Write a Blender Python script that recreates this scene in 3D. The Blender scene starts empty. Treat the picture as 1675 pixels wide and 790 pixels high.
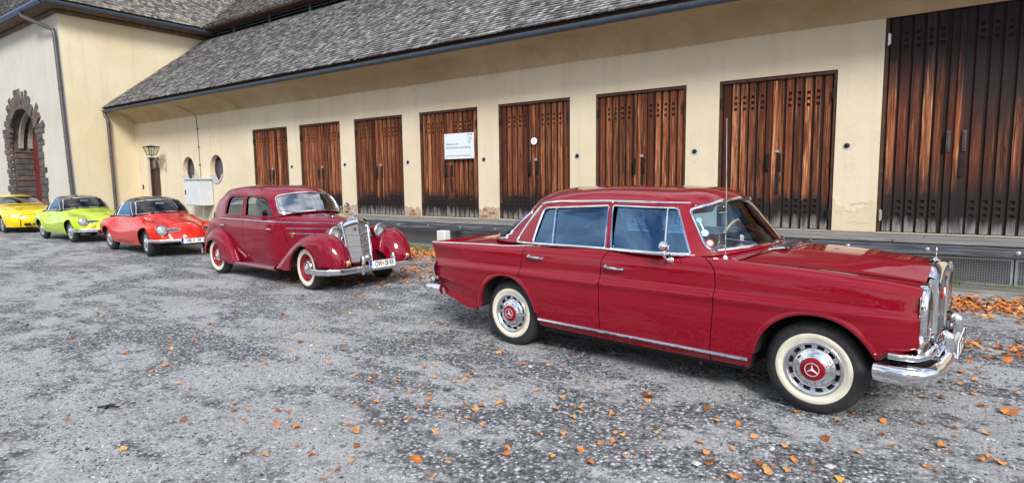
import bpy, bmesh, math, random
import numpy as np
from mathutils import Vector, Matrix
from mathutils.geometry import delaunay_2d_cdt
R = random.Random(7)
NR = np.random.RandomState(5)
PI = math.pi
scene = bpy.context.scene
COL = scene.collection

# ---------------------------------------------------------------- camera
CAM_H = 1.6306
_f = Vector((-0.57231, 0.81348, -0.10345)).normalized()
_r = Vector((0.81852, 0.57435, -0.01186)).normalized()
_u = _r.cross(_f).normalized(); _r = _f.cross(_u).normalized()
cam_data = bpy.data.cameras.new('camera'); cam_data.lens = 20.70; cam_data.sensor_width = 36
cam_data.clip_start = 0.05; cam_data.clip_end = 3000
cam = bpy.data.objects.new('camera', cam_data); COL.objects.link(cam)
cam.matrix_world = Matrix(((_r.x, _u.x, -_f.x, 0), (_r.y, _u.y, -_f.y, 0), (_r.z, _u.z, -_f.z, CAM_H), (0, 0, 0, 1)))
scene.camera = cam
scene.view_settings.view_transform = 'Standard'; scene.view_settings.look = 'None'
scene.view_settings.gamma = 1; scene.view_settings.use_curve_mapping = False
scene.view_settings.exposure = 0.79
scene.cycles.max_bounces = 8; scene.cycles.transparent_max_bounces = 16
scene.cycles.use_denoising = True

# ---------------------------------------------------------------- sky and sun
SUN_AZ = math.radians(-46)      # direction towards the sun, measured from +X (along the wall) towards +Y
SUN_EL = math.radians(37)
world = bpy.data.worlds.new('World'); scene.world = world; world.use_nodes = True
wn = world.node_tree.nodes; wl = world.node_tree.links; wn.clear()
wo = wn.new('ShaderNodeOutputWorld'); wb = wn.new('ShaderNodeBackground'); wb.inputs[1].default_value = 0.105
sky = wn.new('ShaderNodeTexSky'); sky.sky_type = 'NISHITA'; sky.sun_disc = False
sky.sun_elevation = SUN_EL; sky.sun_rotation = math.radians(90) - SUN_AZ
sky.air_density = 1.0; sky.dust_density = 1.2; sky.ozone_density = 1.5
tc = wn.new('ShaderNodeTexCoord'); mp = wn.new('ShaderNodeMapping'); mp.inputs['Scale'].default_value = (1.0, 1.0, 2.4)
nz = wn.new('ShaderNodeTexNoise'); nz.inputs['Scale'].default_value = 2.1; nz.inputs['Detail'].default_value = 7; nz.inputs['Roughness'].default_value = 0.55
cr = wn.new('ShaderNodeValToRGB'); cr.color_ramp.elements[0].position = 0.40; cr.color_ramp.elements[1].position = 0.62
mx = wn.new('ShaderNodeMixRGB'); mx.inputs[2].default_value = (7.2, 7.3, 7.5, 1)
wl.new(tc.outputs['Generated'], mp.inputs[0]); wl.new(mp.outputs[0], nz.inputs[0]); wl.new(nz.outputs[0], cr.inputs[0])
wl.new(cr.outputs[0], mx.inputs[0]); wl.new(sky.outputs[0], mx.inputs[1]); wl.new(mx.outputs[0], wb.inputs[0]); wl.new(wb.outputs[0], wo.inputs[0])
sun_d = bpy.data.lights.new('sun', 'SUN'); sun_d.energy = 2.3; sun_d.angle = math.radians(17); sun_d.color = (1, 0.955, 0.88)
sun = bpy.data.objects.new('sun', sun_d); COL.objects.link(sun)
_sd = Vector((math.cos(SUN_EL) * math.cos(SUN_AZ), math.cos(SUN_EL) * math.sin(SUN_AZ), math.sin(SUN_EL)))
sun.rotation_euler = _sd.to_track_quat('Z', 'Y').to_euler(); sun.location = (5, -5, 20)

# ---------------------------------------------------------------- material helpers
def mat(name):
    m = bpy.data.materials.new(name); m.use_nodes = True
    nt = m.node_tree; b = nt.nodes['Principled BSDF']
    return m, nt, b
def sset(b, **k):
    names = dict(col='Base Color', rough='Roughness', metal='Metallic', coat='Coat Weight', coatr='Coat Roughness', spec='Specular IOR Level', ior='IOR', alpha='Alpha', trans='Transmission Weight')
    for a, v in k.items():
        if a == 'col' and len(v) == 3: v = (*v, 1)
        b.inputs[names[a]].default_value = v
def simple(name, col, rough=0.5, metal=0.0, var=0.0, scale=6.0, bump=0.0, **k):
    m, nt, b = mat(name); sset(b, col=col, rough=rough, metal=metal, **k)
    if var or bump:
        t = nt.nodes.new('ShaderNodeTexCoord'); n = nt.nodes.new('ShaderNodeTexNoise')
        n.inputs['Scale'].default_value = scale; n.inputs['Detail'].default_value = 5
        nt.links.new(t.outputs['Object'], n.inputs[0])
        if var:
            r = nt.nodes.new('ShaderNodeValToRGB')
            r.color_ramp.elements[0].position = .3; r.color_ramp.elements[1].position = .7
            r.color_ramp.elements[0].color = (*[c * (1 - var) for c in col[:3]], 1); r.color_ramp.elements[1].color = (*[min(1, c * (1 + var)) for c in col[:3]], 1)
            nt.links.new(n.outputs[0], r.inputs[0]); nt.links.new(r.outputs[0], b.inputs['Base Color'])
        if bump:
            bp = nt.nodes.new('ShaderNodeBump'); bp.inputs['Strength'].default_value = bump; bp.inputs['Distance'].default_value = .01
            nt.links.new(n.outputs[0], bp.inputs['Height']); nt.links.new(bp.outputs[0], b.inputs['Normal'])
    return m
class NT:
    """small node-graph helper"""
    def __init__(s, nt): s.nt = nt; s.n = nt.nodes; s.l = nt.links
    def new(s, typ, ins=None, **props):
        nd = s.n.new(typ)
        for k, v in props.items(): setattr(nd, k, v)
        for k, v in (ins or {}).items():
            if hasattr(v, 'is_output') or isinstance(v, bpy.types.NodeSocket): s.l.new(v, nd.inputs[k])
            else: nd.inputs[k].default_value = v
        return nd
    def noise(s, vec, scale, detail=4, rough=.55, dist=0):
        return s.new('ShaderNodeTexNoise', {'Vector': vec, 'Scale': scale, 'Detail': detail, 'Roughness': rough, 'Distortion': dist}).outputs[0]
    def ramp(s, fac, stops):
        nd = s.new('ShaderNodeValToRGB', {0: fac}); e = nd.color_ramp.elements
        while len(e) < len(stops): e.new(.5)
        for i, (p, c) in enumerate(stops):
            e[i].position = p; e[i].color = (c, c, c, 1) if isinstance(c, (int, float)) else (*c, 1)
        return nd.outputs[0]
    def mix(s, fac, a, b, blend='MIX'):
        nd = s.new('ShaderNodeMixRGB', {0: fac}, blend_type=blend)
        for i, v in ((1, a), (2, b)):
            if isinstance(v, bpy.types.NodeSocket): s.l.new(v, nd.inputs[i])
            else: nd.inputs[i].default_value = (*v, 1) if len(v) == 3 else v
        return nd.outputs[0]
    def math(s, op, a, b=0.0):
        nd = s.new('ShaderNodeMath', operation=op)
        for i, v in ((0, a), (1, b)):
            if isinstance(v, bpy.types.NodeSocket): s.l.new(v, nd.inputs[i])
            else: nd.inputs[i].default_value = v
        return nd.outputs[0]
    def bump(s, h, b, strength=.5, dist=.01):
        nd = s.new('ShaderNodeBump', {'Height': h, 'Strength': strength, 'Distance': dist}); s.l.new(nd.outputs[0], b.inputs['Normal']); return nd
    def scaled(s, vec, sc):
        return s.new('ShaderNodeMapping', {0: vec, 'Scale': sc}).outputs[0]

# ---------------------------------------------------------------- object helpers
def tag(o, label=None, cat=None, group=None, kind=None):
    if label: o['label'] = label
    if cat: o['category'] = cat
    if group: o['group'] = group
    if kind: o['kind'] = kind
    return o
def empty(name, loc=(0, 0, 0), rz=0.0):
    o = bpy.data.objects.new(name, None); COL.objects.link(o); o.location = loc; o.rotation_euler = (0, 0, rz); o.empty_display_size = .2
    return o
def link(name, me, parent=None, m=None, loc=None, rot=None):
    o = bpy.data.objects.new(name, me); COL.objects.link(o)
    if m is not None and not me.materials: me.materials.append(m)
    if parent is not None: o.parent = parent
    if loc is not None: o.location = loc
    if rot is not None: o.rotation_euler = rot
    return o
def copy_tree(o, parent=None):
    c = o.copy(); COL.objects.link(c); c.parent = parent
    for ch in list(o.children): copy_tree(ch, c)
    return c
class MB:
    """mesh collector: boxes, tubes, lathes, grids -> one mesh"""
    def __init__(s): s.v = []; s.f = []; s.m = []; s.sm = []
    def add(s, vs, fs, mi=0, smooth=False):
        o = len(s.v); s.v += [tuple(map(float, v)) for v in vs]
        s.f += [tuple(i + o for i in f) for f in fs]; s.m += [mi] * len(fs); s.sm += [smooth] * len(fs); return s
    def box(s, lo, hi, mi=0, M=None):
        x0, y0, z0 = lo; x1, y1, z1 = hi
        vs = [(x0, y0, z0), (x1, y0, z0), (x1, y1, z0), (x0, y1, z0), (x0, y0, z1), (x1, y0, z1), (x1, y1, z1), (x0, y1, z1)]
        if M is not None: vs = [tuple(M @ Vector(v)) for v in vs]
        return s.add(vs, [(0, 3, 2, 1), (4, 5, 6, 7), (0, 1, 5, 4), (1, 2, 6, 5), (2, 3, 7, 6), (3, 0, 4, 7)], mi)
    def bbox(s, lo, hi, bev=.004, mi=0, M=None):
        """box with chamfered edges"""
        x0, y0, z0 = lo; x1, y1, z1 = hi; b = bev
        pts = {}
        vs = []; 
        X = (x0, x1); Y = (y0, y1); Z = (z0, z1); sg = (1, -1)
        for i in (0, 1):
            for j in (0, 1):
                for k in (0, 1):
                    for a in range(3):
                        p = [X[i] + sg[i] * b, Y[j] + sg[j] * b, Z[k] + sg[k] * b]; q = [X[i], Y[j], Z[k]]; p[a] = q[a]
                        pts[(i, j, k, a)] = len(vs); vs.append(p)
        F = []
        for a in range(3):
            for side in (0, 1):
                o = [c for c in range(3) if c != a]
                idx = []
                for (p, q) in ((0, 0), (1, 0), (1, 1), (0, 1)):
                    ijk = [0, 0, 0]; ijk[a] = side; ijk[o[0]] = p; ijk[o[1]] = q; idx.append(pts[(*ijk, a)])
                F.append(idx if (side == 1) == (a != 1) else idx[::-1])
        for a in range(3):
            o = [c for c in range(3) if c != a]
            for p in (0, 1):
                for q in (0, 1):
                    A = []
                    for sd in (0, 1):
                        ijk = [0, 0, 0]; ijk[a] = sd; ijk[o[0]] = p; ijk[o[1]] = q; A.append(tuple(ijk))
                    quad = [pts[(*A[0], o[0])], pts[(*A[1], o[0])], pts[(*A[1], o[1])], pts[(*A[0], o[1])]]
                    F.append(quad if ((p == q) == (a != 1)) else quad[::-1])
        for i in (0, 1):
            for j in (0, 1):
                for k in (0, 1):
                    t = [pts[(i, j, k, 0)], pts[(i, j, k, 1)], pts[(i, j, k, 2)]]
                    F.append(t if (i + j + k) % 2 == 1 else t[::-1])
        if M is not None: vs = [tuple(M @ Vector(v)) for v in vs]
        return s.add(vs, F, mi)
    def tube(s, pts, r, n=8, mi=0, closed=False, cap=True, flat=None):
        pts = [Vector(p) for p in pts]; N = len(pts); rr = r if isinstance(r, (list, tuple)) else [r] * N
        vs = []; up = None
        for i, p in enumerate(pts):
            a = pts[i - 1] if (i > 0 or closed) else p; b = pts[(i + 1) % N] if (i < N - 1 or closed) else p
            d = (b - a).normalized() if (b - a).length > 1e-9 else Vector((0, 0, 1))
            if up is None: up = Vector((0, 0, 1)) if abs(d.z) < .95 else Vector((1, 0, 0))
            side = d.cross(up)
            if side.length < 1e-6: side = d.orthogonal()
            side.normalize(); up2 = side.cross(d).normalized(); up = up2
            for k in range(n):
                t = 2 * PI * k / n
                vs.append(p + side * (math.cos(t) * rr[i]) + up2 * (math.sin(t) * rr[i] * (flat or 1)))
        fs = []
        for i in range(N if closed else N - 1):
            j = (i + 1) % N
            for k in range(n): fs.append((i * n + k, i * n + (k + 1) % n, j * n + (k + 1) % n, j * n + k))
        if cap and not closed: fs += [tuple(range(n))[::-1], tuple((N - 1) * n + k for k in range(n))]
        return s.add(vs, fs, mi, True)
    def lathe(s, prof, c=(0, 0, 0), axis='y', n=48, mi=0, sgn=1, a0=0, a1=2 * PI, sy=1):
        """prof: (radius, offset along axis); sgn flips the axis"""
        full = abs(a1 - a0 - 2 * PI) < 1e-6; m = n if full else n + 1
        vs = []; 
        for r, h in prof:
            for k in range(m):
                t = a0 + (a1 - a0) * k / n; a, b = r * math.cos(t), r * math.sin(t) * sy
                v = {'y': (a, h * sgn, b), 'x': (h * sgn, a, b), 'z': (a, b, h * sgn)}[axis]
                vs.append((c[0] + v[0], c[1] + v[1], c[2] + v[2]))
        fs = []
        for i in range(len(prof) - 1):
            for k in range(n):
                k2 = (k + 1) % m
                q = (i * m + k, i * m + k2, (i + 1) * m + k2, (i + 1) * m + k)
                fs.append(q)
        return s.add(vs, fs, mi, True)
    def grid(s, G, mi=0, smooth=True, closed_u=False):
        G = np.asarray(G); a, b = G.shape[:2]
        fs = [(i * b + j, i * b + (j + 1) % b, (i + 1) * b + (j + 1) % b, (i + 1) * b + j) for i in range(a - 1) for j in range(b if closed_u else b - 1)]
        return s.add(G.reshape(-1, 3), fs, mi, smooth)
    def sweep(s, path, prof, mi=0, smooth=True, cap=True, upv=(0, 0, 1), scale=None):
        """profile (side, up) swept along path with fixed up vector"""
        path = [Vector(p) for p in path]; U = Vector(upv); N = len(path); n = len(prof); vs = []
        for i, p in enumerate(path):
            d = (path[min(i + 1, N - 1)] - path[max(i - 1, 0)]).normalized(); sd = d.cross(U).normalized(); up2 = sd.cross(d)
            k = scale[i] if scale else 1
            vs += [p + sd * (a * k) + up2 * (b * k) for a, b in prof]
        fs = [(i * n + k, i * n + (k + 1) % n, (i + 1) * n + (k + 1) % n, (i + 1) * n + k) for i in range(N - 1) for k in range(n)]
        if cap: fs += [tuple(range(n))[::-1], tuple((N - 1) * n + k for k in range(n))]
        return s.add(vs, fs, mi, smooth)
    def mesh(s, name, mats=None, fix=True, angle=None):
        me = bpy.data.meshes.new(name); me.from_pydata(s.v, [], s.f)
        me.polygons.foreach_set('material_index', s.m); me.polygons.foreach_set('use_smooth', s.sm)
        for m in (mats or []): me.materials.append(m)
        if fix:
            bm = bmesh.new(); bm.from_mesh(me); bmesh.ops.recalc_face_normals(bm, faces=bm.faces); bm.to_mesh(me); bm.free()
        if angle: me.set_sharp_from_angle(angle=math.radians(angle))
        me.update(); return me
    def obj(s, name, m, parent=None, fix=True, angle=35, **k):
        me = s.mesh(name, m if isinstance(m, (list, tuple)) else [m], fix, angle); return link(name, me, parent, **k)

# ---------------------------------------------------------------- splines, nets, panels
def crm(knots, P, t):
    """non-uniform Catmull-Rom through P at knots (P: (n,...)), evaluated at t"""
    P = np.asarray(P, float); n = len(knots); k = np.asarray(knots, float)
    if n == 2:
        w = (t - k[0]) / (k[1] - k[0]); w = w.reshape((-1,) + (1,) * (P.ndim - 1)); return P[0] * (1 - w) + P[1] * w
    h = np.diff(k); sh = (-1,) + (1,) * (P.ndim - 1); d = np.diff(P, axis=0) / h.reshape(sh)
    m = np.empty_like(P); m[1:-1] = (d[:-1] * h[1:].reshape(sh) + d[1:] * h[:-1].reshape(sh)) / (h[:-1] + h[1:]).reshape(sh)
    m[0] = 1.5 * d[0] - .5 * m[1]; m[-1] = 1.5 * d[-1] - .5 * m[-2]
    i = np.clip(np.searchsorted(k, t, 'right') - 1, 0, n - 2); s = ((t - k[i]) / h[i]).reshape(sh); hh = h[i].reshape(sh)
    return (2 * s**3 - 3 * s**2 + 1) * P[i] + (s**3 - 2 * s**2 + s) * hh * m[i] + (-2 * s**3 + 3 * s**2) * P[i + 1] + (s**3 - s**2) * hh * m[i + 1]
def pchip(pts, x):
    """monotone cubic through (x,y) points; constant outside"""
    k = np.array([p[0] for p in pts], float); y = np.array([p[1] for p in pts], float); x = np.asarray(x, float)
    if len(k) == 1: return np.full_like(x, y[0])
    h = np.diff(k); d = np.diff(y) / h; m = np.zeros(len(k))
    for i in range(1, len(k) - 1):
        if d[i - 1] * d[i] > 0:
            a, b = 2 * h[i] + h[i - 1], h[i] + 2 * h[i - 1]; m[i] = (a + b) / (a / d[i - 1] + b / d[i])
    m[0] = d[0]; m[-1] = d[-1]
    xc = np.clip(x, k[0], k[-1]); i = np.clip(np.searchsorted(k, xc, 'right') - 1, 0, len(k) - 2); s = (xc - k[i]) / h[i]
    return (2 * s**3 - 3 * s**2 + 1) * y[i] + (s**3 - 2 * s**2 + s) * h[i] * m[i] + (-2 * s**3 + 3 * s**2) * y[i + 1] + (s**3 - s**2) * h[i] * m[i + 1]
def dense(n, knots, per, creases):
    segs = [0] + sorted(creases) + [n - 1]; return segs
class Net:
    """smooth surface through a net of key points P[row][col]; crease rows/cols stay sharp"""
    def __init__(s, P, cr=(), cc=(), ds=.02, out=(0, 1, 0), c0=None):
        P = np.asarray(P, float); s.P = P; nr, nc = P.shape[:2]
        ku = np.concatenate([[0], np.cumsum(np.maximum(np.linalg.norm(np.diff(P, axis=1), axis=2).mean(0), 1e-3))])
        kv = np.concatenate([[0], np.cumsum(np.maximum(np.linalg.norm(np.diff(P, axis=0), axis=2).mean(1), 1e-3))])
        s.ku, s.kv = ku, kv
        def samp(k, creases):
            out = []; 
            for a, b in zip(k[:-1], k[1:]):
                m = max(3, int((b - a) / ds)); out.append(np.linspace(a, b, m, endpoint=False))
            return np.concatenate(out + [[k[-1]]])
        s.u = samp(ku, cc); s.v = samp(kv, cr)
        def interp(k, Q, t, creases):
            seg = [0] + sorted(creases) + [len(k) - 1]; res = np.empty((len(t),) + Q.shape[1:])
            for a, b in zip(seg[:-1], seg[1:]):
                sel = (t >= k[a] - 1e-9) & (t <= k[b] + 1e-9); res[sel] = crm(k[a:b + 1], Q[a:b + 1], np.clip(t[sel], k[a], k[b]))
            return res
        A = interp(ku, P.transpose(1, 0, 2), s.u, list(cc)).transpose(1, 0, 2)
        s.G = interp(kv, A, s.v, list(cr))
        du = np.gradient(s.G, s.u, axis=1); dv = np.gradient(s.G, s.v, axis=0)
        N = np.cross(du, dv); L = np.linalg.norm(N, axis=2, keepdims=True)
        bad = L[..., 0] < 1e-7; N = N / np.maximum(L, 1e-9)
        c = s.G.reshape(-1, 3).mean(0) if c0 is None else np.array(c0, float)
        mid = N[N.shape[0] // 3, N.shape[1] // 2]
        if mid @ np.array(out) < 0: N = -N
        if bad.any():
            for i, j in zip(*np.where(bad)):
                ii = np.clip(i + (1 if i < 2 else -1) * 2, 0, N.shape[0] - 1); jj = j
                if bad[ii, jj]: jj = np.clip(j + (3 if j < 3 else -3), 0, N.shape[1] - 1)
                N[i, j] = N[ii, jj]
        s.N = N
    def ev(s, uv):
        uv = np.asarray(uv, float); fu = np.interp(uv[:, 0], s.u, np.arange(len(s.u))); fv = np.interp(uv[:, 1], s.v, np.arange(len(s.v)))
        i = np.clip(fu.astype(int), 0, len(s.u) - 2); j = np.clip(fv.astype(int), 0, len(s.v) - 2); a = (fu - i)[:, None]; b = (fv - j)[:, None]
        def L(G): return (G[j, i] * (1 - a) + G[j, i + 1] * a) * (1 - b) + (G[j + 1, i] * (1 - a) + G[j + 1, i + 1] * a) * b
        n = L(s.N); return L(s.G), n / np.maximum(np.linalg.norm(n, axis=1, keepdims=True), 1e-9)
    def key(s, cr_):   # (col,row) key coords -> uv
        c = np.asarray(cr_, float); return np.stack([np.interp(c[:, 0], np.arange(len(s.ku)), s.ku), np.interp(c[:, 1], np.arange(len(s.kv)), s.kv)], 1)
    def inv(s, pts, ax=(0, 2), rows=None, cols=None):
        """points given in a projection plane (axes ax) -> uv"""
        r0, r1 = rows or (0, len(s.kv) - 1); c0, c1 = cols or (0, len(s.ku) - 1)
        vi = np.where((s.v >= np.interp(r0, range(len(s.kv)), s.kv) - 1e-6) & (s.v <= np.interp(r1, range(len(s.kv)), s.kv) + 1e-6))[0]
        ui = np.where((s.u >= np.interp(c0, range(len(s.ku)), s.ku) - 1e-6) & (s.u <= np.interp(c1, range(len(s.ku)), s.ku) + 1e-6))[0]
        G = s.G[vi][:, ui][..., list(ax)]; out = []
        for p in pts:
            d = ((G - np.array(p)) ** 2).sum(2); j, i = np.unravel_index(d.argmin(), d.shape)
            uv = np.array([s.u[ui[i]], s.v[vi[j]]])
            for _ in range(6):
                e = 2e-3; q = s.ev(np.array([uv, uv + [e, 0], uv + [0, e], uv - [e, 0], uv - [0, e]]))[0][:, list(ax)]
                J = np.stack([(q[1] - q[3]) / (2 * e), (q[2] - q[4]) / (2 * e)], 1)
                try: st = np.linalg.solve(J, np.array(p) - q[0])
                except Exception: break
                st = np.clip(st, -.03, .03); uv = uv + st
                uv[0] = np.clip(uv[0], s.u[ui[0]], s.u[ui[-1]]); uv[1] = np.clip(uv[1], s.v[vi[0]], s.v[vi[-1]])
            out.append(uv)
        return np.array(out)
def resample(poly, res, closed=True):
    P = np.asarray(poly, float); n = len(P); out = []
    for i in range(n if closed else n - 1):
        a, b = P[i], P[(i + 1) % n]; m = max(1, int(math.ceil(np.linalg.norm(b - a) / res)))
        for k in range(m): out.append(a + (b - a) * k / m)
    if not closed: out.append(P[-1])
    return np.array(out)
def area2(P): x, y = P[:, 0], P[:, 1]; return .5 * (x * np.roll(y, -1) - np.roll(x, -1) * y).sum()
def inset(P, d):
    """move a closed polygon inwards by d"""
    if area2(P) < 0: P = P[::-1]
    if d == 0: return P
    a = P - np.roll(P, 1, 0); b = np.roll(P, -1, 0) - P
    na = np.stack([-a[:, 1], a[:, 0]], 1); nb = np.stack([-b[:, 1], b[:, 0]], 1)
    na /= np.maximum(np.linalg.norm(na, axis=1, keepdims=True), 1e-9); nb /= np.maximum(np.linalg.norm(nb, axis=1, keepdims=True), 1e-9)
    m = na + nb; L2 = (m ** 2).sum(1, keepdims=True); m = np.where(L2 > .3, m / np.maximum(L2, .3) * 2, (na + nb) / 1.5)
    return P + m * d
def inside(P, q):
    x, y = q[:, 0], q[:, 1]; c = np.zeros(len(q), bool); n = len(P)
    for i in range(n):
        x0, y0 = P[i]; x1, y1 = P[i - 1]
        if y0 == y1: continue
        c ^= ((y0 > y) != (y1 > y)) & (x < (x1 - x0) * (y - y0) / (y1 - y0) + x0)
    return c
def rounded(poly, r, n=5):
    P = np.asarray(poly, float); out = []; N = len(P)
    for i in range(N):
        a, b, c = P[i - 1], P[i], P[(i + 1) % N]; rr = r[i] if isinstance(r, (list, tuple)) else r
        u, v = a - b, c - b; lu, lv = np.linalg.norm(u), np.linalg.norm(v); k = min(rr, lu * .48, lv * .48)
        if k < 1e-4: out.append(b); continue
        p, q = b + u / lu * k, b + v / lv * k
        for t in np.linspace(0, 1, n): out.append((1 - t) ** 2 * p + 2 * t * (1 - t) * b + t * t * q)
    return np.array(out)
def cdt(poly, holes, res):
    loops = [poly] + list(holes); V = []; E = []; bl = []
    for L in loops:
        o = len(V); V += list(L); E += [(o + i, o + (i + 1) % len(L)) for i in range(len(L))]; bl.append((o, len(L)))
    lo, hi = poly.min(0), poly.max(0); gx = np.arange(lo[0], hi[0], res); gy = np.arange(lo[1], hi[1], res * .87)
    if len(gx) and len(gy):
        Q = np.array([(x + (res / 2 if k % 2 else 0), y) for k, y in enumerate(gy) for x in gx])
        Q = Q[inside(poly, Q)]
        for h in holes: Q = Q[~inside(h, Q)] if len(Q) else Q
        if len(Q):
            B = np.concatenate([resample(L, res * .5) for L in loops]); keep = np.ones(len(Q), bool)
            for k in range(0, len(Q), 2000):
                d = ((Q[k:k + 2000, None] - B[None]) ** 2).sum(2).min(1); keep[k:k + 2000] = d > (res * .45) ** 2
            V += list(Q[keep])
    r = delaunay_2d_cdt([Vector(v) for v in V], E, [], 0, 1e-7, True)
    vv = np.array([tuple(v) for v in r[0]]); F = np.array([f for f in r[2] if len(f) == 3])
    c = vv[F].mean(1); ok = inside(poly, c)
    for h in holes: ok &= ~inside(h, c)
    F = F[ok]; a, b, c3 = vv[F[:, 0]], vv[F[:, 1]], vv[F[:, 2]]
    ar = (b[:, 0] - a[:, 0]) * (c3[:, 1] - a[:, 1]) - (b[:, 1] - a[:, 1]) * (c3[:, 0] - a[:, 0]); F[ar < 0] = F[ar < 0][:, ::-1]
    # map of boundary vertices
    om = {}
    for new, olds in enumerate(r[3]):
        for o in olds: om.setdefault(o, new)
    lp = [[om.get(o + i, o + i) for i in range(n)] for o, n in bl]
    return vv, F, lp
def panel(name, net, polys, m, parent=None, ax=(0, 2), rows=None, cols=None, key=False, holes=(), holekey=None, res=.04, gap=.003, rim=.014, side='both', off=0.0, rimcut=None, uvpoly=False, bulge=None):
    """cut a panel out of a net. side: 'both' -> two objects, 'l'/'r' one, 'merge' -> one object mirrored across y=0 (poly touches centre line)"""
    touv = lambda p, k: (np.asarray(p, float) if uvpoly else (net.key(resample(p, .25)) if k else net.inv(resample(p, res), ax, rows, cols)))
    P = resample(inset(touv(polys, key), gap), res); H = [resample(inset(touv(h, key if holekey is None else holekey), 0), res * .8) for h in holes]
    vv, F, loops = cdt(P, H, res); pos, nor = net.ev(vv)
    if off: pos = pos + nor * off
    if bulge is not None: pos = pos + nor * bulge(vv)[:, None]
    fl = np.cross(pos[F[:, 1]] - pos[F[:, 0]], pos[F[:, 2]] - pos[F[:, 0]]); 
    if (fl * nor[F[:, 0]]).sum() < 0: F = F[:, ::-1]
    def build(sg, tagname):
        vs = pos.copy(); ns = nor.copy()
        if sg < 0: vs[:, 1] *= -1; ns[:, 1] *= -1
        fs = F if sg > 0 else F[:, ::-1]
        V = [tuple(v) for v in vs]; N = [tuple(n) for n in ns]; FF = [tuple(f) for f in fs]
        if rim:
            for li, L in enumerate(loops):
                o = len(V); n = len(L); q = np.array([vs[i] for i in L]); nn = np.array([ns[i] for i in L])
                t = np.roll(q, -1, 0) - np.roll(q, 1, 0); en = np.cross(t, nn); en /= np.maximum(np.linalg.norm(en, axis=1, keepdims=True), 1e-9)
                V += [tuple(v) for v in q] + [tuple(v) for v in q - nn * rim]; N += [tuple(v) for v in en] * 2
                for i in range(n):
                    j = (i + 1) % n
                    if rimcut and side == 'merge' and abs(q[i][1]) < 2e-3 and abs(q[j][1]) < 2e-3: continue
                    FF.append((o + i, o + j, o + n + j, o + n + i))
        return V, N, FF
    def mk(V, N, FF, nm):
        me = bpy.data.meshes.new(nm); me.from_pydata(V, [], FF); me.polygons.foreach_set('use_smooth', [True] * len(me.polygons)); me.materials.append(m)
        me.normals_split_custom_set_from_vertices(N); return link(nm, me, parent)
    res_ = []
    if side == 'merge':
        a = build(1, ''); b = build(-1, ''); o = len(a[0]); V = a[0] + b[0]; N = a[1] + b[1]
        for i, v in enumerate(V):
            if abs(v[1]) < .02 and i % o < len(pos) and abs(pos[i % o][1]) < 2e-3: N[i] = tuple(Vector((N[i][0], 0, N[i][2])).normalized()); V[i] = (v[0], 0, v[2])
        res_.append(mk(V, N, a[2] + [tuple(x + o for x in f) for f in b[2]], name))
    else:
        if side in ('both', 'r'): res_.append(mk(*build(-1, 'r'), name))
        if side in ('both', 'l'): res_.append(mk(*build(1, 'l'), name))
    return res_
def mirror_line(P, sg): P = np.array(P, float); P[:, 1] *= sg; return P
def trim(name, net, poly, m, parent, ax=(0, 2), rows=None, cols=None, key=False, r=.008, off=.004, closed=True, side='both', flat=None, n=6, res=.04):
    """bright strip following a line on the net"""
    uv = net.key(resample(poly, .2, closed)) if key else net.inv(resample(poly, res, closed), ax, rows, cols)
    pos, nor = net.ev(uv); pos = pos + nor * off; out = []
    if side == 'merge':
        full = np.concatenate([pos, mirror_line(pos, -1)[::-1]]); out.append(MB().tube(full, r, n, closed=True, flat=flat).obj(name, m, parent))
    else:
        for sg in ((-1, 1) if side == 'both' else ((-1,) if side == 'r' else (1,))):
            out.append(MB().tube(mirror_line(pos, sg), r, n, closed=closed, flat=flat).obj(name, m, parent))
    return out
def rownet(rows, st, xt, xn, **k):
    """rows: dict(x0,x1,Y=[(x,y)],Z=[(x,z)]); st nominal stations; rows shrink/stretch beyond xt (tail) and xn (nose)"""
    st = np.array(st, float); P = []
    for r in rows:
        x = st.copy(); a, b = r.get('x0', st[0]), r.get('x1', st[-1])
        x = np.where(st < xt, xt + (st - xt) * (a - xt) / (st[0] - xt), x); x = np.where(st > xn, xn + (st - xn) * (b - xn) / (st[-1] - xn), x)
        P.append(np.stack([x, pchip(r['Y'], st), pchip(r['Z'], st)], 1))
    return Net(P, **k)
# ---------------------------------------------------------------- materials
def paint(name, col, rough=.32, flake=.0):
    m, nt, b = mat(name); sset(b, col=col, rough=rough, metal=flake, coat=1.0, coatr=.02, spec=.05); b.inputs['Coat IOR'].default_value = 1.46
    g = NT(nt); t = g.new('ShaderNodeTexCoord').outputs['Object']; n = g.noise(t, 90, 2)      # faint orange peel
    bp = g.new('ShaderNodeBump', {'Height': n, 'Strength': .04, 'Distance': .001}); nt.links.new(bp.outputs[0], b.inputs['Coat Normal'])
    d = g.noise(t, 3.5, 6, .6); r = g.ramp(d, [(.35, .008), (.8, .03)]); nt.links.new(r, b.inputs['Coat Roughness'])   # thin dust film
    return m
MAROON = paint('maroon_paint', (.220, .0010, .0110)); MAROON2 = paint('ruby_paint', (.195, .0010, .0150)); RED = paint('red_paint', (.56, .014, .002)); LIME = paint('lime_paint', (.44, .58, .010)); YELLOW = paint('yellow_paint', (.86, .60, .008))
BLACKROOF = paint('black_paint', (.014, .015, .022), .3)
CHROME = simple('chrome', (.80, .81, .83), .07, 1.0, var=.06, scale=9, bump=.04)
ALU = simple('brushed_alloy', (.62, .63, .65), .26, 1.0, var=.08, scale=20)
STARM = simple('satin_silver', (.72, .72, .74), .42, .5)
RUBBER = simple('rubber', (.020, .020, .022), .62, var=.4, scale=30, bump=.2)
WHITEWALL = simple('whitewall', (.66, .63, .52), .55, var=.09, scale=14)
DARK = simple('underbody_black', (.010, .010, .011), .85)
BLACKP = simple('black_plastic', (.016, .016, .018), .45)
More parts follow.
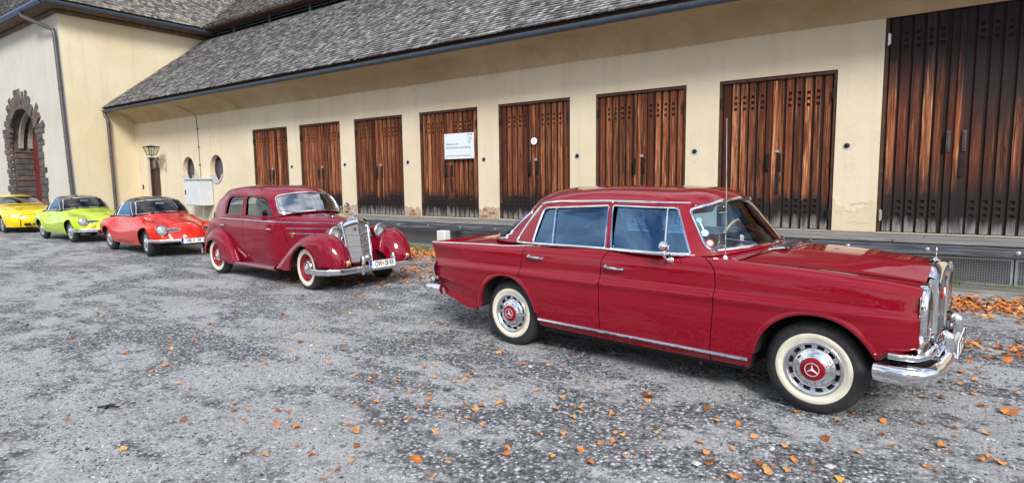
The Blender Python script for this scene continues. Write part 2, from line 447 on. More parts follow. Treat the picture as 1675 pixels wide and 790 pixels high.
SEATC = simple('grey_blue_upholstery', (.27, .30, .36), .7, var=.15, scale=30)
SEATD = simple('dark_upholstery', (.045, .035, .035), .75, var=.2, scale=30)
IVORY = simple('ivory_plastic', (.66, .60, .40), .35)
HEADL = simple('headlining', (.35, .33, .29), .9)
ORANGE = simple('amber_lens', (.75, .22, .03), .12, coat=1.0, coatr=.02)
REDLENS = simple('red_lens', (.5, .01, .01), .12, coat=1.0, coatr=.02)
WHITEP = simple('white_enamel', (.78, .79, .80), .4)
PLATEBLUE = simple('plate_blue', (.01, .06, .42), .4); INK = simple('black_ink', (.012, .012, .014), .5)
BRASS = simple('brass', (.60, .42, .14), .25, 1.0)
def glassmat(name, tint, base, ior=1.5, refl=(1, 1, 1), rough=.0):
    m = bpy.data.materials.new(name); m.use_nodes = True; nt = m.node_tree; nt.nodes.clear(); g = NT(nt)
    o = g.new('ShaderNodeOutputMaterial'); tr = g.new('ShaderNodeBsdfTransparent', {0: (*tint, 1)}); gl = g.new('ShaderNodeBsdfGlossy', {0: (*refl, 1), 'Roughness': rough})
    fr = g.new('ShaderNodeFresnel', {'IOR': ior}); f = g.math('ADD', g.math('MULTIPLY', fr.outputs[0], 1 - base), base)
    s = g.new('ShaderNodeMixShader', {0: f, 1: tr.outputs[0], 2: gl.outputs[0]}); nt.links.new(s.outputs[0], o.inputs[0]); return m
GLASS = glassmat('window_glass', (.80, .86, .86), .03, 1.52)
GLASS_SIDE = glassmat('sky_tinted_window_glass', (.45, .70, 1.0), .17, 1.5, (.42, .74, 1.15))  # blue of the reflected sky is put into the tint and reflection colours
GLASS_SIDE2 = glassmat('grey_window_glass', (.60, .66, .66), .05, 1.52)
GLASS_WS = glassmat('milky_reflecting_glass', (.45, .50, .52), .5, 1.5)
LENS = glassmat('headlamp_lens', (.93, .95, .97), .12, 1.5, rough=.02)
def reflector():
    m, nt, b = mat('lamp_reflector'); sset(b, col=(.80, .81, .83), metal=.45, rough=.25); g = NT(nt)
    t = g.new('ShaderNodeTexCoord').outputs['Object']; w = g.new('ShaderNodeTexWave', {'Vector': t, 'Scale': 28}, bands_direction='Y').outputs[1]
    g.bump(w, b, .5, .004); return m
REFLECT = reflector()
def mesh_grille():
    m, nt, b = mat('grille_bars'); sset(b, col=(.45, .46, .47), metal=1.0, rough=.3); return m
GRILLE = mesh_grille()

def text_obj(name, body, size, parent, m, loc, rot, ext=.001, cx='CENTER', sx=1.0, bold=0.0):
    cu = bpy.data.curves.new('t', 'FONT'); cu.body = body; cu.size = size; cu.extrude = ext; cu.align_x = cx; cu.align_y = 'CENTER'; cu.resolution_u = 3; cu.offset = bold
    to = bpy.data.objects.new('t', cu); COL.objects.link(to); dg = bpy.context.evaluated_depsgraph_get(); me = bpy.data.meshes.new_from_object(to.evaluated_get(dg))
    bpy.data.objects.remove(to); bpy.data.curves.remove(cu)
    me.materials.clear(); me.name = name
    o = link(name, me, parent, m); o.location = loc; o.rotation_euler = rot; o.scale = (sx, 1, 1); return o

# ---------------------------------------------------------------- wheels
def star_mesh(R0, sgn, m, parent, c, ring=True, name='star_emblem'):
    """three-pointed star in a ring lying in the xz plane, facing y*sgn"""
    b = MB()
    if ring: b.lathe([(R0 * 1.0, 0), (R0 * 1.0, .004), (R0 * .90, .004), (R0 * .90, 0)], c, n=40, sgn=sgn)
    for k in range(3):
        a = PI / 2 + k * 2 * PI / 3; ts = [(a, R0 * .9), (a + PI / 3, R0 * .17), (a - PI / 3, R0 * .17)]
        P = [(c[0] + r * math.cos(t), c[1] + sgn * .003, c[2] + r * math.sin(t)) for t, r in ts]; top = (c[0], c[1] + sgn * .010, c[2])
        b.add([top, P[0], P[1], P[2]], [(0, 1, 2), (0, 3, 1)])
    return b.obj(name, m, parent, fix=False)
def wheel(parent, c, sgn, kind, steer=0.0):
    """c = wheel centre on the outer tyre face; sgn=-1: outer face towards -y"""
    if kind == 'w1':    # chrome ring with slots, painted hub cap, wide whitewall, r .325
        Rr, Wd, rw0, rw1 = .325, .185, .188, .248
    elif kind == 'w2':  # 16 inch, whitewall
        Rr, Wd, rw0, rw1 = .345, .155, .215, .288
    elif kind == 'w3': Rr, Wd, rw0, rw1 = .315, .150, .19, .195
    else: Rr, Wd, rw0, rw1 = .30, .19, .2, .2
    cy = (c[0], c[1], Rr)
    b = MB(); k = Rr
    prof = [(rw0 - .012, .014), (rw0, .004), (rw0 + .02, -.006), ((rw0 + Rr) / 2, -.012), (Rr - .050, -.008), (Rr - .028, .004), (Rr - .010, .020), (Rr - .001, .036), (Rr, .055), (Rr, Wd - .055), (Rr - .012, Wd - .02), (Rr - .05, Wd), (rw0, Wd - .01)]
    prof = [(r, -h) for r, h in prof]
    b.lathe(prof, cy, n=72, sgn=sgn)
    for g0 in (.07, .095, .12):     # tread grooves read as dark lines
        if g0 < Wd - .04: b.lathe([(Rr + .0012, -(g0 - .004)), (Rr - .001, -g0), (Rr + .0012, -(g0 + .004))], cy, n=48, sgn=sgn)
    w = link('wheel', b.mesh('wheel', [RUBBER], fix=True), parent)
    if kind in ('w1', 'w2'):
        b = MB().lathe([(rw0 - .004, .001), (rw0 + .006, .0), (rw0 + .02, .0085), ((rw0 + rw1) / 2, .0145), (rw1 - .01, .0135), (rw1, .0085)], cy, n=72, sgn=sgn); b.obj('whitewall', WHITEWALL, w, angle=None)
    if kind == 'w1':
        b = MB().lathe([(.192, .004), (.188, .010), (.176, .011), (.170, .006), (.160, -.012)], cy, n=64, sgn=sgn)
        b.lathe([(.140, -.012), (.132, -.004), (.120, .004), (.108, .006), (.098, .012), (.090, .020), (.078, .023)], cy, n=64, sgn=sgn)
        for i in range(12):        # bridges between the slots
            a = 2 * PI * i / 12; d = .11
            b.lathe([(.163, -.010), (.150, -.009), (.137, -.008)], cy, n=3, sgn=sgn, a0=a - d, a1=a + d)
        b.obj('trim_ring', CHROME, w, angle=None)
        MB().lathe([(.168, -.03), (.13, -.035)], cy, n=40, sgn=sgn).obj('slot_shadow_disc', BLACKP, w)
        MB().lathe([(.080, .0225), (.076, .026), (.06, .031), (.035, .035), (.0005, .036)], cy, n=48, sgn=sgn).obj('hubcap', MAROON, w, angle=None)
        star_mesh(.047, sgn, STARM, w, (cy[0], cy[1] + sgn * .0345, cy[2]))
    elif kind == 'w2':
        MB().lathe([(.215, -.002), (.208, .006), (.198, .004), (.190, -.02), (.165, -.045), (.14, -.035), (.115, -.018), (.10, -.02)], cy, n=56, sgn=sgn).obj('rim', MAROON2, w, angle=None)
        MB().lathe([(.118, -.022), (.114, -.010), (.10, -.002), (.085, .001), (.080, -.002), (.06, .004), (.03, .008), (.0005, .01)], cy, n=56, sgn=sgn).obj('hubcap', CHROME, w, angle=None)
        star_mesh(.034, sgn, STARM, w, (cy[0], cy[1] + sgn * .008, cy[2]))
    elif kind == 'w3':
        MB().lathe([(.198, -.002), (.193, .008), (.183, .006), (.176, -.012), (.15, -.022), (.128, -.014), (.122, -.014)], cy, n=48, sgn=sgn).obj('rim', ALU, w, angle=None)
        MB().lathe([(.128, -.012), (.122, .004), (.105, .018), (.07, .032), (.035, .040), (.0005, .042)], cy, n=48, sgn=sgn).obj('hubcap', CHROME, w, angle=None)
    else:
        b = MB().lathe([(.205, -.002), (.198, .006), (.185, .0), (.178, -.05)], cy, n=48, sgn=sgn)
        for i in range(7):
            a = 2 * PI * i / 7; ca, sa = math.cos(a), math.sin(a)
            for q in (-.24, .24):
                c2, s2 = math.cos(a + q), math.sin(a + q)
                b.tube([(cy[0] + .03 * ca, cy[1] + sgn * .002, cy[2] + .03 * sa), (cy[0] + .185 * c2, cy[1] - sgn * .006, cy[2] + .185 * s2)], [.020, .014], 6)
        b.lathe([(.045, -.02), (.043, .006), (.0005, .01)], cy, n=24, sgn=sgn)
        b.obj('alloy_rim', ALU, w, angle=40)
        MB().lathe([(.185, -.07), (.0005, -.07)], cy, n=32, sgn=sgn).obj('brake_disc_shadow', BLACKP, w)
    if steer:
        M = Matrix.Translation(Vector((c[0], c[1], 0))) @ Matrix.Rotation(steer, 4, 'Z') @ Matrix.Translation(Vector((-c[0], -c[1], 0))); w.matrix_local = M
    return w
def housing(parent, x, y0, y1, Rr, zc, name='wheel_housing'):
    """dark arch liner behind a wheel on both sides"""
    for sg in (-1, 1):
        b = MB(); b.lathe([(Rr, 0), (Rr, y1 - y0), (.001, y1 - y0)], (x, sg * y1, zc), n=28, sgn=-sg, a0=0.02, a1=PI - .02); b.obj(name, DARK, parent)
def plate(parent, c, w, h, txt, rz=0.0, tilt=0.0, name='licence_plate', sx=.62):
    """plate facing +x of the car"""
    p = MB().bbox((-.006, -w / 2, -h / 2), (.006, w / 2, h / 2), .003).obj(name, WHITEP, parent); p.location = c; p.rotation_euler = (0, tilt, rz)
    b = MB(); e = .007
    for a in ((-w / 2, -h / 2, w / 2, -h / 2 + .006), (-w / 2, h / 2 - .006, w / 2, h / 2), (-w / 2, -h / 2 + .006, -w / 2 + .006, h / 2 - .006), (w / 2 - .006, -h / 2 + .006, w / 2, h / 2 - .006)): b.box((.0055, a[0], a[1]), (e + .002, a[2], a[3]))
    b.obj('plate_border', INK, p)
    MB().box((.0055, -w / 2 + .007, -h / 2 + .007), (e + .0005, -w / 2 + .043, h / 2 - .007)).obj('country_band', PLATEBLUE, p)
    text_obj('country_letter', 'A', h * .34, p, WHITEP, (e + .0012, -w / 2 + .025, -h * .24), (PI / 2, 0, PI / 2), .0006)
    for side, t in zip((-1, 1), txt):
        text_obj('plate_text', t, h * .92, p, INK, (e + .0008, -w / 2 + .045 + (w - .05) * (.27 if side < 0 else .73), 0), (PI / 2, 0, PI / 2), .0008, sx=sx, bold=.0015)
    s = MB(); yy = -w / 2 + .045 + (w - .05) * .47
    s.add([(e + .001, yy - .018, .024), (e + .001, yy + .018, .024), (e + .001, yy + .018, -.006), (e + .001, yy, -.028), (e + .001, yy - .018, -.006)], [(0, 1, 2, 3, 4)]); s.obj('coat_of_arms', ORANGE, p, fix=False)
    return p
def wiper(parent, a, b, name='wiper', r=.006):
    a, b = Vector(a), Vector(b); w = MB().tube([a, (a + b) / 2 + Vector((.012, 0, .004)), b], [r, r * .8, r * .6], 6)
    d = (b - a).normalized(); L = (b - a).length
    w.tube([b - d * L * .42, b + d * L * .42], r * .9, 5); w.lathe([(.02, -.01), (.02, .012), (.001, .016)], tuple(a), 'z', n=12); return w.obj(name, BLACKP if r < .007 else CHROME, parent)
def seat(parent, x, y, w, z0, zt, m, head=True, name='seat'):
    b = MB(); b.bbox((x - .1, y - w / 2, z0 - .18), (x + .48, y + w / 2, z0), .05)
    M = Matrix.Translation((x - .08, y, z0)) @ Matrix.Rotation(-.22, 4, 'Y'); b.bbox((-.09, -w / 2, -.08), (.05, w / 2, zt - z0), .05, M=M)
    o = b.obj(name, m, parent)
    if head: 
        h = MB(); M2 = Matrix.Translation((x - .08 - .22 * (zt - z0), y, zt + .085)) @ Matrix.Rotation(-.15, 4, 'Y'); h.bbox((-.05, -.13, -.095), (.05, .13, .085), .04, M=M2); h.obj('headrest', m, o)
    return o
def steering(parent, c, r, tilt, m, name='steering_wheel'):
    b = MB(); pts = [(0, r * math.cos(t), r * math.sin(t)) for t in np.linspace(0, 2 * PI, 28)[:-1]]; M = Matrix.Translation(c) @ Matrix.Rotation(tilt, 4, 'Y')
    b.tube([M @ Vector(p) for p in pts], .011, 6, closed=True); b.tube([M @ Vector((0, -r, 0)), M @ Vector((.03, 0, 0)), M @ Vector((0, r, 0))], .008, 6); b.tube([M @ Vector((.03, 0, 0)), M @ Vector((.45, 0, 0))], .022, 8)
    return b.obj(name, m, parent)
# ---------------------------------------------------------------- materials of the place
def gravel_mat():
    m, nt, b = mat('gravel'); g = NT(nt); p = g.new('ShaderNodeNewGeometry').outputs['Position']; sset(b, rough=.9, spec=.25)
    st = g.new('ShaderNodeMapping', {0: p, 'Rotation': (0, 0, .30), 'Scale': (.62, 1.15, 1)}).outputs[0]
    big = g.noise(st, .55, 7, .62, .6); mid = g.noise(st, 2.3, 6, .65, .3); fine = g.noise(p, 9, 5, .7)
    pf = g.math('ADD', g.math('MULTIPLY', big, .40), g.math('ADD', g.math('MULTIPLY', mid, .38), g.math('MULTIPLY', fine, .22)))
    patch = g.ramp(pf, [(.478, 0), (.530, 1)])      # 1 = packed pale dust, 0 = loose dark gravel
    v1 = g.new('ShaderNodeTexVoronoi', {'Vector': p, 'Scale': 40, 'Randomness': 1}); v2 = g.new('ShaderNodeTexVoronoi', {'Vector': p, 'Scale': 24, 'Randomness': 1}); v3 = g.new('ShaderNodeTexVoronoi', {'Vector': p, 'Scale': 110})
    s1 = g.new('ShaderNodeSeparateColor', {0: v1.outputs['Color']}).outputs[0]; s2 = g.new('ShaderNodeSeparateColor', {0: v2.outputs['Color']}).outputs[1]; s3 = g.new('ShaderNodeSeparateColor', {0: v3.outputs['Color']}).outputs[0]
    stone = g.ramp(s1, [(0, (.095, .099, .110)), (.35, (.155, .162, .18)), (.68, (.31, .32, .345)), (1, (.62, .65, .69))])
    edge = g.ramp(v1.outputs['Distance'], [(.25, 1), (.60, .38)]); stone = g.mix(1, stone, edge, 'MULTIPLY')
    bigst = g.ramp(s2, [(.90, 0), (.93, 1)]); bcol = g.mix(g.ramp(v2.outputs['Distance'], [(.3, 1), (.55, 0)]), (.05, .05, .055), (.30, .31, .33)); stone = g.mix(g.math('MULTIPLY', bigst, .8), stone, bcol)
    dust = g.mix(g.ramp(g.noise(p, 3, 5), [(.3, 0), (.7, 1)]), (.31, .32, .34), (.44, .445, .455))
    dust = g.mix(g.ramp(s3, [(.0, .75), (.40, 0)]), dust, (.085, .088, .10)); dust = g.mix(g.ramp(s1, [(.86, 0), (.93, .6)]), dust, (.42, .42, .43))
    rock = g.ramp(g.noise(p, 26, 3, .6), [(.42, 0), (.56, 1)]); pm = g.math('MULTIPLY', patch, g.math('ADD', .70, g.math('MULTIPLY', rock, .3)))
    speck = g.math('MULTIPLY', g.ramp(g.noise(p, 40, 3), [(.55, 0), (.62, 1)]), .35)
    col = g.mix(g.math('MAXIMUM', pm, speck), stone, dust)
    warm = g.ramp(g.noise(p, .35, 4), [(.5, 0), (.75, .35)]); col = g.mix(warm, col, (.22, .21, .18))
    nt.links.new(col, b.inputs['Base Color'])
    h = g.math('ADD', g.math('MULTIPLY', g.ramp(v1.outputs['Distance'], [(0, 1), (.6, 0)]), g.math('SUBTRACT', 1.0, g.math('MULTIPLY', pm, .8))), g.math('MULTIPLY', g.noise(p, 60, 4), .5)); g.bump(h, b, .55, .012)
    return m
def plaster_mat(name, a, c, stain=(.42, .33, .20), rough=.92):
    m, nt, b = mat(name); g = NT(nt); p = g.new('ShaderNodeNewGeometry').outputs['Position']; sset(b, rough=rough, spec=.2)
    n = g.noise(p, .55, 6, .6); col = g.mix(g.ramp(n, [(.35, 0), (.65, 1)]), a, c)
    n2 = g.noise(g.scaled(p, (1, 1, .35)), 2.6, 7, .68); col = g.mix(g.ramp(n2, [(.56, 0), (.78, .30)]), col, stain)
    blot = g.noise(p, 7, 6, .7); col = g.mix(g.ramp(blot, [(.64, 0), (.72, .35)]), col, tuple(x * .72 for x in a))
    st = g.ramp(g.noise(g.scaled(p, (3.2, 3.2, .16)), 1.0, 6, .62), [(.53, 0), (.72, .26)]); col = g.mix(st, col, tuple(x * .62 for x in a))
    ck = g.new('ShaderNodeTexVoronoi', {'Vector': g.new('ShaderNodeVectorMath', {0: p, 1: g.new('ShaderNodeCombineXYZ', {0: g.noise(p, 2.2, 4), 2: g.noise(p, 3.1, 4)}).outputs[0]}, operation='ADD').outputs[0], 'Scale': .42}, feature='DISTANCE_TO_EDGE').outputs[0]
    col = g.mix(g.math('MULTIPLY', g.ramp(ck, [(.0, .35), (.004, 0)]), g.ramp(g.noise(p, .8, 3), [(.56, 0), (.66, 1)])), col, tuple(x * .4 for x in a))
    z = g.new('ShaderNodeSeparateXYZ', {0: p}).outputs[2]
    low = g.ramp(g.math('ADD', g.math('MULTIPLY', z, .5), g.math('MULTIPLY', g.noise(p, 1.4, 5), .35)), [(.30, .55), (.55, 0)]); col = g.mix(low, col, (.46, .42, .34))
    nt.links.new(col, b.inputs['Base Color']); h = g.math('ADD', g.noise(p, 5, 6, .6), g.math('MULTIPLY', g.noise(p, 60, 3), .12)); g.bump(h, b, .35, .03); return m
WALLM = plaster_mat('cream_plaster', (.62, .53, .385), (.68, .60, .46)); TOWERM = plaster_mat('yellow_plaster', (.66, .55, .365), (.70, .62, .45), (.55, .38, .20)); FRONTM = plaster_mat('grey_plaster', (.50, .47, .415), (.56, .535, .49), (.34, .31, .28))
COVEM = plaster_mat('brown_cove_plaster', (.42, .30, .17), (.53, .41, .26), (.22, .125, .06)); BAREM = plaster_mat('bare_yellow_plaster', (.58, .48, .31), (.62, .53, .37), (.40, .24, .13))  # cove plaster is browner and darker than the wall plaster
def wood_mat(name, kind):
    m, nt, b = mat(name); g = NT(nt); t = g.new('ShaderNodeTexCoord').outputs['Object']; oi = g.new('ShaderNodeObjectInfo'); rnd = oi.outputs['Random']
    off = g.new('ShaderNodeVectorMath', {0: t, 1: g.new('ShaderNodeCombineXYZ', {0: g.math('MULTIPLY', rnd, 37.0), 2: g.math('MULTIPLY', rnd, 91.0)}).outputs[0]}, operation='ADD').outputs[0]
    gr = g.noise(g.scaled(off, (34, 34, 1.0)), 1.0, 8, .70, 1.0); kn = g.new('ShaderNodeTexVoronoi', {'Vector': g.scaled(off, (6, 1, 1.7)), 'Scale': 1.0}).outputs['Distance']
    base = g.ramp(gr, [(.32, (.030, .009, .005)), (.45, (.10, .030, .012)), (.55, (.27, .100, .040)), (.68, (.62, .34, .18))])
    base = g.mix(g.ramp(rnd, [(0, .85), (.15, .6), (.3, .15), (.5, 0), (.8, .0), (1, .45)]), base, (.085, .018, .008)); r2 = g.math('FRACT', g.math('MULTIPLY', rnd, 17.3)); base = g.mix(1, base, g.ramp(r2, [(0, (.50, .42, .40)), (.35, (.85, .72, .66)), (.7, (1.25, 1.08, 1.0)), (1, (1.5, 1.5, 1.55))]), 'MULTIPLY'); base = g.mix(g.ramp(kn, [(.05, .9), (.13, 0)]), base, (.035, .012, .006))
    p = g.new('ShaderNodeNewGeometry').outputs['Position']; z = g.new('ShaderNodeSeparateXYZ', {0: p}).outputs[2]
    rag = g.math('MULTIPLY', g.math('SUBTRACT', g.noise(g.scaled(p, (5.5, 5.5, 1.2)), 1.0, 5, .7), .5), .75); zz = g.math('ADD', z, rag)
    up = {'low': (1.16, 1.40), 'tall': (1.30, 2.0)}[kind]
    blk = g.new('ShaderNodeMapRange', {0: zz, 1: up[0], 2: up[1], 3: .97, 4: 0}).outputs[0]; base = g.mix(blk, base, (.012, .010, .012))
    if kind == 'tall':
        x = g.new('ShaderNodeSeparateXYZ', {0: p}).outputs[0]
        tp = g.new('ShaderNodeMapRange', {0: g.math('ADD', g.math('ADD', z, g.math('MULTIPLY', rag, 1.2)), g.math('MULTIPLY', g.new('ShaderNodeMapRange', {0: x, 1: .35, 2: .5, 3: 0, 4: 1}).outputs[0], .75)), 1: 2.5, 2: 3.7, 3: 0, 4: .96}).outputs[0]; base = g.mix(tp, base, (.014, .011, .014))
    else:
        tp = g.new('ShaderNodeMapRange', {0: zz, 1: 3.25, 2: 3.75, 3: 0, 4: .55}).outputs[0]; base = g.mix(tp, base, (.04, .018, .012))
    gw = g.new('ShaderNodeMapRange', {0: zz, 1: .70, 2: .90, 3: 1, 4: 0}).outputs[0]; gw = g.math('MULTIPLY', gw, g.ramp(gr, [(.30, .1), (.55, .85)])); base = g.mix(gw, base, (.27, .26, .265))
    nt.links.new(base, b.inputs['Base Color']); sset(b, rough=.72, spec=.3); g.bump(gr, b, .5, .01); return m
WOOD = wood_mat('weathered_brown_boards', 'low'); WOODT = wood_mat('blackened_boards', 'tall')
def grey_wood(name, a, c, sc=(1.2, 20, 20)):
    m, nt, b = mat(name); g = NT(nt); t = g.new('ShaderNodeTexCoord').outputs['Object']; p = g.new('ShaderNodeNewGeometry').outputs['Position']; n = g.noise(g.scaled(p, sc), 1, 8, .68, .8); r = g.new('ShaderNodeObjectInfo').outputs['Random']
    col = g.ramp(n, [(.3, tuple(x * .35 for x in a)), (.5, a), (.68, c)]); col = g.mix(g.ramp(r, [(0, .4), (.6, 0)]), col, tuple(x * .5 for x in a)); nt.links.new(col, b.inputs['Base Color']); sset(b, rough=.8); g.bump(n, b, .6, .012); return m
BEAM = grey_wood('dark_dock_timber', (.060, .066, .085), (.17, .18, .21)); PLANK = grey_wood('grey_dock_planks', (.20, .20, .20), (.34, .335, .33)); SLEEPER = grey_wood('mossy_sleeper', (.15, .145, .125), (.28, .27, .23))
INNER = simple('shade_dark_inner_boards', (.018, .008, .005), .9)  # near-black colour puts the shade of grooves and vent holes into these boards
FRAMEW = simple('dark_door_frame', (.060, .022, .012), .75, var=.4, scale=8, bump=.3); IRON = simple('black_iron', (.018, .017, .018), .5, .5, var=.3, scale=12); GALV = simple('galvanised_steel', (.52, .54, .56), .38, .85, var=.1, scale=20)
GUTTER = simple('slate_blue_gutter', (.060, .088, .118), .62, .0, var=.18, scale=4); GUTTERB = simple('blue_gutter', (.05, .11, .24), .35, .2, var=.15, scale=4); PIPE = simple('brown_grey_downpipe', (.085, .072, .075), .45, .2, var=.2, scale=5)
VOID = simple('dark_inside', (.004, .004, .005), 1.0); BRICK = simple('red_brick', (.36, .13, .075), .9, var=.35, scale=14, bump=.5); MORTAR = simple('crumbling_mortar', (.38, .31, .23), .95, var=.3, scale=16, bump=.6)
def tile_mat(name, cs):
    m, nt, b = mat(name); g = NT(nt); a = g.new('ShaderNodeAttribute', attribute_name='tint'); p = g.new('ShaderNodeNewGeometry').outputs['Position']
    n = g.noise(p, .9, 6, .65); f = g.math('ADD', g.math('MULTIPLY', a.outputs['Fac'], .65), g.math('MULTIPLY', n, .35)); col = g.ramp(f, cs); lich = g.ramp(g.noise(p, 6, 5, .7), [(.60, 0), (.70, .5)]); col = g.mix(lich, col, (.26, .25, .19))
    nt.links.new(col, b.inputs['Base Color']); sset(b, rough=.82, spec=.3); g.bump(g.noise(p, 30, 3), b, .3, .01); return m
TILE = tile_mat('grey_shingles', [(.15, (.075, .073, .075)), (.45, (.155, .152, .155)), (.7, (.27, .265, .265)), (.95, (.46, .45, .43))]); TILEB = tile_mat('warm_grey_shingles', [(.15, (.075, .065, .060)), (.45, (.155, .145, .135)), (.7, (.26, .245, .22)), (.95, (.40, .37, .32))])

# ---------------------------------------------------------------- ground
xs = sorted(set([-900, -300, -120] + list(np.arange(-60, 20.1, 4)) + [60, 200, 900])); ys = sorted(set([-900, -200, -60] + list(np.arange(-12, 30.1, 3)) + [80, 300, 900]))
b = MB().grid([[(x, y, 0) for x in xs] for y in ys], smooth=False); tag(b.obj('ground', gravel_mat(), None), kind='structure')
def scatter_mesh(name, n, fn, mats, base, seed=3, tint=False, parent=None):
    """many small copies joined in one mesh: base = list of (verts, faces); fn(rng,k) -> x,y,z,scale(3),rot(3),mat"""
    rs = np.random.RandomState(seed); V = []; F = []; MI = []; T = []; o = 0
    for k in range(n):
        r = fn(rs, k)
        if r is None: continue
        x, y, z, sc, rot, mi = r; bv, bf = base[rs.randint(len(base))]
        cx, sx_, cy, sy_, cz, sz = math.cos(rot[0]), math.sin(rot[0]), math.cos(rot[1]), math.sin(rot[1]), math.cos(rot[2]), math.sin(rot[2])
        M = np.array([[cz, -sz, 0], [sz, cz, 0], [0, 0, 1]]) @ np.array([[cy, 0, sy_], [0, 1, 0], [-sy_, 0, cy]]) @ np.array([[1, 0, 0], [0, cx, -sx_], [0, sx_, cx]])
        v = (bv * np.array(sc)) @ M.T + (x, y, z); V.append(v); F += [tuple(i + o for i in f) for f in bf]; MI += [mi] * len(bf); o += len(bv)
    me = bpy.data.meshes.new(name); me.from_pydata(np.concatenate(V).tolist(), [], F); me.polygons.foreach_set('material_index', MI)
    for m in mats: me.materials.append(m)
    return link(name, me, parent)
def rock(seed):
    rs = np.random.RandomState(seed); v = np.array([(1, 0, 0), (-1, 0, 0), (0, 1, 0), (0, -1, 0), (0, 0, .8), (0, 0, -.8), (.6, .6, .35), (-.6, .55, .3)]) * rs.uniform(.7, 1.15, (8, 1)); f = [(0, 6, 4), (6, 2, 4), (2, 7, 4), (7, 1, 4), (1, 3, 4), (3, 0, 4), (0, 2, 6), (2, 1, 7)]; return v, f
def peb(rs, k):
    x = rs.uniform(-7.5, 2.2); y = 1.2 + 6.3 * rs.rand() ** 1.6
    s = rs.uniform(.0035, .0075) * (1.9 if rs.rand() < .03 else 1) * (1 + .08 * y); return x, y, s * .25, (s * rs.uniform(.8, 1.6), s, s * rs.uniform(.5, .9)), (rs.uniform(-.3, .3), rs.uniform(-.3, .3), rs.uniform(0, 6.3)), rs.choice(4, p=[.10, .32, .36, .22])
PEB = [simple('pebble_dark', (.035, .036, .041), .85), simple('pebble_grey', (.095, .097, .105), .85), simple('pebble_pale', (.21, .212, .22), .85), simple('pebble_white', (.48, .48, .49), .8)]
tag(scatter_mesh('loose_gravel', 26000, peb, PEB, [rock(i) for i in range(6)]), 'loose grey pebbles strewn over the foreground of the yard', 'gravel', kind='stuff')

# ---------------------------------------------------------------- storehouse with barn doors
D = 12.1; X0, X1 = -28.96, 8.5
barn = empty('storehouse', (-10, D, 0)); tag(barn, 'long low cream plastered storehouse with a row of brown board doors and grey shingle roof', 'building')
def bobj(b, name, m, par=barn, **k):
    o = b.obj(name, m, None, **k); o.parent = par; M = Matrix.Identity(4); q = par
    while q is not None: M = Matrix.Translation(q.location) @ M; q = q.parent
    o.data.transform(M.inverted()); return o
DX, DS, DW, ZB, ZT = -19.778, 2.7206, 2.0616, .65, 3.514
doors = [(DX + DS * i, DX + DS * i + DW, ZT) for i in range(7)] + [(-.705, 1.42, 4.343)]
def circle(cx, cz, rx, rz, n=36): return np.array([(cx + rx * math.cos(t), cz + rz * math.sin(t)) for t in np.linspace(0, 2 * PI, n, endpoint=False)])
CAB0 = simple('grey_sill_paint', (.42, .45, .48), .5)
WIN = [(-24.42, 2.19, .46, .53), (-22.30, 2.20, .46, .53)]
SD = (-27.95, -26.86, 0.25, 2.80)
outer = np.array([(X0 - .4, -.2), (X1, -.2), (X1, 4.62), (X0 - .4, 4.62)])
H = [np.array([(a, ZB), (c, ZB), (c, t), (a, t)]) for a, c, t in doors] + [circle(*w) for w in WIN] + [np.array([(SD[0], SD[2]), (SD[1], SD[2]), (SD[1], SD[3]), (SD[0], SD[3])])]
P_ = resample(outer, 1.0); HH = [resample(h[::1], .7) for h in H]
vv, F, loops = cdt(P_, HH, .9)
W = MB(); W.add([(x, D, z) for x, z in vv], [tuple(f) for f in F])
for L, dep in zip(loops[1:], [.16] * 8 + [.30, .30, .28]):
    n = len(L); q = [vv[i] for i in L]; W.add([(x, D, z) for x, z in q] + [(x, D + dep, z) for x, z in q], [(i, (i + 1) % n, n + (i + 1) % n, n + i) for i in range(n)])
bobj(W, 'wall', WALLM, angle=None)
bobj(MB().box((X0 - .4, D + .34, -.2), (X1, D + .36, 4.6)), 'wall_backing', VOID)
# cove and eaves
G = []
for t in np.linspace(0, 1, 9): a = t * PI / 2; G.append([(x, D - 1.02 * (1 - math.cos(a)) - .003, 4.28 + .46 * math.sin(a) + .006 * math.sin(x * 1.7 + t * 3)) for x in np.arange(X0 - .3, X1 + .1, .6)])
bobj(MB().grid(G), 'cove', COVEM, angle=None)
bobj(MB().box((X0 - .1, 10.96, 4.735), (X1, 11.09, 4.925)), 'eaves_board', FRAMEW)
def gutter(a, b_, z, r, m, name, par, axis='x', c=0.0, lip=1, seam=1.0):
    g = MB(); n = 8; L = np.array([a, b_]); prof = [(math.cos(t), math.sin(t)) for t in np.linspace(PI, 2 * PI, n)]; prof2 = prof + [(p * .86, q * .86) for p, q in prof[::-1]]
    pos = lambda s, p, q: (s, c + p * r, z + q * r) if axis == 'x' else (c + p * r, s, z + q * r)
    K = np.arange(a, b_, seam)
    g.grid([[pos(s, p, q) for p, q in prof2] for s in np.linspace(a, b_, 12)])
    pass
    o = g.obj(name, m, None, angle=50); s2 = MB()
    for s in K: s2.grid([[pos(s + d, p * 1.05, q * 1.05) for p, q in prof] for d in (0, .035)])
    return o, s2
o, s2 = gutter(X0 + .05, X1, 4.775, .10, GUTTER, 'gutter', barn, 'x', 10.93, seam=1.05)
def reparent(o, par): M = Matrix.Identity(4); q = par; M = Matrix.Translation(par.location); o.parent = par; o.data.transform(M.inverted()); return o
reparent(o, barn); s = s2.obj('gutter_brackets', GUTTER, None, angle=50); s.parent = o; s.data.transform(Matrix.Translation(barn.location).inverted()); tag(s, kind='stuff')
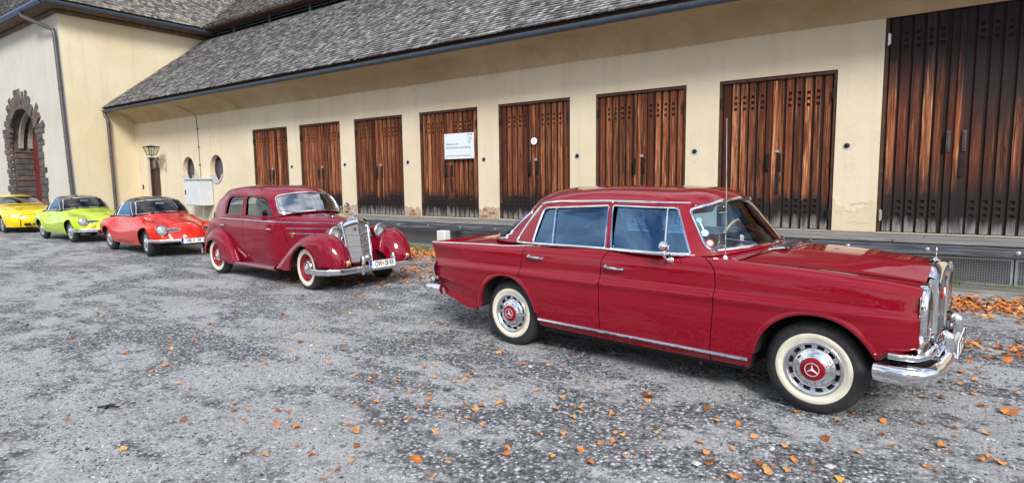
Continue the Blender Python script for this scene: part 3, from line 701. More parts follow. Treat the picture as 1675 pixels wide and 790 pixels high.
def tiles(name, o, u, w, lu, lw, m, tw=.155, th=.135, seed=1, clip=None, lift=.024):
    """shingle courses: o origin, u along the eave, w up the slope"""
    rs = np.random.RandomState(seed); o = np.array(o, float); u = np.array(u, float); w = np.array(w, float); nrm = np.cross(u, w); nrm = nrm if nrm[2] > 0 else -nrm; V = []; F = []; T = []
    nr = int(lw / th)
    for r in range(nr):
        s = -rs.rand() * tw; wob = .006 * math.sin(r * 1.3)
        while s < lu:
            t = tw * rs.uniform(.75, 1.2); a = max(0, s); b_ = min(lu, s + t - .008); s += t
            if b_ - a < .03: continue
            y0 = r * th + rs.uniform(-.014, .014) + wob; y1 = y0 + th * 1.15; l = lift + rs.uniform(-.004, .012); tilt = rs.uniform(-.004, .004)
            if clip is not None:
                c = o + u * ((a + b_) / 2) + w * y0
                if not clip(c): continue
            k = len(V)
            for (p, q, hgt) in ((a, y0, l + tilt), (b_, y0, l - tilt), (b_, y1, .002), (a, y1, .002), (a, y0, -.004), (b_, y0, -.004)): V.append(o + u * p + w * q + nrm * hgt)
            F += [(k, k + 1, k + 2, k + 3), (k + 4, k + 5, k + 1, k)]; T += [rs.rand()] * 6
    me = bpy.data.meshes.new(name); me.from_pydata([tuple(v) for v in V], [], F); at = me.attributes.new('tint', 'FLOAT', 'POINT'); at.data.foreach_set('value', T); me.materials.append(m); ob = link(name, me); tag(ob, kind='stuff'); return ob
SL = math.atan2(8.45 - 4.86, 15.5 - 10.90); wv = (0, math.cos(SL), math.sin(SL)); LW = math.hypot(8.45 - 4.86, 4.6)
t1 = reparent(tiles('roof_shingles', (X0 + .02, 10.86, 4.885), (1, 0, 0), wv, X1 - X0, LW + .02, TILE), barn)
bobj(MB().add([(X0, 10.88, 4.865), (X1, 10.88, 4.865), (X1, 15.6, 4.865 + 4.72 * math.tan(SL)), (X0, 15.6, 4.865 + 4.72 * math.tan(SL))], [(0, 1, 2, 3)]), 'roof_deck', IRON, fix=False)
# louvre band and upper roof
lo = MB().box((X0 - 2, 15.72, 8.35), (X1, 15.76, 9.3)); bobj(lo, 'louvre_backing', VOID)
for k in range(3):
    M = Matrix.Translation((0, 15.62, 8.56 + k * .13)) @ Matrix.Rotation(.6, 4, 'X'); bobj(MB().box((X0 - .5, -.075, -.009), (X1, .075, .009), M=M), 'louvre_slat', GUTTER)
for k in range(13): bobj(MB().box((-29.2 + 2.8 * k, 15.50, 8.42), (-29.08 + 2.8 * k, 15.60, 8.98)), 'louvre_post', PIPE)
reparent(tiles('upper_roof_shingles', (X0 - 6, 15.10, 8.92), (1, 0, 0), wv, X1 - X0 + 6, 6.5, TILEB, seed=4, lift=.02), barn)
reparent(tiles('eaves_course_shingles', (X0 - .6, 15.06, 8.88), (1, 0, 0), wv, X1 - X0, .52, TILEB, seed=6, lift=.055), barn)
bobj(MB().box((X0 - 1, 15.08, 8.82), (X1, 15.8, 8.865)), 'upper_eaves_board', FRAMEW)
bobj(MB().add([(X0 - 6, 15.12, 8.895), (X1, 15.12, 8.895), (X1, 20.6, 8.895 + 5.48 * math.tan(SL)), (X0 - 6, 20.6, 8.895 + 5.48 * math.tan(SL))], [(0, 1, 2, 3)]), 'upper_roof_deck', IRON, fix=False)
# barn doors ---------------------------------------------------------------
def board_mesh(w, z0, z1, holes, th=.024):
    """upright board with square vent holes; local origin at its foot"""
    b = MB(); zc = sorted(holes); hs = .028; edges = [0] + [e for z in zc for e in (z - hs, z + hs)] + [z1 - z0]
    if not zc: b.bbox((-w / 2, -th, 0), (w / 2, 0, z1 - z0), .005); return b.mesh('board', None, True)
    for i in range(0, len(edges), 2): b.box((-w / 2, -th, edges[i]), (w / 2, 0, edges[i + 1]))
    for z in zc: b.box((-w / 2, -th, z - hs), (-.030, 0, z + hs)).box((.030, -th, z - hs), (w / 2, 0, z + hs))
    return b.mesh('board', None, True)
bm_cache = {}
rd = random.Random(11)
def barn_door(x0, x1, zt, idx, tall=False):
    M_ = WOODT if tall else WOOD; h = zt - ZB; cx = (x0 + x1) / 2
    fr = MB(); e = .055
    fr.bbox((x0 + .002, D + .02, ZB + .002), (x0 + e, D + .12, zt - .002), .004).bbox((x1 - e, D + .02, ZB + .002), (x1 - .002, D + .12, zt - .002), .004).bbox((x0 + e, D + .02, zt - .065), (x1 - e, D + .12, zt - .002), .004)
    d = empty('barn_door', (cx - barn.location.x, 0, ZB)); d.parent = barn
    off = Matrix.Translation((-(cx), -D, -ZB))
    def dobj(b, name, m, **k): o = b.obj(name, m, None, **k); o.data.transform(off); o.parent = d; return o
    dobj(fr, 'door_frame', FRAMEW)
    for lo_, hi_ in ((x0 + e, cx - .006), (cx + .006, x1 - e)): dobj(MB().box((lo_ + .002, D + .085, ZB + .012), (hi_ - .002, D + .105, zt - .068)), 'inner_boarding', INNER)
    for sd in (0, 1):
        lo_, hi_ = ((x0 + e + .004, cx - .008), (cx + .008, x1 - e - .004))[sd]; n = 6; pitch = (hi_ - lo_) / n
        for k in range(n):
            w = round(pitch * rd.choice((.66, .72, .78)), 3); hol = (k in (0, 1, 2, 3)) if sd == 0 else (k in (2, 3, 4, 5)); hol = hol and not (sd == 0 and k == 0 and n > 5 and False)
            if sd == 0: hol = k in (1, 2, 3, 4)
            else: hol = k in (1, 2, 3, 4)
            key = (w, round(h, 2), hol)
            if key not in bm_cache: bm_cache[key] = board_mesh(w, ZB, zt - .085, [h - .36, h - .47, h - .58, .30, .41, .52] if hol else [])
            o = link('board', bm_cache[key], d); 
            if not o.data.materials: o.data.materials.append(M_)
            o.location = (lo_ + pitch * (k + .5) + rd.uniform(-.006, .006) - cx, .085 + rd.uniform(-.006, .003), .015 + rd.uniform(-.004, .004)); o.rotation_euler = (0, rd.uniform(-.0015, .0015), 0)
    dobj(MB().bbox((cx - .035, D + .030, ZB + .02), (cx + .035, D + .058, zt - .09), .004), 'cover_strip', M_)
    hz = ZB + (1.22 if not tall else 1.50)
    for sx_ in (-.11, .10):
        dobj(MB().bbox((cx + sx_ - .030, D + .036, hz - .14), (cx + sx_ + .030, D + .056, hz + .20), .004).tube([(cx + sx_, D + .05, hz - .11), (cx + sx_, D - .005, hz - .09), (cx + sx_, D - .012, hz + .03), (cx + sx_, D - .005, hz + .15), (cx + sx_, D + .05, hz + .17)], .012, 6), 'door_handle', PIPE if tall else IRON)
    if idx in (0, 1, 2, 4, 5, 6): dobj(MB().bbox((cx + .02, D + .018, hz + .22), (cx + .10, D + .034, hz + .28 if idx != 6 else hz + .265), .003), 'lock_plate', GALV)
    dobj(MB().bbox((cx + .045, D + .024, hz - .55), (cx + .105, D + .04, hz - .16), .003), 'latch_plate', IRON)
    for zz in (ZB + .30, zt - .42):
        for xx, s_ in ((x0 + e, 1), (x1 - e, -1)): dobj(MB().bbox((min(xx, xx + s_ * .012) - .018, D + .0, zz - .085), (max(xx, xx + s_ * .012) + .018, D + .022, zz + .085), .004).tube([(xx, D - .004, zz - .10), (xx, D - .004, zz + .10)], .014, 8), 'hinge', GALV if tall and s_ > 0 else IRON)
    return d
for i, (a, c, t) in enumerate(doors): barn_door(a, c, t, i, i == 7)
# each wood kind needs its own board meshes
# wall holdbacks beside the doors
for i in range(7):
    x = doors[i][1] + .19; z = 2.17; bobj(MB().lathe([(.045, 0), (.045, .012), (.03, .02), (.028, .035), (.001, .04)], (x, D, z), 'y', n=16, sgn=-1), 'door_stop', IRON)
    bobj(MB().lathe([(.085, 0), (.07, .004), (.04, .005)], (x + .01, D, z), 'y', n=12, sgn=-1), 'patched_plaster', FRONTM)
# crumbling plaster with bricks at the foot of the piers
def blob(x0, x1, z0, z1, seed, n=30):
    rs = np.random.RandomState(seed); P = []; w = np.cumsum(rs.randn(n)) ; w = (w - w.min()) / (w.max() - w.min())
    for k, t in enumerate(np.linspace(0, 1, n)): P.append((x0 + (x1 - x0) * t, z0 + (z1 - z0) * (.55 + .42 * w[k]) + rs.uniform(-.006, .006)))
    return [(x1, z0), (x0, z0)] + P
for i, hgt in ((1, .30), (2, .30), (3, .34), (6, .62)):
    a, c = doors[i][1] + .004, doors[i + 1][0] - .004; P = np.array(blob(a, c, ZB + .002, ZB + hgt, 5 + i)); v2, F2, l2 = cdt(P if area2(P) > 0 else P[::-1], [], .12)
    m_ = BAREM if i == 6 else MORTAR; b = MB(); dd = .010; b.add([(x, D - dd, z) for x, z in v2], [tuple(f) for f in F2]); L = l2[0]; n = len(L); b.add([(v2[k][0], D - dd, v2[k][1]) for k in L] + [(v2[k][0], D + .01, v2[k][1]) for k in L], [(k, (k + 1) % n, n + (k + 1) % n, n + k) for k in range(n)]); bobj(b, 'exposed_render', m_, angle=None)
    rr = random.Random(i)
    if i != 6:
        for k in range(3):
            bx = a + rr.uniform(.05, c - a - .3); bz = ZB + .03 + .085 * rr.randrange(0, 3); bobj(MB().bbox((bx, D - .020, bz), (bx + rr.uniform(.14, .23), D, bz + .062), .008), 'brick', BRICK)
    else:
        rs = np.random.RandomState(4)
        for z0c, xa, xb in ((.965, a + .05, a + .42), (.80, a + .25, c - .06), (1.12, a + .3, c - .15)):
            xs_ = np.linspace(xa, xb, 14); zs_ = z0c + np.cumsum(rs.uniform(-.016, .016, 14)); bobj(MB().tube([(x, D - .0105, z) for x, z in zip(xs_, zs_)], list(rs.uniform(.0012, .0045, 14)), 4), 'plaster_crack', MORTAR)
# round windows
for wx, wz, rx, rz in WIN:
    w = empty('round_window', (wx - barn.location.x, 0, wz)); w.parent = barn; off = Matrix.Translation((-wx, -D, -wz))
    def wobj(b, name, m, par=w, **k): o = b.obj(name, m, None, **k); o.data.transform(off); o.parent = par; return o
    ring = lambda k, y: [(wx + rx * k * math.cos(t), D + y, wz + rz * k * math.sin(t)) for t in np.linspace(0, 2 * PI, 40, endpoint=False)]
    wobj(MB().grid([ring(1.0, .20), ring(.98, .17), ring(.88, .17), ring(.87, .22)], closed_u=True), 'window_frame', FRAMEW)
    wobj(MB().grid([ring(.88, .205), ring(.001, .205)], closed_u=True), 'pane', simple('dark_round_glass', (.045, .052, .062), .22))
    wobj(MB().tube(ring(.70, .20), .012, 6, closed=True), 'inner_ring', FRAMEW)
    wobj(MB().grid([[(wx + rx * k * math.cos(t), D + y, wz + rz * k * math.sin(t)) for t in np.linspace(PI * 1.14, PI * 1.86, 14)] for k, y in ((1.06, -.045), (1.06, .0), (.985, .17), (.93, .17), (.93, -.045), (1.06, -.045))]), 'window_sill', CAB0, angle=40)
# small side door
sdr = empty('side_door', (-27.4 - barn.location.x, 0, SD[2])); sdr.parent = barn; off = Matrix.Translation((27.4, -D, -SD[2]))
def sobj(b, name, m): o = b.obj(name, m, None); o.data.transform(off); o.parent = sdr
sobj(MB().bbox((SD[0] + .01, D + .14, SD[2]), (SD[1] - .01, D + .19, 2.28), .004), 'door_leaf', simple('aubergine_paint', (.030, .008, .018), .4, var=.2, scale=5))
fm = MB().box((SD[0], D + .09, SD[2]), (SD[0] + .07, D + .20, 2.80)).box((SD[1] - .07, D + .09, SD[2]), (SD[1], D + .20, 2.80)).box((SD[0] + .07, D + .09, 2.74), (SD[1] - .07, D + .20, 2.80)).box((SD[0] + .07, D + .08, 2.27), (SD[1] - .07, D + .20, 2.35)).box((-27.43, D + .10, 2.35), (-27.38, D + .18, 2.74)); sobj(fm, 'door_frame', FRAMEW)
sobj(MB().box((SD[0] + .07, D + .15, 2.35), (SD[1] - .07, D + .155, 2.74)), 'fanlight_pane', simple('grey_pane', (.10, .10, .11), .2, coat=1.0)); sobj(MB().tube([(-27.02, D + .14, 1.25), (-27.02, D + .09, 1.25), (-27.14, D + .085, 1.25)], .012, 6), 'door_handle', GALV)
bobj(MB().bbox((-28.53, D - .03, 1.42), (-28.43, D, 1.62), .008), 'light_switch', BLACKP)

# lamp, cable, cabinet, sign ------------------------------------------------------------
lp = empty('wall_lantern', (-26.2, D, 2.6)); tag(lp, 'old four-sided wall lantern on an iron bracket above the small dark door', 'lantern')
def lobj(b, name, m, par=lp, root=None, **k): o = b.obj(name, m, None, **k); o.data.transform(Matrix.Translation((root or lp).location).inverted()); o.parent = par; return o
lx, ly = -26.25, D - .55
LQ = Matrix.Translation((0, 0, -.26))
def lmesh(b): b.v = [tuple(LQ @ Vector(v)) for v in b.v]; return b
lobj(lmesh(MB().tube([(lx, D, 2.98), (lx, ly, 3.0)], .020, 8).tube([(lx, D, 2.45), (lx, D - .16, 2.62), (lx, D - .42, 2.97)], .014, 8).box((lx - .035, D - .02, 2.38), (lx + .035, D, 3.08)).lathe([(.03, 0), (.03, .10)], (lx, ly, 2.98), 'z', n=10)), 'bracket', GALV)
fr = MB(); q0, q1, z0_, z1_ = .12, .23, 3.09, 3.42
for sx_ in (-1, 1):
    for sy_ in (-1, 1): fr.tube([(lx + sx_ * q0, ly + sy_ * q0, z0_), (lx + sx_ * q1, ly + sy_ * q1, z1_)], .013, 5)
for q, z in ((q0, z0_), (q1, z1_)): fr.tube([(lx - q, ly - q, z), (lx + q, ly - q, z), (lx + q, ly + q, z), (lx - q, ly + q, z)], .013, 5, closed=True)
fr.add([(lx - .245, ly - .245, 3.43), (lx + .245, ly - .245, 3.43), (lx + .245, ly + .245, 3.43), (lx - .245, ly + .245, 3.43), (lx, ly, 3.49)], [(0, 1, 4), (1, 2, 4), (2, 3, 4), (3, 0, 4), (3, 2, 1, 0)]); lobj(lmesh(fr), 'lantern_frame', IRON)
LG = glassmat('cloudy_lantern_glass', (.80, .80, .74), .10, 1.45)
for sx_, sy_ in ((0, -1), (1, 0), (0, 1), (-1, 0)):
    c = []
    for q, z in ((q0, z0_ + .01), (q1, z1_ - .01)): c += [(lx + (sx_ * q if sx_ else -q), ly + (sy_ * q if sy_ else -q), z), (lx + (sx_ * q if sx_ else q), ly + (sy_ * q if sy_ else q), z)]
    lobj(lmesh(MB().add(c, [(0, 1, 3, 2)])), 'glass_pane', LG, fix=False)
lobj(lmesh(MB().lathe([(.02, 0), (.02, .10), (.035, .17), (.025, .23), (.001, .25)], (lx, ly, 3.08), 'z', n=12)), 'bulb', WHITEP)
cb = MB().tube([(-24.0, D - .5, 4.66), (-23.75, D - .05, 4.42), (-23.55, D - .012, 4.25), (-23.5, D - .012, 3.3), (-23.48, D - .012, 1.78)], .012, 6)
for z in (3.75, 3.05, 2.35): cb.box((-23.55, D - .03, z), (-23.45, D, z + .05))
tag(cb.obj('wall_cable', PIPE), 'thin grey cable running down the cream wall between the two round windows', 'cable')
bx = empty('electric_cabinet', (-23.3, 11.65, 0)); tag(bx, 'pale grey metal electric cabinet on the wall below the round windows', 'cabinet')
CAB = simple('pale_grey_cabinet', (.56, .60, .63), .4, var=.05, scale=3)
lobj(MB().bbox((-23.72, 11.55, .80), (-22.62, 12.08, 1.80), .01), 'housing', CAB, bx, bx); lobj(MB().box((-23.78, 11.48, 1.80), (-22.56, 12.09, 1.835)), 'lid', CAB, bx, bx)
lobj(MB().bbox((-23.68, 11.53, .83), (-23.19, 11.548, 1.77), .004), 'door', CAB, bx, bx); lobj(MB().bbox((-23.17, 11.53, .83), (-22.66, 11.548, 1.77), .004), 'door', CAB, bx, bx); lobj(MB().bbox((-23.63, 11.505, 1.22), (-23.59, 11.53, 1.40), .004), 'lock_handle', IRON, bx, bx)
lobj(MB().tube([(-23.1, 11.9, .80), (-23.1, 11.9, 0)], .03, 8).tube([(-22.95, 11.85, .80), (-22.9, 11.8, .35), (-22.95, 11.85, .0)], .02, 6).tube([(-23.55, 11.95, 1.83), (-23.55, 11.95, 2.15)], .02, 6), 'pipes', GALV, bx, bx)
# ---------------------------------------------------------------- notice board on the fourth door
sg_ = empty('notice_board', (-10.166, D - .03, 2.54)); tag(sg_, 'white printed notice board with a crest, screwed to the fourth brown board door', 'sign')
SIGN = simple('white_sign_panel', (.66, .72, .80), .35)
MB().bbox((-.505, -.008, -.333), (.505, .008, .333), .002).obj('panel', SIGN, sg_)
SI = simple('sign_text_blue', (.03, .06, .13), .5); rx_ = (PI / 2, 0, 0)
text_obj('lettering', 'Gefördert von der', .072, sg_, SI, (-.45, -.0092, .055), rx_, .0006, 'LEFT', .82)
text_obj('lettering', 'Steiermärkischen Landesregierung', .072, sg_, SI, (-.45, -.0092, -.035), rx_, .0006, 'LEFT', .86)
text_obj('lettering', 'zur Erhaltung historischer Baudenkmäler', .052, sg_, SI, (-.45, -.0092, -.25), rx_, .0006, 'LEFT', 1.0)
CRC = simple('crest_print', (.26, .34, .44), .5)
cp_ = MB(); sh = [(-.07, .12), (.07, .12), (.07, 0), (.045, -.07), (0, -.11), (-.045, -.07), (-.07, 0)]
cp_.tube([(.36 + x, -.0085, .155 + z) for x, z in sh], .005, 4, closed=True)
cp_.tube([(.32, -.0085, .20), (.37, -.0085, .23), (.40, -.0085, .19), (.35, -.0085, .15), (.33, -.0085, .11), (.38, -.0085, .10), (.36, -.0085, .07)], .008, 4).tube([(.30, -.0085, .29), (.33, -.0085, .30), (.36, -.0085, .285), (.39, -.0085, .30), (.42, -.0085, .29)], .008, 4).tube([(.395, -.0085, .22), (.41, -.0085, .16), (.39, -.0085, .13)], .006, 4); cp_.obj('crest', CRC, sg_)
b = MB()
for x, z in ((-.44, .29), (.44, .29), (-.44, -.29), (.44, -.29)): b.lathe([(.012, 0), (.012, .004), (.001, .006)], (x, -.008, z), 'y', n=10, sgn=-1)
b.obj('screws', IRON, sg_)
bd = empty('round_badge', (-7.823, D + .0, 2.56)); tag(bd, 'small round white badge fixed to the middle of the fifth brown board door', 'badge')
MB().lathe([(.085, 0), (.085, .012), (.001, .013)], (0, 0, 0), 'y', n=28, sgn=-1).obj('disc', WHITEP, bd)
MB().tube([(-.025, -.0135, .03), (.025, -.0135, .03), (.025, -.0135, -.01), (0, -.0135, -.035), (-.025, -.0135, -.01)], .007, 4, closed=True).obj('emblem', CRC, bd)

# ---------------------------------------------------------------- loading dock
dock = empty('loading_dock', (-8, 11.4, 0)); tag(dock, 'grey plank loading dock with dark edge beam and wire mesh skirt below the barn doors', 'platform')
DX0, DX1 = -20.4, 7.5
rr = random.Random(3)
for row in range(4):
    y0 = 10.84 + row * .318; x = DX0 - rr.uniform(0, 2) * 0
    while x < DX1:
        L = min(rr.choice((3.6, 4.0, 4.4, 2.8)), DX1 - x)
        if L < .3: break
        bobj(MB().bbox((x + .006, y0 + .009, .600 + rr.uniform(-.004, .004)), (x + L - .009, y0 + .303, .642 + rr.uniform(-.005, .005)), .006), 'plank', PLANK, dock); x += L
x = DX0
while x < DX1 - .2:
    L = min(rr.choice((4.2, 4.6, 5.0)), DX1 - x); o = bobj(MB().bbox((x + .006, 10.845, .425), (x + L - .006, 11.02, .588), .022), 'edge_beam', BEAM, dock)
    bb = MB()
    for k in range(max(2, int(L / 1.05))): bb.lathe([(.030, 0), (.030, .008), (.020, .012), (.018, .022), (.001, .024)], (x + .35 + k * 1.05, 10.846, .515), 'y', n=12, sgn=-1)
    s = bobj(bb, 'beam_bolts', GALV, dock); s.parent = o; s.matrix_parent_inverse = Matrix.Identity(4); x += L
# mesh panels
seg = 2.15; x = DX0
while x < DX1 - .3:
    b = MB(); x1 = x + seg - .02; y = 11.06
    b.box((x, y - .018, .385), (x1, y + .018, .418)).box((x, y - .018, .0), (x1, y + .018, .034)).box((x, y - .018, .034), (x + .03, y + .018, .385)).box((x1 - .03, y - .018, .034), (x1, y + .018, .385)); fr_ = bobj(b, 'mesh_frame', GALV, dock)
    b = MB(); r_ = .0026
    for k in range(15): b.box((x + .03, y - r_, .045 + k * .0235), (x1 - .03, y + r_, .045 + k * .0235 + 2 * r_))
    nx = int((seg - .08) / .030)
    for k in range(nx): xx = x + .04 + k * .030; b.add([(xx, y - r_ * 1.4, .034), (xx + 2 * r_, y - r_ * 1.4, .034), (xx + 2 * r_, y - r_ * 1.4, .385), (xx, y - r_ * 1.4, .385), (xx + r_, y + r_ * 1.5, .034), (xx + r_, y + r_ * 1.5, .385)], [(0, 1, 2, 3), (1, 4, 5, 2), (4, 0, 3, 5)])
    s = bobj(b, 'wire_mesh', GALV, dock); s.parent = fr_; tag(s, kind='stuff'); x += seg
bobj(MB().box((DX0, 11.45, -.05), (DX1, 11.5, .59)), 'skirt_wall', simple('shadowed_skirt_backing', (.13, .13, .135), .9, var=.3, scale=2), dock)  # backing behind the mesh, its grey holds the shade under the dock
bobj(MB().bbox((DX0 - .02, 10.90, 0), (DX0 + .10, 12.05, .60), .01).bbox((DX1 - .1, 10.9, 0), (DX1, 12.05, .6), .01), 'end_board', BEAM, dock)
pb = MB().bbox((-9.70, 10.60, 0), (-9.44, 10.82, .435), .018); tag(pb.obj('concrete_post', simple('white_concrete', (.62, .62, .60), .8, var=.08, scale=8, bump=.3)), 'squat white concrete post standing in front of the dock mesh', 'post')
kb = empty('timber_sleeper', (0, 10.7, 0)); x = -2.6; k_ = 0
tag(kb, 'weathered flat timber sleepers laid on the ground in front of the mesh', 'timber')
while x < 6:
    o = MB().bbox((x + .01, -.42, -.02), (x + 2.5, .18, .045), .02).obj('sleeper_board', SLEEPER, kb); o.rotation_euler = (0, 0, .012 * (-1) ** k_); x += 2.52; k_ += 1

# ---------------------------------------------------------------- tower house
tw = empty('gatehouse', (-28.96, 9.6, 0)); tag(tw, 'tall plastered gatehouse at the left with a grey front, yellow side wall and stone arch', 'building')
def tobj(b, name, m, par=None, **k): o = b.obj(name, m, None, **k); o.data.transform(Matrix.Translation(tw.location).inverted()); o.parent = par or tw; return o
def side_x(y, z): return -28.96 + (8.5 - z) / 8.5 * .50 * max(0, 1 - (y - 9.56) / 2.54) - .0
G = [[(side_x(y, z), 9.56 + (y - 9.56) if y > 9.57 else 9.56 + .06 * (8.5 - z) / 8.5, z) for y in (9.56, 10.2, 10.8, 11.4, 12.1, 13.0, 14.5, 17.0)] for z in np.linspace(0, 8.55, 12)]
tobj(MB().grid(G, smooth=False), 'side_wall', TOWERM)
# front wall with arched opening
AX0, AX1, ASP = -36.15, -32.35, 3.35; ACX = (AX0 + AX1) / 2; AR = (AX1 - AX0) / 2
open_ = [(AX0, -.1), (AX0, ASP)] + [(ACX - AR * math.cos(t), ASP + 1.80 * math.sin(t)) for t in np.linspace(.1, PI - .1, 18)] + [(AX1, ASP), (AX1, -.1)]
fo_ = [(-60, -.1)] + open_ + [(-28.46, -.1), (-28.96, 8.6), (-60, 8.6)]
v2, F2, l2 = cdt(resample(np.array(fo_), .9) if area2(np.array(fo_)) > 0 else resample(np.array(fo_)[::-1], .9), [], 1.2)
fy = lambda z: 9.56 + .06 * (8.5 - z) / 8.5
b = MB().add([(x, fy(z), z) for x, z in v2], [tuple(f) for f in F2]); tobj(b, 'front_wall', FRONTM)
STONE = simple('dark_quarry_stone', (.075, .070, .070), .85, var=.5, scale=3.5, bump=.6); STONE2 = simple('brown_quarry_stone', (.105, .072, .058), .85, var=.45, scale=4, bump=.6); MORT = simple('pale_mortar', (.34, .31, .27), .95, var=.2, scale=9, bump=.4)
dep = .90
tobj(MB().grid([[(x, 9.63 + d, z) for x, z in open_] for d in (0, dep)], smooth=False), 'reveal', STONE2)
tobj(MB().box((AX0 - .1, 9.6 + dep, -.1), (AX1 + .1, 9.65 + dep, ASP + 1.9)), 'passage_dark', VOID)
GD = simple('oxblood_gate', (.12, .018, .014), .55, var=.35, scale=5)
for k in range(13): tobj(MB().bbox((AX1 - .02 - k * .30 - .29, 9.6 + dep - .08, 0), (AX1 - .02 - k * .30, 9.6 + dep - .03, 4.5 - .45 * abs(k - 6) / 6), .008), 'gate_board', GD)
rs_ = random.Random(9); z = .0
while z < ASP + .9:
    h = rs_.uniform(.20, .34)
    for sd in (0, 1):
        w = rs_.uniform(.35, .95) if sd else rs_.uniform(.45, .85); cx_ = AX0 if sd == 0 else AX1
        xin = 0 if z < ASP else AR * (1 - math.sqrt(max(0, 1 - ((z + h - ASP) / 1.80) ** 2)))
        a, c = (cx_ - w, cx_ + xin + .02) if sd == 0 else (cx_ - xin - .02, cx_ + w)
        tobj(MB().bbox((a, 9.545 - rs_.uniform(0, .03), z + .02), (c, 9.70, z + h - .015), .02), 'quoin_stone', STONE if rs_.random() < .65 else STONE2)
    z += h
z = .0
while z < ASP - .05:      # courses inside the deep left reveal
    h = rs_.uniform(.22, .32); y = 9.72
    while y < 9.6 + dep - .12:
        l = rs_.uniform(.6, 1.2); l = min(l, 9.6 + dep - .03 - y); tobj(MB().bbox((AX0 - .1, y, z + .02), (AX0 + rs_.uniform(.03, .07), y + l - .02, z + h - .015), .02), 'reveal_stone', STONE if rs_.random() < .6 else STONE2); y += l
    z += h
n = 17
for k in range(n):         # voussoirs of uneven length
    t = .10 + (PI - .20) * (k + .5) / n; wdt = AR * (PI - .2) / n * .43; L = rs_.uniform(.55, 1.15) * (1 if .25 < t < PI - .25 else .7)
    ca, sa = -math.cos(t), math.sin(t); M = Matrix.Translation((ACX + (AR - .03) * ca, 9.55 - rs_.uniform(0, .04), ASP + 1.78 * sa)) @ Matrix.Rotation(math.atan2(ca, sa), 4, 'Y')
    tobj(MB().bbox((-wdt, 0, 0), (wdt, .16, L), .02, M=M), 'arch_stone', STONE if rs_.random() < .6 else STONE2)
for d in (.25, .60):       # stepped ribs under the vault
    tobj(MB().grid([[(ACX - (AR - dr) * math.cos(t), 9.65 + d + dy, ASP + (1.80 - dr) * math.sin(t)) for t in np.linspace(.05, PI - .05, 18)] for dr, dy in ((0, 0), (.16, 0), (.16, .16), (0, .16))]), 'vault_rib', MORT, angle=40)
# eaves of the gatehouse
GW = simple('brown_soffit_boards', (.13, .075, .045), .8, var=.35, scale=5, bump=.3)
tobj(MB().box((-60, 8.93, 8.66), (-28.30, 9.56, 8.72)).box((-28.955, 8.93, 8.663), (-28.32, 17, 8.723)).box((-28.40, 8.98, 8.70), (-28.34, 17, 8.93)).box((-60, 8.98, 8.70), (-28.40, 9.04, 8.93)), 'soffit', GW)
tobj(MB().bbox((-60, 9.44, 8.50), (-28.84, 9.559, 8.66), .03).bbox((-28.97, 9.44, 8.502), (-28.80, 16.0, 8.662), .03), 'cornice', GW)
for (a, c, m_, ax, cc) in ((-60, -28.35, GUTTERB, 'x', 8.90), (8.92, 15.5, GUTTER, 'y', -28.24)):
    o, s2 = gutter(a, c, 8.80, .13, m_, 'gutter', tw, ax, cc, seam=1.3); o.data.transform(Matrix.Translation(tw.location).inverted()); o.parent = tw
    s = s2.obj('gutter_brackets', m_, None); s.data.transform(Matrix.Translation(tw.location).inverted()); s.parent = o; tag(s, kind='stuff')
def tpar(o): o.data.transform(Matrix.Translation(tw.location).inverted()); o.parent = tw
a45 = math.radians(50)
tpar(tiles('side_roof_shingles', (-28.22, 8.85, 8.90), (0, 1, 0), (-math.cos(a45), 0, math.sin(a45)), 9.5, 7.5, TILEB, seed=12, lift=.02, clip=lambda c: c[1] - 8.85 > -(c[0] + 28.22) - .05))
tpar(tiles('front_roof_shingles', (-64, 8.82, 8.88), (1, 0, 0), (0, math.cos(a45), math.sin(a45)), 35.8, 7.0, TILE, seed=13, lift=.02, clip=lambda c: -(c[0] + 28.22) > c[1] - 8.85 - .05))
tobj(MB().add([(-28.2, 8.85, 8.87), (-28.2, 18, 8.87), (-36, 18, 8.87 + 7.8 * math.tan(a45)), (-36, 16.6, 8.87 + 7.8 * math.tan(a45))], [(0, 1, 2, 3)]).add([(-60, 8.85, 8.87), (-28.2, 8.85, 8.87), (-36, 16.6, 8.87 + 7.8 * math.tan(a45)), (-60, 16.6, 8.87 + 7.8 * math.tan(a45))], [(0, 1, 2, 3)]), 'roof_deck', IRON, fix=False)
# downpipes
def downpipe(pts, r, label, m=PIPE, bands=()):
    base = Vector((pts[-1][0], pts[-1][1], 0)); e = empty('downpipe', base); tag(e, label, 'downpipe'); Mx = Matrix.Translation(base).inverted()
    o = MB().tube(pts, r, 12).obj('pipe', m, None); o.data.transform(Mx); o.parent = e; b = MB()
    for z in bands:
        for i in range(len(pts) - 1):
            a, c = Vector(pts[i]), Vector(pts[i + 1])
            if (a.z - z) * (c.z - z) <= 0 and a.z != c.z: p = a + (c - a) * ((z - a.z) / (c.z - a.z)); b.lathe([(r * 1.15, -.03), (r * 1.15, .03)], tuple(p), 'z', n=14)
    o = b.obj('pipe_clamp', m, None); o.data.transform(Mx); o.parent = e
downpipe([(-30.75, 8.90, 8.72), (-30.60, 8.90, 8.52), (-29.5, 9.25, 8.05), (-29.05, 9.44, 7.85), (-29.02, 9.45, 7.6), (-28.62, 9.48, 0)], .075, 'long brown downpipe running down the corner of the tall gatehouse', bands=(7.4, 5.5, 3.6, 1.8))
downpipe([(-28.86, 10.93, 4.70), (-28.80, 10.93, 4.55), (-28.74, 11.0, 4.4), (-28.66, 11.02, 0)], .062, 'short brown downpipe at the left end of the long storehouse gutter', bands=(4.2, 2.8, 1.4))

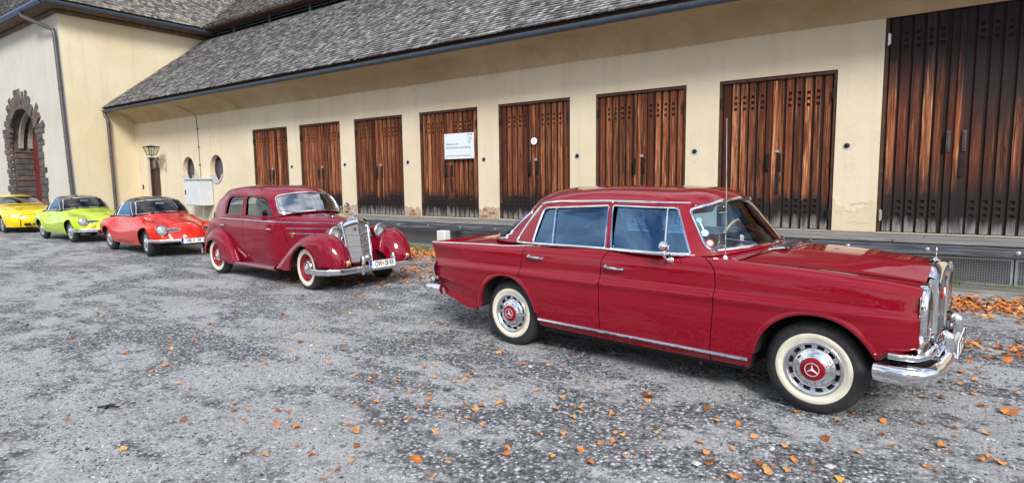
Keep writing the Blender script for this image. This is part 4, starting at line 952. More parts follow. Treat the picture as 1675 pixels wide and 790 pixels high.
# ---------------------------------------------------------------- fallen leaves, litter, weeds
def leaf(seed, lobes=5, n=15):
    rs = np.random.RandomState(seed); v = [(0, 0, .10 + rs.rand() * .2)]; 
    for k in range(n): t = 2 * PI * k / n; r = (.55 + .42 * abs(math.cos(lobes * t / 2 + seed)) ** .8) * rs.uniform(.85, 1.1); v.append((r * math.cos(t), r * .8 * math.sin(t), .22 * math.sin(t * 2 + seed) + .18 * rs.rand() + .28 * max(0, math.cos(t + seed * 2))))
    f = [(0, 1 + k, 1 + (k + 1) % n) for k in range(n)]; s0 = len(v); v += [(.5, -.03, .1), (.5, .03, .1), (1.35, .10, .16)]; f.append((s0, s0 + 1, s0 + 2)); return np.array(v), f
def leaf_mat():
    m, nt, b = mat('dry_orange_leaf'); g = NT(nt); r = g.new('ShaderNodeObjectInfo').outputs['Random']; t = g.new('ShaderNodeTexCoord').outputs['Object']
    c = g.ramp(r, [(0, (.20, .07, .02)), (.2, (.46, .15, .03)), (.45, (.60, .24, .07)), (.7, (.55, .30, .13)), (.9, (.44, .26, .13)), (1, (.64, .34, .05))]); c = g.mix(g.ramp(g.noise(t, 60, 3), [(.5, 0), (.7, .5)]), c, (.20, .07, .02)); nt.links.new(c, b.inputs['Base Color']); sset(b, rough=.6, spec=.3); return m
LM = leaf_mat(); LMS = [simple('litter_%s' % n_, c_, .7, var=.3, scale=40) for n_, c_ in (('orange', (.56, .19, .035)), ('tan', (.50, .27, .12)), ('brown', (.24, .085, .03)), ('rust', (.62, .16, .02)))]
lm = []
for i in range(6):
    v, f = leaf(i, 3 + i % 3); me = bpy.data.meshes.new('leaf'); me.from_pydata(v.tolist(), [], f); me.materials.append(LM); lm.append(me)
LEAVES = [(-6.45,1.75),(-7.43,2.0),(-7.46,2.36),(-4.86,1.45),(-3.98,1.46),(-7.2,4.04),(-6.18,3.66),(-6.78,3.48),(-5.84,3.36),(-5.45,3.47),(-5.59,3.78),(-5.18,3.57),(-4.88,3.57),(-4.99,3.31),(-4.78,3.83),(-4.59,3.63),(-4.34,3.28),(-4.11,3.37),(-4.14,3.59),(-3.94,3.56),(-3.88,3.19),(-3.67,3.16),(-3.32,2.76),(-2.99,2.43),(-2.81,2.3),(-2.68,2.15),(-2.66,2.03),(-2.64,1.92),(-2.38,2.37),(-2.92,2.62),(-2.85,2.77),(-2.78,2.43),(-3.37,2.26),(-3.73,2.36),(-3.18,1.91),(-3.31,1.91),(-4.01,2.19),(-4.14,2.26),(-4.13,1.89),(-2.96,3.11),(-3.04,3.21),(-2.94,2.95),(-2.89,3.0),(-2.69,2.93),(-2.51,3.01),(-2.57,3.16),(-2.56,3.24),(-2.49,3.36),(-2.6,3.47),(-2.71,3.66),(-2.73,3.56),(-3.08,3.61),(-3.09,3.71),(-3.08,3.76),(-3.07,3.52),(-3.02,3.6),(-3.29,3.52),(-3.53,3.66),(-3.47,3.74),(-3.48,3.3),(-3.38,3.15),(-2.2,2.45),(-1.98,2.72),(-4.79,1.09),(-6.28,2.39),(-4.83,2.96),(-4.92,2.82),(-3.51,4.86),(-3.64,4.63),(-3.44,4.53),(-3.24,4.36),(-2.6,3.83),(-2.15,3.7),(-2.09,3.49),(-2.01,3.6),(-1.96,3.61),(-1.91,3.42),(-1.83,3.61),(-1.72,3.63),(-1.65,4.12),(-1.61,3.99),(-1.21,4.09),(-1.09,3.9),(-0.66,4.36),(-0.41,4.34),(-1.96,3.06),(-1.84,3.16),(-1.57,3.35),(-1.51,3.35),(-1.51,3.22),(-1.57,3.16),(-1.35,3.5),(-1.38,3.09),(-1.35,3.15),(-1.29,3.2),(-1.51,2.9),(-1.07,3.51),(-1.0,3.4),(-0.88,3.53),(-0.81,3.77),(-0.63,3.75),(-0.95,3.26),(-0.94,3.31),(-0.71,3.43),(-0.67,3.4),(-0.64,3.35),(-0.64,3.45),(-0.8,3.19),(-0.76,3.2),(-0.54,3.57),(-0.56,3.43),(-0.43,3.6),(-0.43,3.51),(-0.44,3.99),(-0.31,3.48),(-0.26,3.89),(-0.09,4.11),(0.06,4.59),(0.08,3.91),(0.08,4.17),(0.15,4.26),(0.33,4.17),(0.42,4.18),(0.06,5.16),(0.17,5.22),(0.29,5.66),(0.31,6.0),(0.42,6.02),(0.36,5.44),(0.4,5.18),(0.53,5.14),(0.55,5.32),(0.63,5.62),(0.56,5.69),(-1.43,4.75),(-1.39,4.87),(-1.17,5.05),(-1.09,4.99),(-2.8,4.66),(-2.18,4.13),(-0.22,4.68),(-0.33,4.54)]
rl = random.Random(21); big = {(-1.64, 4.09): .062, (-2.38, 2.37): .045, (-2.99, 2.44): .042, (.54, 5.15): .075}
def put_leaf(x, y, s):
    o = bpy.data.objects.new('fallen_leaf', lm[rl.randrange(6)]); COL.objects.link(o); o.location = (x, y, .012); o.scale = (s, s, s * rl.uniform(.5, .9)); o.rotation_euler = (rl.uniform(-.25, .25), rl.uniform(-.25, .25), rl.uniform(0, 6.28))
    tag(o, 'small dry orange leaf lying among many others on the grey gravel yard', 'leaf', 'fallen leaves on the gravel'); return o
for x, y in LEAVES: put_leaf(x, y, rl.uniform(.016, .034) * (1 + .04 * y))
BL = {(-1.64, 4.09): 'large curled orange leaf lying on the gravel below the doors of the near maroon car', (-2.38, 2.37): 'broad orange leaf near the bottom edge, right of the other broad leaf', (-2.99, 2.44): 'broad orange leaf in the foreground, left of the other broad leaf', (.54, 5.15): 'largest orange leaf at the right edge, in front of the chrome bumper'}
for (x, y), s in big.items():
    o = put_leaf(x, y, s * 1.15); o['label'] = BL[(x, y)]
for k in range(26):        # loose clusters
    cx_, cy_ = rl.uniform(-6.5, 1.6), rl.uniform(1.6, 6.5)
    for j in range(rl.choice((1, 2, 3, 5, 7))):
        if rl.random() < .4 + .5 * (cx_ + 7.5) / 9.7: put_leaf(cx_ + rl.gauss(0, .13), cy_ + rl.gauss(0, .10), rl.uniform(.011, .030))
sm = []
for i in range(5): v, f = leaf(30 + i, 3, 7); sm.append((v, f))
def litter(cx, cy, sx_, sy_, n, rot=0.0, s=(.02, .045), z=.02):
    def fn(rs, k):
        a, b_ = rs.randn() * sx_ * .5, rs.randn() * sy_ * .5; x = cx + a * math.cos(rot) - b_ * math.sin(rot); y = cy + a * math.sin(rot) + b_ * math.cos(rot); s_ = rs.uniform(*s); return x, y, rs.uniform(.005, z), (s_, s_, s_ * .8), (rs.uniform(-.6, .6), rs.uniform(-.6, .6), rs.uniform(0, 6.3)), rs.choice(4, p=[.42, .27, .15, .16])
    return fn
def drift(fn, n, label, seed): tag(scatter_mesh('leaf_litter', n, fn, LMS, sm, seed), label, 'leaf litter', kind='stuff')
def uni(x0, x1, y0, y1, s=(.018, .036)):
    return lambda rs, k: (rs.uniform(x0, x1), rs.uniform(y0, y1), rs.uniform(.004, .015), (lambda q: (q, q, q * .8))(rs.uniform(*s)), (rs.uniform(-.5, .5), rs.uniform(-.5, .5), rs.uniform(0, 6.3)), rs.choice(4, p=[.42, .3, .18, .1]))
drift(litter(1.6, 9.25, 3.4, .60, 0, .0, (.026, .050), .025), 2200, 'thick drift of orange leaves on the ground beyond the nose of the near car', 31)
drift(litter(1.3, 7.0, 1.6, .5, 0, .1, (.03, .055), .03), 330, 'loose scatter of orange leaves at the right edge beside the bumper', 32)
drift(litter(-7.4, 7.5, 2.0, 1.1, 0, .9, (.022, .042), .02), 620, 'patch of orange leaves between the ruby old saloon and the finned tail', 33)
drift(litter(-8.6, 9.6, 3.6, .9, 0, 0, (.03, .05), .04), 1500, 'band of brown leaves at the foot of the dock mesh behind the cars', 34)
drift(uni(-9.5, 3.0, 2.2, 10.4), 300, 'thin sprinkling of small brown leaves over the whole gravel yard', 35)
GR = simple('weed_green', (.07, .16, .028), .7, var=.4, scale=20); GR2 = simple('dry_grass', (.20, .19, .06), .8, var=.3, scale=20)
blade = [(np.array([(-.06, 0, 0), (.06, 0, 0), (.03, .12, .6), (-.03, .12, .6), (0, .4, 1)]), [(0, 1, 2, 3), (3, 2, 4)]), (np.array([(-.10, 0, 0), (.10, 0, 0), (.13, .2, .5), (-.10, .2, .45), (0, .55, .65)]), [(0, 1, 2, 3), (3, 2, 4)])]
def weeds(spots):
    def fn(rs, k): cx, cy, r, h = spots[rs.randint(len(spots))]; return cx + rs.randn() * r, cy + rs.randn() * r * .5, 0.0, (h * .6, h * .6, h * rs.uniform(.5, 1.2)), (rs.uniform(-.3, .3), 0, rs.uniform(0, 6.3)), int(rs.rand() < .25)
    return fn
tag(scatter_mesh('weeds', 700, weeds([(.35, 10.72, .16, .13), (1.05, 10.75, .10, .09), (.15, 10.4, .08, .06), (-1.2, 10.9, .1, .06)]), [GR, GR2], blade, 41), 'small green weeds sprouting along the sleepers below the mesh', 'weeds', kind='stuff')
tag(scatter_mesh('grass_verge', 9000, lambda rs, k: (rs.uniform(-13.5, -5.0), 10.45 + rs.randn() * .28, 0, (.05, .05, rs.uniform(.02, .06)), (rs.uniform(-.4, .4), 0, rs.uniform(0, 6.3)), int(rs.rand() < .55)), [GR, GR2], blade, 42), 'strip of thin yellowish grass growing along the foot of the dock', 'grass', kind='stuff')
def stone(x, y, s, lab, m_, seed):
    v, f = rock(seed); me = bpy.data.meshes.new('stone'); me.from_pydata((v * np.array([s, s * .75, s * .45])).tolist(), [], f); o = link('pale_stone', me, None, m_); o.location = (x, y, s * .2); o.rotation_euler = (0, 0, seed); tag(o, lab, 'stone')
stone(-1.0, 3.23, .045, 'pale flat stone at the bottom of the picture, left of the other pale stone', PEB[3], 2); stone(-.37, 3.61, .040, 'pale flat stone at the bottom of the picture, right of the other pale stone', PEB[3], 5)
tg = MB().tube([(-4.90, 1.66, .012), (-4.82, 1.70, .03), (-4.74, 1.73, .025), (-4.70, 1.78, .06)], [.012, .015, .011, .003], 6, flat=.5).tube([(-4.84, 1.68, .02), (-4.80, 1.74, .035)], [.018, .004], 5); tag(tg.obj('dark_debris', IRON), 'curled black scrap lying alone on the pale gravel at the lower left', 'debris')

# ---------------------------------------------------------------- unseen trees added behind the camera for paint and glass to reflect
def crown(rs, k):
    i = rs.randint(9); cx = -46 + i * 9.5 + 2 * math.sin(i * 2.1); cy = -21 - 3 * math.cos(i * 1.7); h = 6.2 + 1.5 * math.sin(i * 3.3)
    d = rs.randn(3); d /= np.linalg.norm(d); r = rs.rand() ** .4; s_ = rs.uniform(.25, .55)
    return cx + d[0] * r * 4.4, cy + d[1] * r * 3.0, h * .62 + d[2] * r * h * .52, (s_, s_, s_), (rs.uniform(0, 6), rs.uniform(0, 6), rs.uniform(0, 6)), rs.choice(3, p=[.5, .3, .2])
quad = [(np.array([(-.5, -.35, 0), (.5, -.3, .05), (.45, .35, 0), (-.4, .4, -.05)]), [(0, 1, 2, 3)])]
tr = scatter_mesh('added_autumn_trees', 9000, crown, [simple('foliage_dark', (.045, .055, .018), .7), simple('foliage_olive', (.10, .085, .020), .7), simple('foliage_rust', (.20, .085, .020), .7)], quad, 51)
tag(tr, 'row of autumn trees added out of view behind the photographer, for paint and glass to reflect', 'trees', kind='stuff')
# ---------------------------------------------------------------- maroon finned saloon (near, right)
def arch_pts(cx, cz, r, x0, x1, z, n=26, sx=1.0):
    """arch cut-out outline from (x0,z) up and over to (x1,z)"""
    a0 = math.asin(max(-1, min(1, (z - cz) / r))); t = np.linspace(PI - a0, a0, n); return [(cx + sx * r * math.cos(a), cz + r * math.sin(a)) for a in t]
def build_finned():
    car = empty('parked_car', (-3.2297, 5.4648, 0), -.10264)
    tag(car, 'maroon finned saloon with whitewall tyres and blue-looking side windows, parked nearest at the right', 'car', 'vintage cars parked in a row')
    P = MAROON
    st = [-1.22, -1.10, -.90, -.6, -.3, 0, .3, .7, 1.2, 1.7, 2.1, 2.4, 2.7, 3.0, 3.2, 3.3, 3.36]
    yb = lambda d: [(-1.22, .80 - d), (-.9, .845 - d), (-.3, .885 - d), (.5, .895 - d), (1.7, .895 - d), (2.6, .893 - d), (3.0, .885 - d), (3.25, .865 - d), (3.36, .84 - d)]
    rows = [
        dict(x0=-.93, x1=3.12, Y=[(-1.22, .80), (-.6, .845), (.4, .83), (2.2, .82), (3.0, .80), (3.36, .76)], Z=[(-1.22, .395), (-.93, .375), (-.6, .325), (-.4, .305), (.3, .27), (1.5, .25), (2.3, .25), (2.9, .34), (3.36, .46)]),
        dict(x0=-1.02, x1=3.24, Y=yb(.030), Z=[(-1.22, .50), (-.9, .46), (-.5, .42), (.3, .36), (1.5, .34), (2.3, .34), (3.0, .42), (3.36, .52)]),
        dict(x0=-1.06, x1=3.345, Y=yb(.010), Z=[(-1.22, .565), (-.5, .54), (.3, .50), (2.3, .49), (3.0, .52), (3.36, .58)]),
        dict(x0=-1.075, x1=3.345, Y=yb(.003), Z=[(-1.22, .625), (.3, .63), (2.3, .625), (3.36, .64)]),
        dict(x0=-1.09, x1=3.345, Y=yb(.006), Z=[(-1.22, .70), (.3, .718), (2.3, .720), (3.36, .72)]),
        dict(x0=-1.095, x1=3.345, Y=[(-1.22, .81), (-.9, .853), (-.3, .893), (.5, .903), (1.7, .903), (2.6, .90), (3.0, .890), (3.15, .872), (3.36, .84)], Z=[(-1.22, .728), (.3, .750), (2.3, .752), (3.36, .75)]),
        dict(x0=-1.105, x1=3.345, Y=yb(.018), Z=[(-1.22, .752), (.3, .778), (2.3, .780), (3.36, .775)]),
        dict(x0=-1.125, x1=3.345, Y=yb(.030), Z=[(-1.22, .85), (.3, .88), (2.3, .875), (3.36, .86)]),
        dict(x0=-1.145, x1=3.345, Y=[(-1.22, .795), (-.9, .825), (0, .848), (1.9, .853), (2.6, .845), (3.0, .835), (3.36, .80)], Z=[(-1.22, .935), (-.4, .955), (.3, .965), (2.0, .958), (2.9, .945), (3.36, .915)]),
        dict(x0=-1.155, x1=3.345, Y=[(-1.22, .785), (-.9, .808), (0, .818), (1.0, .825), (1.9, .82), (2.6, .805), (3.0, .795), (3.36, .765)], Z=[(-1.22, .962), (-.7, .978), (0, .992), (.4, 1.018), (1.9, 1.012), (2.6, .998), (3.1, .968), (3.36, .938)]),
        dict(x0=-1.155, x1=3.345, Y=[(-1.22, .765), (-.9, .785), (0, .79), (1.9, .79), (2.3, .725), (2.8, .63), (3.36, .47)], Z=[(-1.22, .962), (-.7, .980), (0, .997), (.4, 1.035), (1.9, 1.028), (2.3, 1.014), (2.8, .985), (3.2, .945), (3.36, .925)]),
        dict(x0=-1.20, x1=3.345, Y=[(-1.22, .72), (-.5, .72), (.3, .72), (1.9, .72), (2.4, .58), (3.36, .40)], Z=[(-1.22, .90), (-.9, .935), (-.4, .985), (.2, 1.03), (1.9, 1.035), (2.4, 1.035), (2.9, 1.005), (3.36, .952)]),
        dict(x0=-1.28, x1=3.345, Y=[(-1.22, .60), (1.9, .60), (2.4, .42), (3.36, .29)], Z=[(-1.22, .88), (-.9, .955), (-.4, 1.02), (.2, 1.035), (1.9, 1.045), (2.4, 1.055), (2.9, 1.035), (3.2, 1.005), (3.36, .985)]),
        dict(x0=-1.34, x1=3.345, Y=[(-1.22, .30), (1.9, .30), (2.4, .25), (3.36, .18)], Z=[(-1.22, .89), (-.9, .975), (-.4, 1.045), (.2, 1.05), (1.9, 1.06), (2.4, 1.078), (2.9, 1.058), (3.2, 1.030), (3.36, 1.018)]),
        dict(x0=-1.35, x1=3.345, Y=[(-1.22, 0), (3.36, 0)], Z=[(-1.22, .89), (-.9, .98), (-.4, 1.05), (.2, 1.055), (1.9, 1.065), (2.4, 1.085), (2.9, 1.065), (3.2, 1.037), (3.36, 1.025)]),
    ]
    N = rownet(rows, st, -.6, 2.9, cr=(10,), out=(0, 1, 0))
    S = dict(rows=(0, 9.99))
    # side panels, outlines in (x,z)
    rear_arch = arch_pts(-.0, .335, .372, -.4, .40, .30)
    fr_arch = arch_pts(2.755, .325, .388, 2.35, 3.13, .33)
    Rg = [(.235, 1.03), (.205, .93), (.19, .80), (.185, .70)]     # rear door shut line, then round the arch
    rear_low = [(.187, .70), (.24, .655), (.30, .60), (.345, .52), (.37, .44), (.385, .36)]
    B1 = [(1.175, 1.037), (1.12, 1.005), (1.085, .95), (1.078, .8), (1.078, .27)]
    F1 = [(1.965, 1.028), (2.03, .99), (2.07, .94), (2.078, .85), (2.070, .6), (2.045, .29)]
    belt = lambda a, b, n=8: [(a + (b - a) * i / n, None) for i in range(n + 1)]
    Xv = N  # shorthand
    def side_panel(name, outline, **k): return panel(name, N, outline, P, car, rows=(0, 11), res=.045, **k)
    topz = lambda x: float(pchip(rows[9]['Z'], x))
    # rear quarter: tail edge from row ends
    tail = [tuple(N.G[j, 0][[0, 2]]) for j in range(0, np.searchsorted(N.v, N.kv[10]) - 1, 3)]
    top = lambda a, b, n: [(x, topz(x)) for x in np.linspace(a, b, n)]
    uvt = N.inv([(t[0] + .004, t[1]) for t in tail], (0, 2), (0, 10))
    def uvpath(pts, rows=(0, 9.8)): return N.inv(resample(pts, .03, False), (0, 2), rows)
    def rowpath(row, xa, xb, n=30):
        v = N.kv[0] + np.interp(row, range(len(N.kv)), N.kv); us = N.u[::2]; X = N.ev(np.stack([us, np.full_like(us, v)], 1))[0][:, 0]
        return np.stack([np.interp(np.linspace(xa, xb, n), X, us), np.full(n, v)], 1)
    J = lambda *a: np.concatenate(a)
    TOP = 10.0
    bot = lambda a, b: rowpath(0.02, a, b, 24)
    rq = J(bot(-.92, -.40), uvpath([(-.42, .345)] + rear_arch[1:-6]), uvpath(rear_low[::-1][2:]), uvpath(Rg[::-1]), rowpath(TOP, .235, -1.14, 30), uvt[::-1][1:-1])
    o1 = panel('rear_fender', N, rq, P, car, uvpoly=True, res=.04)
    rd = J(uvpath(Rg), uvpath(rear_low), bot(.40, 1.075), uvpath(B1[::-1]), rowpath(TOP, 1.16, .24, 20))
    d1 = panel('rear_door', N, rd, P, car, uvpoly=True, res=.04)
    fd = J(uvpath(B1), bot(1.08, 2.04), uvpath(F1[::-1]), rowpath(TOP, 1.95, 1.19, 20))
    d2 = panel('front_door', N, fd, P, car, uvpoly=True, res=.04)
    nosev = np.linspace(N.kv[10], N.kv[1], 20); nose = np.stack([np.full(20, N.u[-1] - .002), nosev], 1)
    ff = J(uvpath(F1), bot(2.05, 2.33), uvpath(fr_arch[1:]), uvpath([(3.15, .44), (3.20, .46)]), nose[::-1], rowpath(TOP, 3.33, 1.97, 40))
    f1 = panel('front_fender', N, ff, P, car, uvpoly=True, res=.04)
    # top panels
    hood = J(rowpath(10.05, 2.28, 3.335, 40), rowpath(14, 3.335, 2.30, 30), )
    hp = J(rowpath(14, 2.40, 3.335, 30), rowpath(10.06, 3.335, 2.22, 40), N.inv(resample([(2.22, .745), (2.30, .5), (2.37, .25), (2.40, .0)], .05, False), (0, 1), (10.06, 14)))
    h = panel('hood', N, hp, P, car, uvpoly=True, side='merge', res=.045, rimcut=True)[0]
    cowl = J(rowpath(14, 1.85, 2.38, 20), N.inv(resample([(2.385, .0), (2.355, .25), (2.285, .5), (2.205, .745)], .05, False), (0, 1), (10.06, 14)), rowpath(10.06, 2.19, 1.80, 20), rowpath(12, 1.80, 1.85, 3))
    panel('cowl', N, cowl, P, car, uvpoly=True, side='merge', res=.05, rimcut=True)
    deck = J(rowpath(14, -1.33, -.30, 30), rowpath(12, -.22, -.1, 5), rowpath(10.06, .14, -1.14, 40), N.inv([(-1.19, .74), (-1.26, .6), (-1.33, .3)], (0, 1), (10.1, 14)))
    panel('trunk_lid', N, deck, P, car, uvpoly=True, side='merge', res=.045, rimcut=True)
    # tail face
    b = MB(); e = [Vector(N.G[j, 0]) for j in range(0, len(N.v), 2)]; G = []
    for k, s_ in enumerate((1, .66, .33, 0, -.33, -.66, -1)): G.append([(p.x - .0, p.y * s_, p.z) for p in e])
    b.grid(G); b.obj('tail_panel', P, car)
    # arch lips
    for arc, cx in ((rear_arch[1:-2], 0), (fr_arch[1:-2], 2.75)):
        uv = N.inv(arc, (0, 2), (0, 8)); pos, nor = N.ev(uv)
        for sg in (-1, 1):
            G = []; cxz = np.array([cx, 0, .335]); rad = pos - cxz; rad[:, 1] = 0; rad /= np.linalg.norm(rad, axis=1, keepdims=True)
            for dr, dn in ((.040, -.003), (.028, .002), (.016, .008), (.005, .009), (-.001, .006), (-.001, -.03)): G.append(mirror_line(pos + rad * dr + nor * dn, sg))
            MB().grid(G).obj('arch_lip', P, car, angle=None)
    # chrome sill strip, fin edge strip, door handles
    for (xa, xb, z0, z1) in ((.40, 2.33, .338, .326),): trim('sill_strip', N, [(x, z0 + (z1 - z0) * (x - xa) / (xb - xa)) for x in np.linspace(xa, xb, 14)], CHROME, car, rows=(0, 4), r=.013, off=.008, closed=False, flat=.9)
    trim('fin_strip', N, np.stack([np.interp(np.linspace(-1.15, .2, 20), [r for r in (-1.15, .2)], [0, 1]) * 0, np.zeros(20)], 1), CHROME, car, key=True, r=.001) if False else None
    for sg in (-1, 1):
        pos, nor = N.ev(rowpath(9.0, -1.14, .50, 30)); MB().tube(mirror_line(pos + nor * .002, sg), [.0085] * 24 + [.007, .006, .005, .004, .003, .002], 6).obj('fin_strip', CHROME, car)
        pos, nor = N.ev(J(uvt[14:])); MB().tube(mirror_line(pos, sg), .007, 6).obj('tail_edge_strip', CHROME, car)
    for nm, x, z, par in (('h', .30, .917, d1), ('h', 1.14, .892, d2)):
        for o, sg in zip(par, (-1, 1)):
            yy = float(N.ev(N.inv([(x + .08, z)], (0, 2), (4, 9)))[0][0][1])
            b = MB().tube([(x - .01, yy - .005, z + .005), (x, yy + .028, z + .005), (x + .06, yy + .038, z + .001), (x + .13, yy + .036, z - .002), (x + .165, yy + .02, z - .004), (x + .17, yy - .005, z - .004)], [.012, .013, .011, .011, .010, .008], 8)
            b.lathe([(.016, 0), (.016, .012), (.001, .016)], (x, yy + .004, z + .005), n=14)
            b.v = [(v[0], v[1] * sg, v[2]) for v in b.v]; b.obj('door_handle', CHROME, o)
    # cabin ----------------------------------------------------------
    K = [
        [(-.56, 0, 1.030), (-.50, .42, 1.030), (-.24, .70, 1.025), (.06, .785, 1.028), (1.0, .812, 1.035), (1.84, .800, 1.028), (2.02, .70, 1.040), (2.19, .40, 1.068), (2.25, 0, 1.082)],
        [(-.24, 0, 1.240), (-.20, .38, 1.235), (-.03, .63, 1.210), (.16, .705, 1.220), (1.0, .735, 1.240), (1.745, .722, 1.235), (1.89, .645, 1.250), (2.035, .36, 1.280), (2.085, 0, 1.290)],
        [(-.03, 0, 1.395), (-.01, .33, 1.385), (.125, .55, 1.362), (.26, .632, 1.365), (1.0, .665, 1.395), (1.665, .653, 1.388), (1.765, .585, 1.405), (1.885, .33, 1.452), (1.92, 0, 1.465)],
        [(.02, 0, 1.445), (.04, .32, 1.435), (.15, .53, 1.408), (.27, .605, 1.405), (1.0, .643, 1.438), (1.64, .628, 1.430), (1.725, .56, 1.442), (1.84, .31, 1.484), (1.87, 0, 1.495)],
        [(.10, 0, 1.502), (.12, .30, 1.490), (.22, .475, 1.464), (.34, .54, 1.468), (1.0, .575, 1.499), (1.57, .56, 1.490), (1.64, .49, 1.499), (1.74, .27, 1.527), (1.76, 0, 1.534)],
        [(.30, 0, 1.550), (.32, .22, 1.542), (.42, .34, 1.528), (.52, .375, 1.533), (1.0, .39, 1.553), (1.42, .38, 1.544), (1.47, .32, 1.546), (1.53, .17, 1.556), (1.55, 0, 1.558)],
        [(.50, 0, 1.562), (.52, 0, 1.563), (.60, 0, 1.564), (.70, 0, 1.566), (1.0, 0, 1.570), (1.25, 0, 1.568), (1.3, 0, 1.567), (1.34, 0, 1.566), (1.36, 0, 1.565)],
    ]
    C = Net(K, out=(0, 1, 0), ds=.018)
    def cu(pts, rows=(0, 3), cols=(2.4, 5.6)): return C.inv(pts, (0, 2), rows, cols)
    wr = rounded([(.338, 1.362), (1.045, 1.398), (1.095, 1.044), (.305, 1.044)], [.05, .02, .02, .03])
    wf = rounded([(1.088, 1.400), (1.675, 1.390), (1.845, 1.044), (1.155, 1.044)], [.02, .035, .02, .02])
    wsk = rounded([(5.72, .28), (8.0, .10), (8.0, 1.93), (5.72, 1.86)], [.30, .01, .01, .30])
    wsk = np.array([(min(a, 8), b) for a, b in wsk])
    rwk = rounded([(0, .12), (0, 1.90), (2.25, 1.86), (2.45, .10)], [.01, .01, .3, .3])
    c2uv = lambda a: C.key(resample(a, .12))
    roofpoly = C.key(resample([(0, 0), (8, 0), (8, 6), (0, 6)], .25))
    slit = cu(resample([(1.113, 1.405), (1.121, 1.405), (1.160, 1.044), (1.150, 1.044)], .05))
    H = [cu(resample(wr, .035)), cu(resample(wf, .035)), slit]
    # windshield / rear window holes touch the centre line, so cut them as notches: roof built as three key ranges
    wk = [(5.72, .22), (8.0, .06), (8.0, 1.95), (5.72, 1.90)]
    outer = C.key(resample([(0, 0), (0, .10)], .1, False)).tolist()
    def notch(poly_rounded): return C.key(resample(poly_rounded, .1, False))
    wsn = rounded([(8.0, .07), (5.70, .20), (5.70, 1.86), (8.0, 1.94)], [0, .32, .32, 0], 7)
    rwn = rounded([(0, 1.90), (2.25, 1.85), (2.42, .14), (0, .10)], [0, .35, .35, 0], 7)
    rp = J(C.key(resample([(0, 0), (8, 0)], .2, False)), notch(wsn), C.key(resample([(8.0, 1.97), (8.0, 6), (0, 6), (0, 1.93)], .2, False)), notch(rwn))
    panel('roof', C, rp, P, car, uvpoly=True, side='merge', holes=[], res=.04, rim=.02, rimcut=True) if False else None
    global _cut
    vvP = rp
    panel_uv(C, 'roof', rp, H, P, car)
    # glass
    wsg = J(notch(wsn)); panel('windshield', C, wsg, GLASS, car, uvpoly=True, side='merge', gap=-.004, rim=0, res=.06, off=-.006)
    panel('rear_window', C, notch(rwn), GLASS_SIDE, car, uvpoly=True, side='merge', gap=-.004, rim=0, res=.06, off=-.006)
    for w, dpar, dv in ((wr, d1, [(.487, 1.375), (.543, 1.044)]), (wf, d2, [(1.600, 1.392), (1.660, 1.044)])):
        gl = panel('window_glass', C, cu(resample(w, .04)), GLASS_SIDE, None, uvpoly=True, gap=-.004, rim=0, res=.06, off=-.010)
        tr = trim('window_frame', C, w, CHROME, None, rows=(0, 3), cols=(2.4, 5.6), r=.0095, off=.003)
        t2 = trim('window_divider', C, dv, CHROME, None, rows=(0, 3), cols=(2.4, 5.6), r=.011, off=-.002, closed=False)
        for q in (gl, tr, t2):
            for o, dp in zip(q, dpar): o.parent = dp
    pos, nor = C.ev(notch(wsn)); full = np.concatenate([pos, mirror_line(pos, -1)[::-1]]) + 0
    MB().tube(full, .0155, 8, closed=True, flat=.8).obj('windshield_frame', CHROME, car)
    pos, nor = C.ev(notch(rwn)); full = np.concatenate([pos, mirror_line(pos, -1)[::-1]]); MB().tube(full, .011, 6, closed=True).obj('rear_window_frame', CHROME, car)
    trim('drip_rail', C, [(.275, 1.398), (.33, 1.408), (.5, 1.425), (1.0, 1.436), (1.4, 1.434), (1.66, 1.428), (1.745, 1.424)], CHROME, car, rows=(1.5, 4), cols=(2.5, 6.4), r=.010, off=.006, closed=False)
    trim('pillar_moulding', C, [(.285, 1.385), (.25, 1.36), (.20, 1.27), (.13, 1.13), (.085, 1.05), (.12, 1.035), (.2, 1.035)], CHROME, car, rows=(0, 4), cols=(2.4, 5), r=.011, off=.004, closed=False)
    trim('belt_moulding', C, [(.1, 1.034), (.5, 1.036), (1.1, 1.037), (1.6, 1.036), (1.88, 1.034)], CHROME, car, rows=(0, 2), cols=(2.4, 5.9), r=.009, off=.006, closed=False)
    # nose ------------------------------------------------------------
    b = MB(); G = []
    for y, x in ((.84, 3.345), (.76, 3.352), (.6, 3.352), (.45, 3.345), (.33, 3.335)):
        G.append([(x - .01 - (.10 if z < .5 else 0), y, z) for z in (.44, .52, .60, .7, .8, .88, {.84: .89, .76: .925, .6: .928, .45: .932, .33: .948}[y])])
    b.grid(G); G2 = [[(p[0], -p[1], p[2]) for p in r] for r in G]; b.grid(G2); b.box((3.20, -.4, .40), (3.33, .4, .52)); b.obj('front_panel', P, car)
    for sg in (-1, 1):
        hb = MB(); c = (3.340, sg * .655, .765)
        # tall oval bezel
        def ring(off, w, h, n=44, e=2.6):
            return [(c[0] + off, c[1] + w * math.copysign(abs(math.cos(t)) ** (2 / e), math.cos(t)), c[2] + h * math.copysign(abs(math.sin(t)) ** (2 / e), math.sin(t))) for t in np.linspace(0, 2 * PI, n, endpoint=False)]
        hb.grid([ring(-.02, .164, .190), ring(.012, .166, .192), ring(.028, .160, .186), ring(.034, .150, .176), ring(.028, .142, .168), ring(.0, .139, .165)], closed_u=True)
        hl = hb.obj('headlight', CHROME, car, angle=None)
        MB().grid([ring(.014, .141, .167), ring(.027, .120, .146), ring(.037, .088, .112), ring(.044, .05, .06), ring(.046, .001, .001)], closed_u=True).obj('headlight_glass', LENS, hl, angle=None)
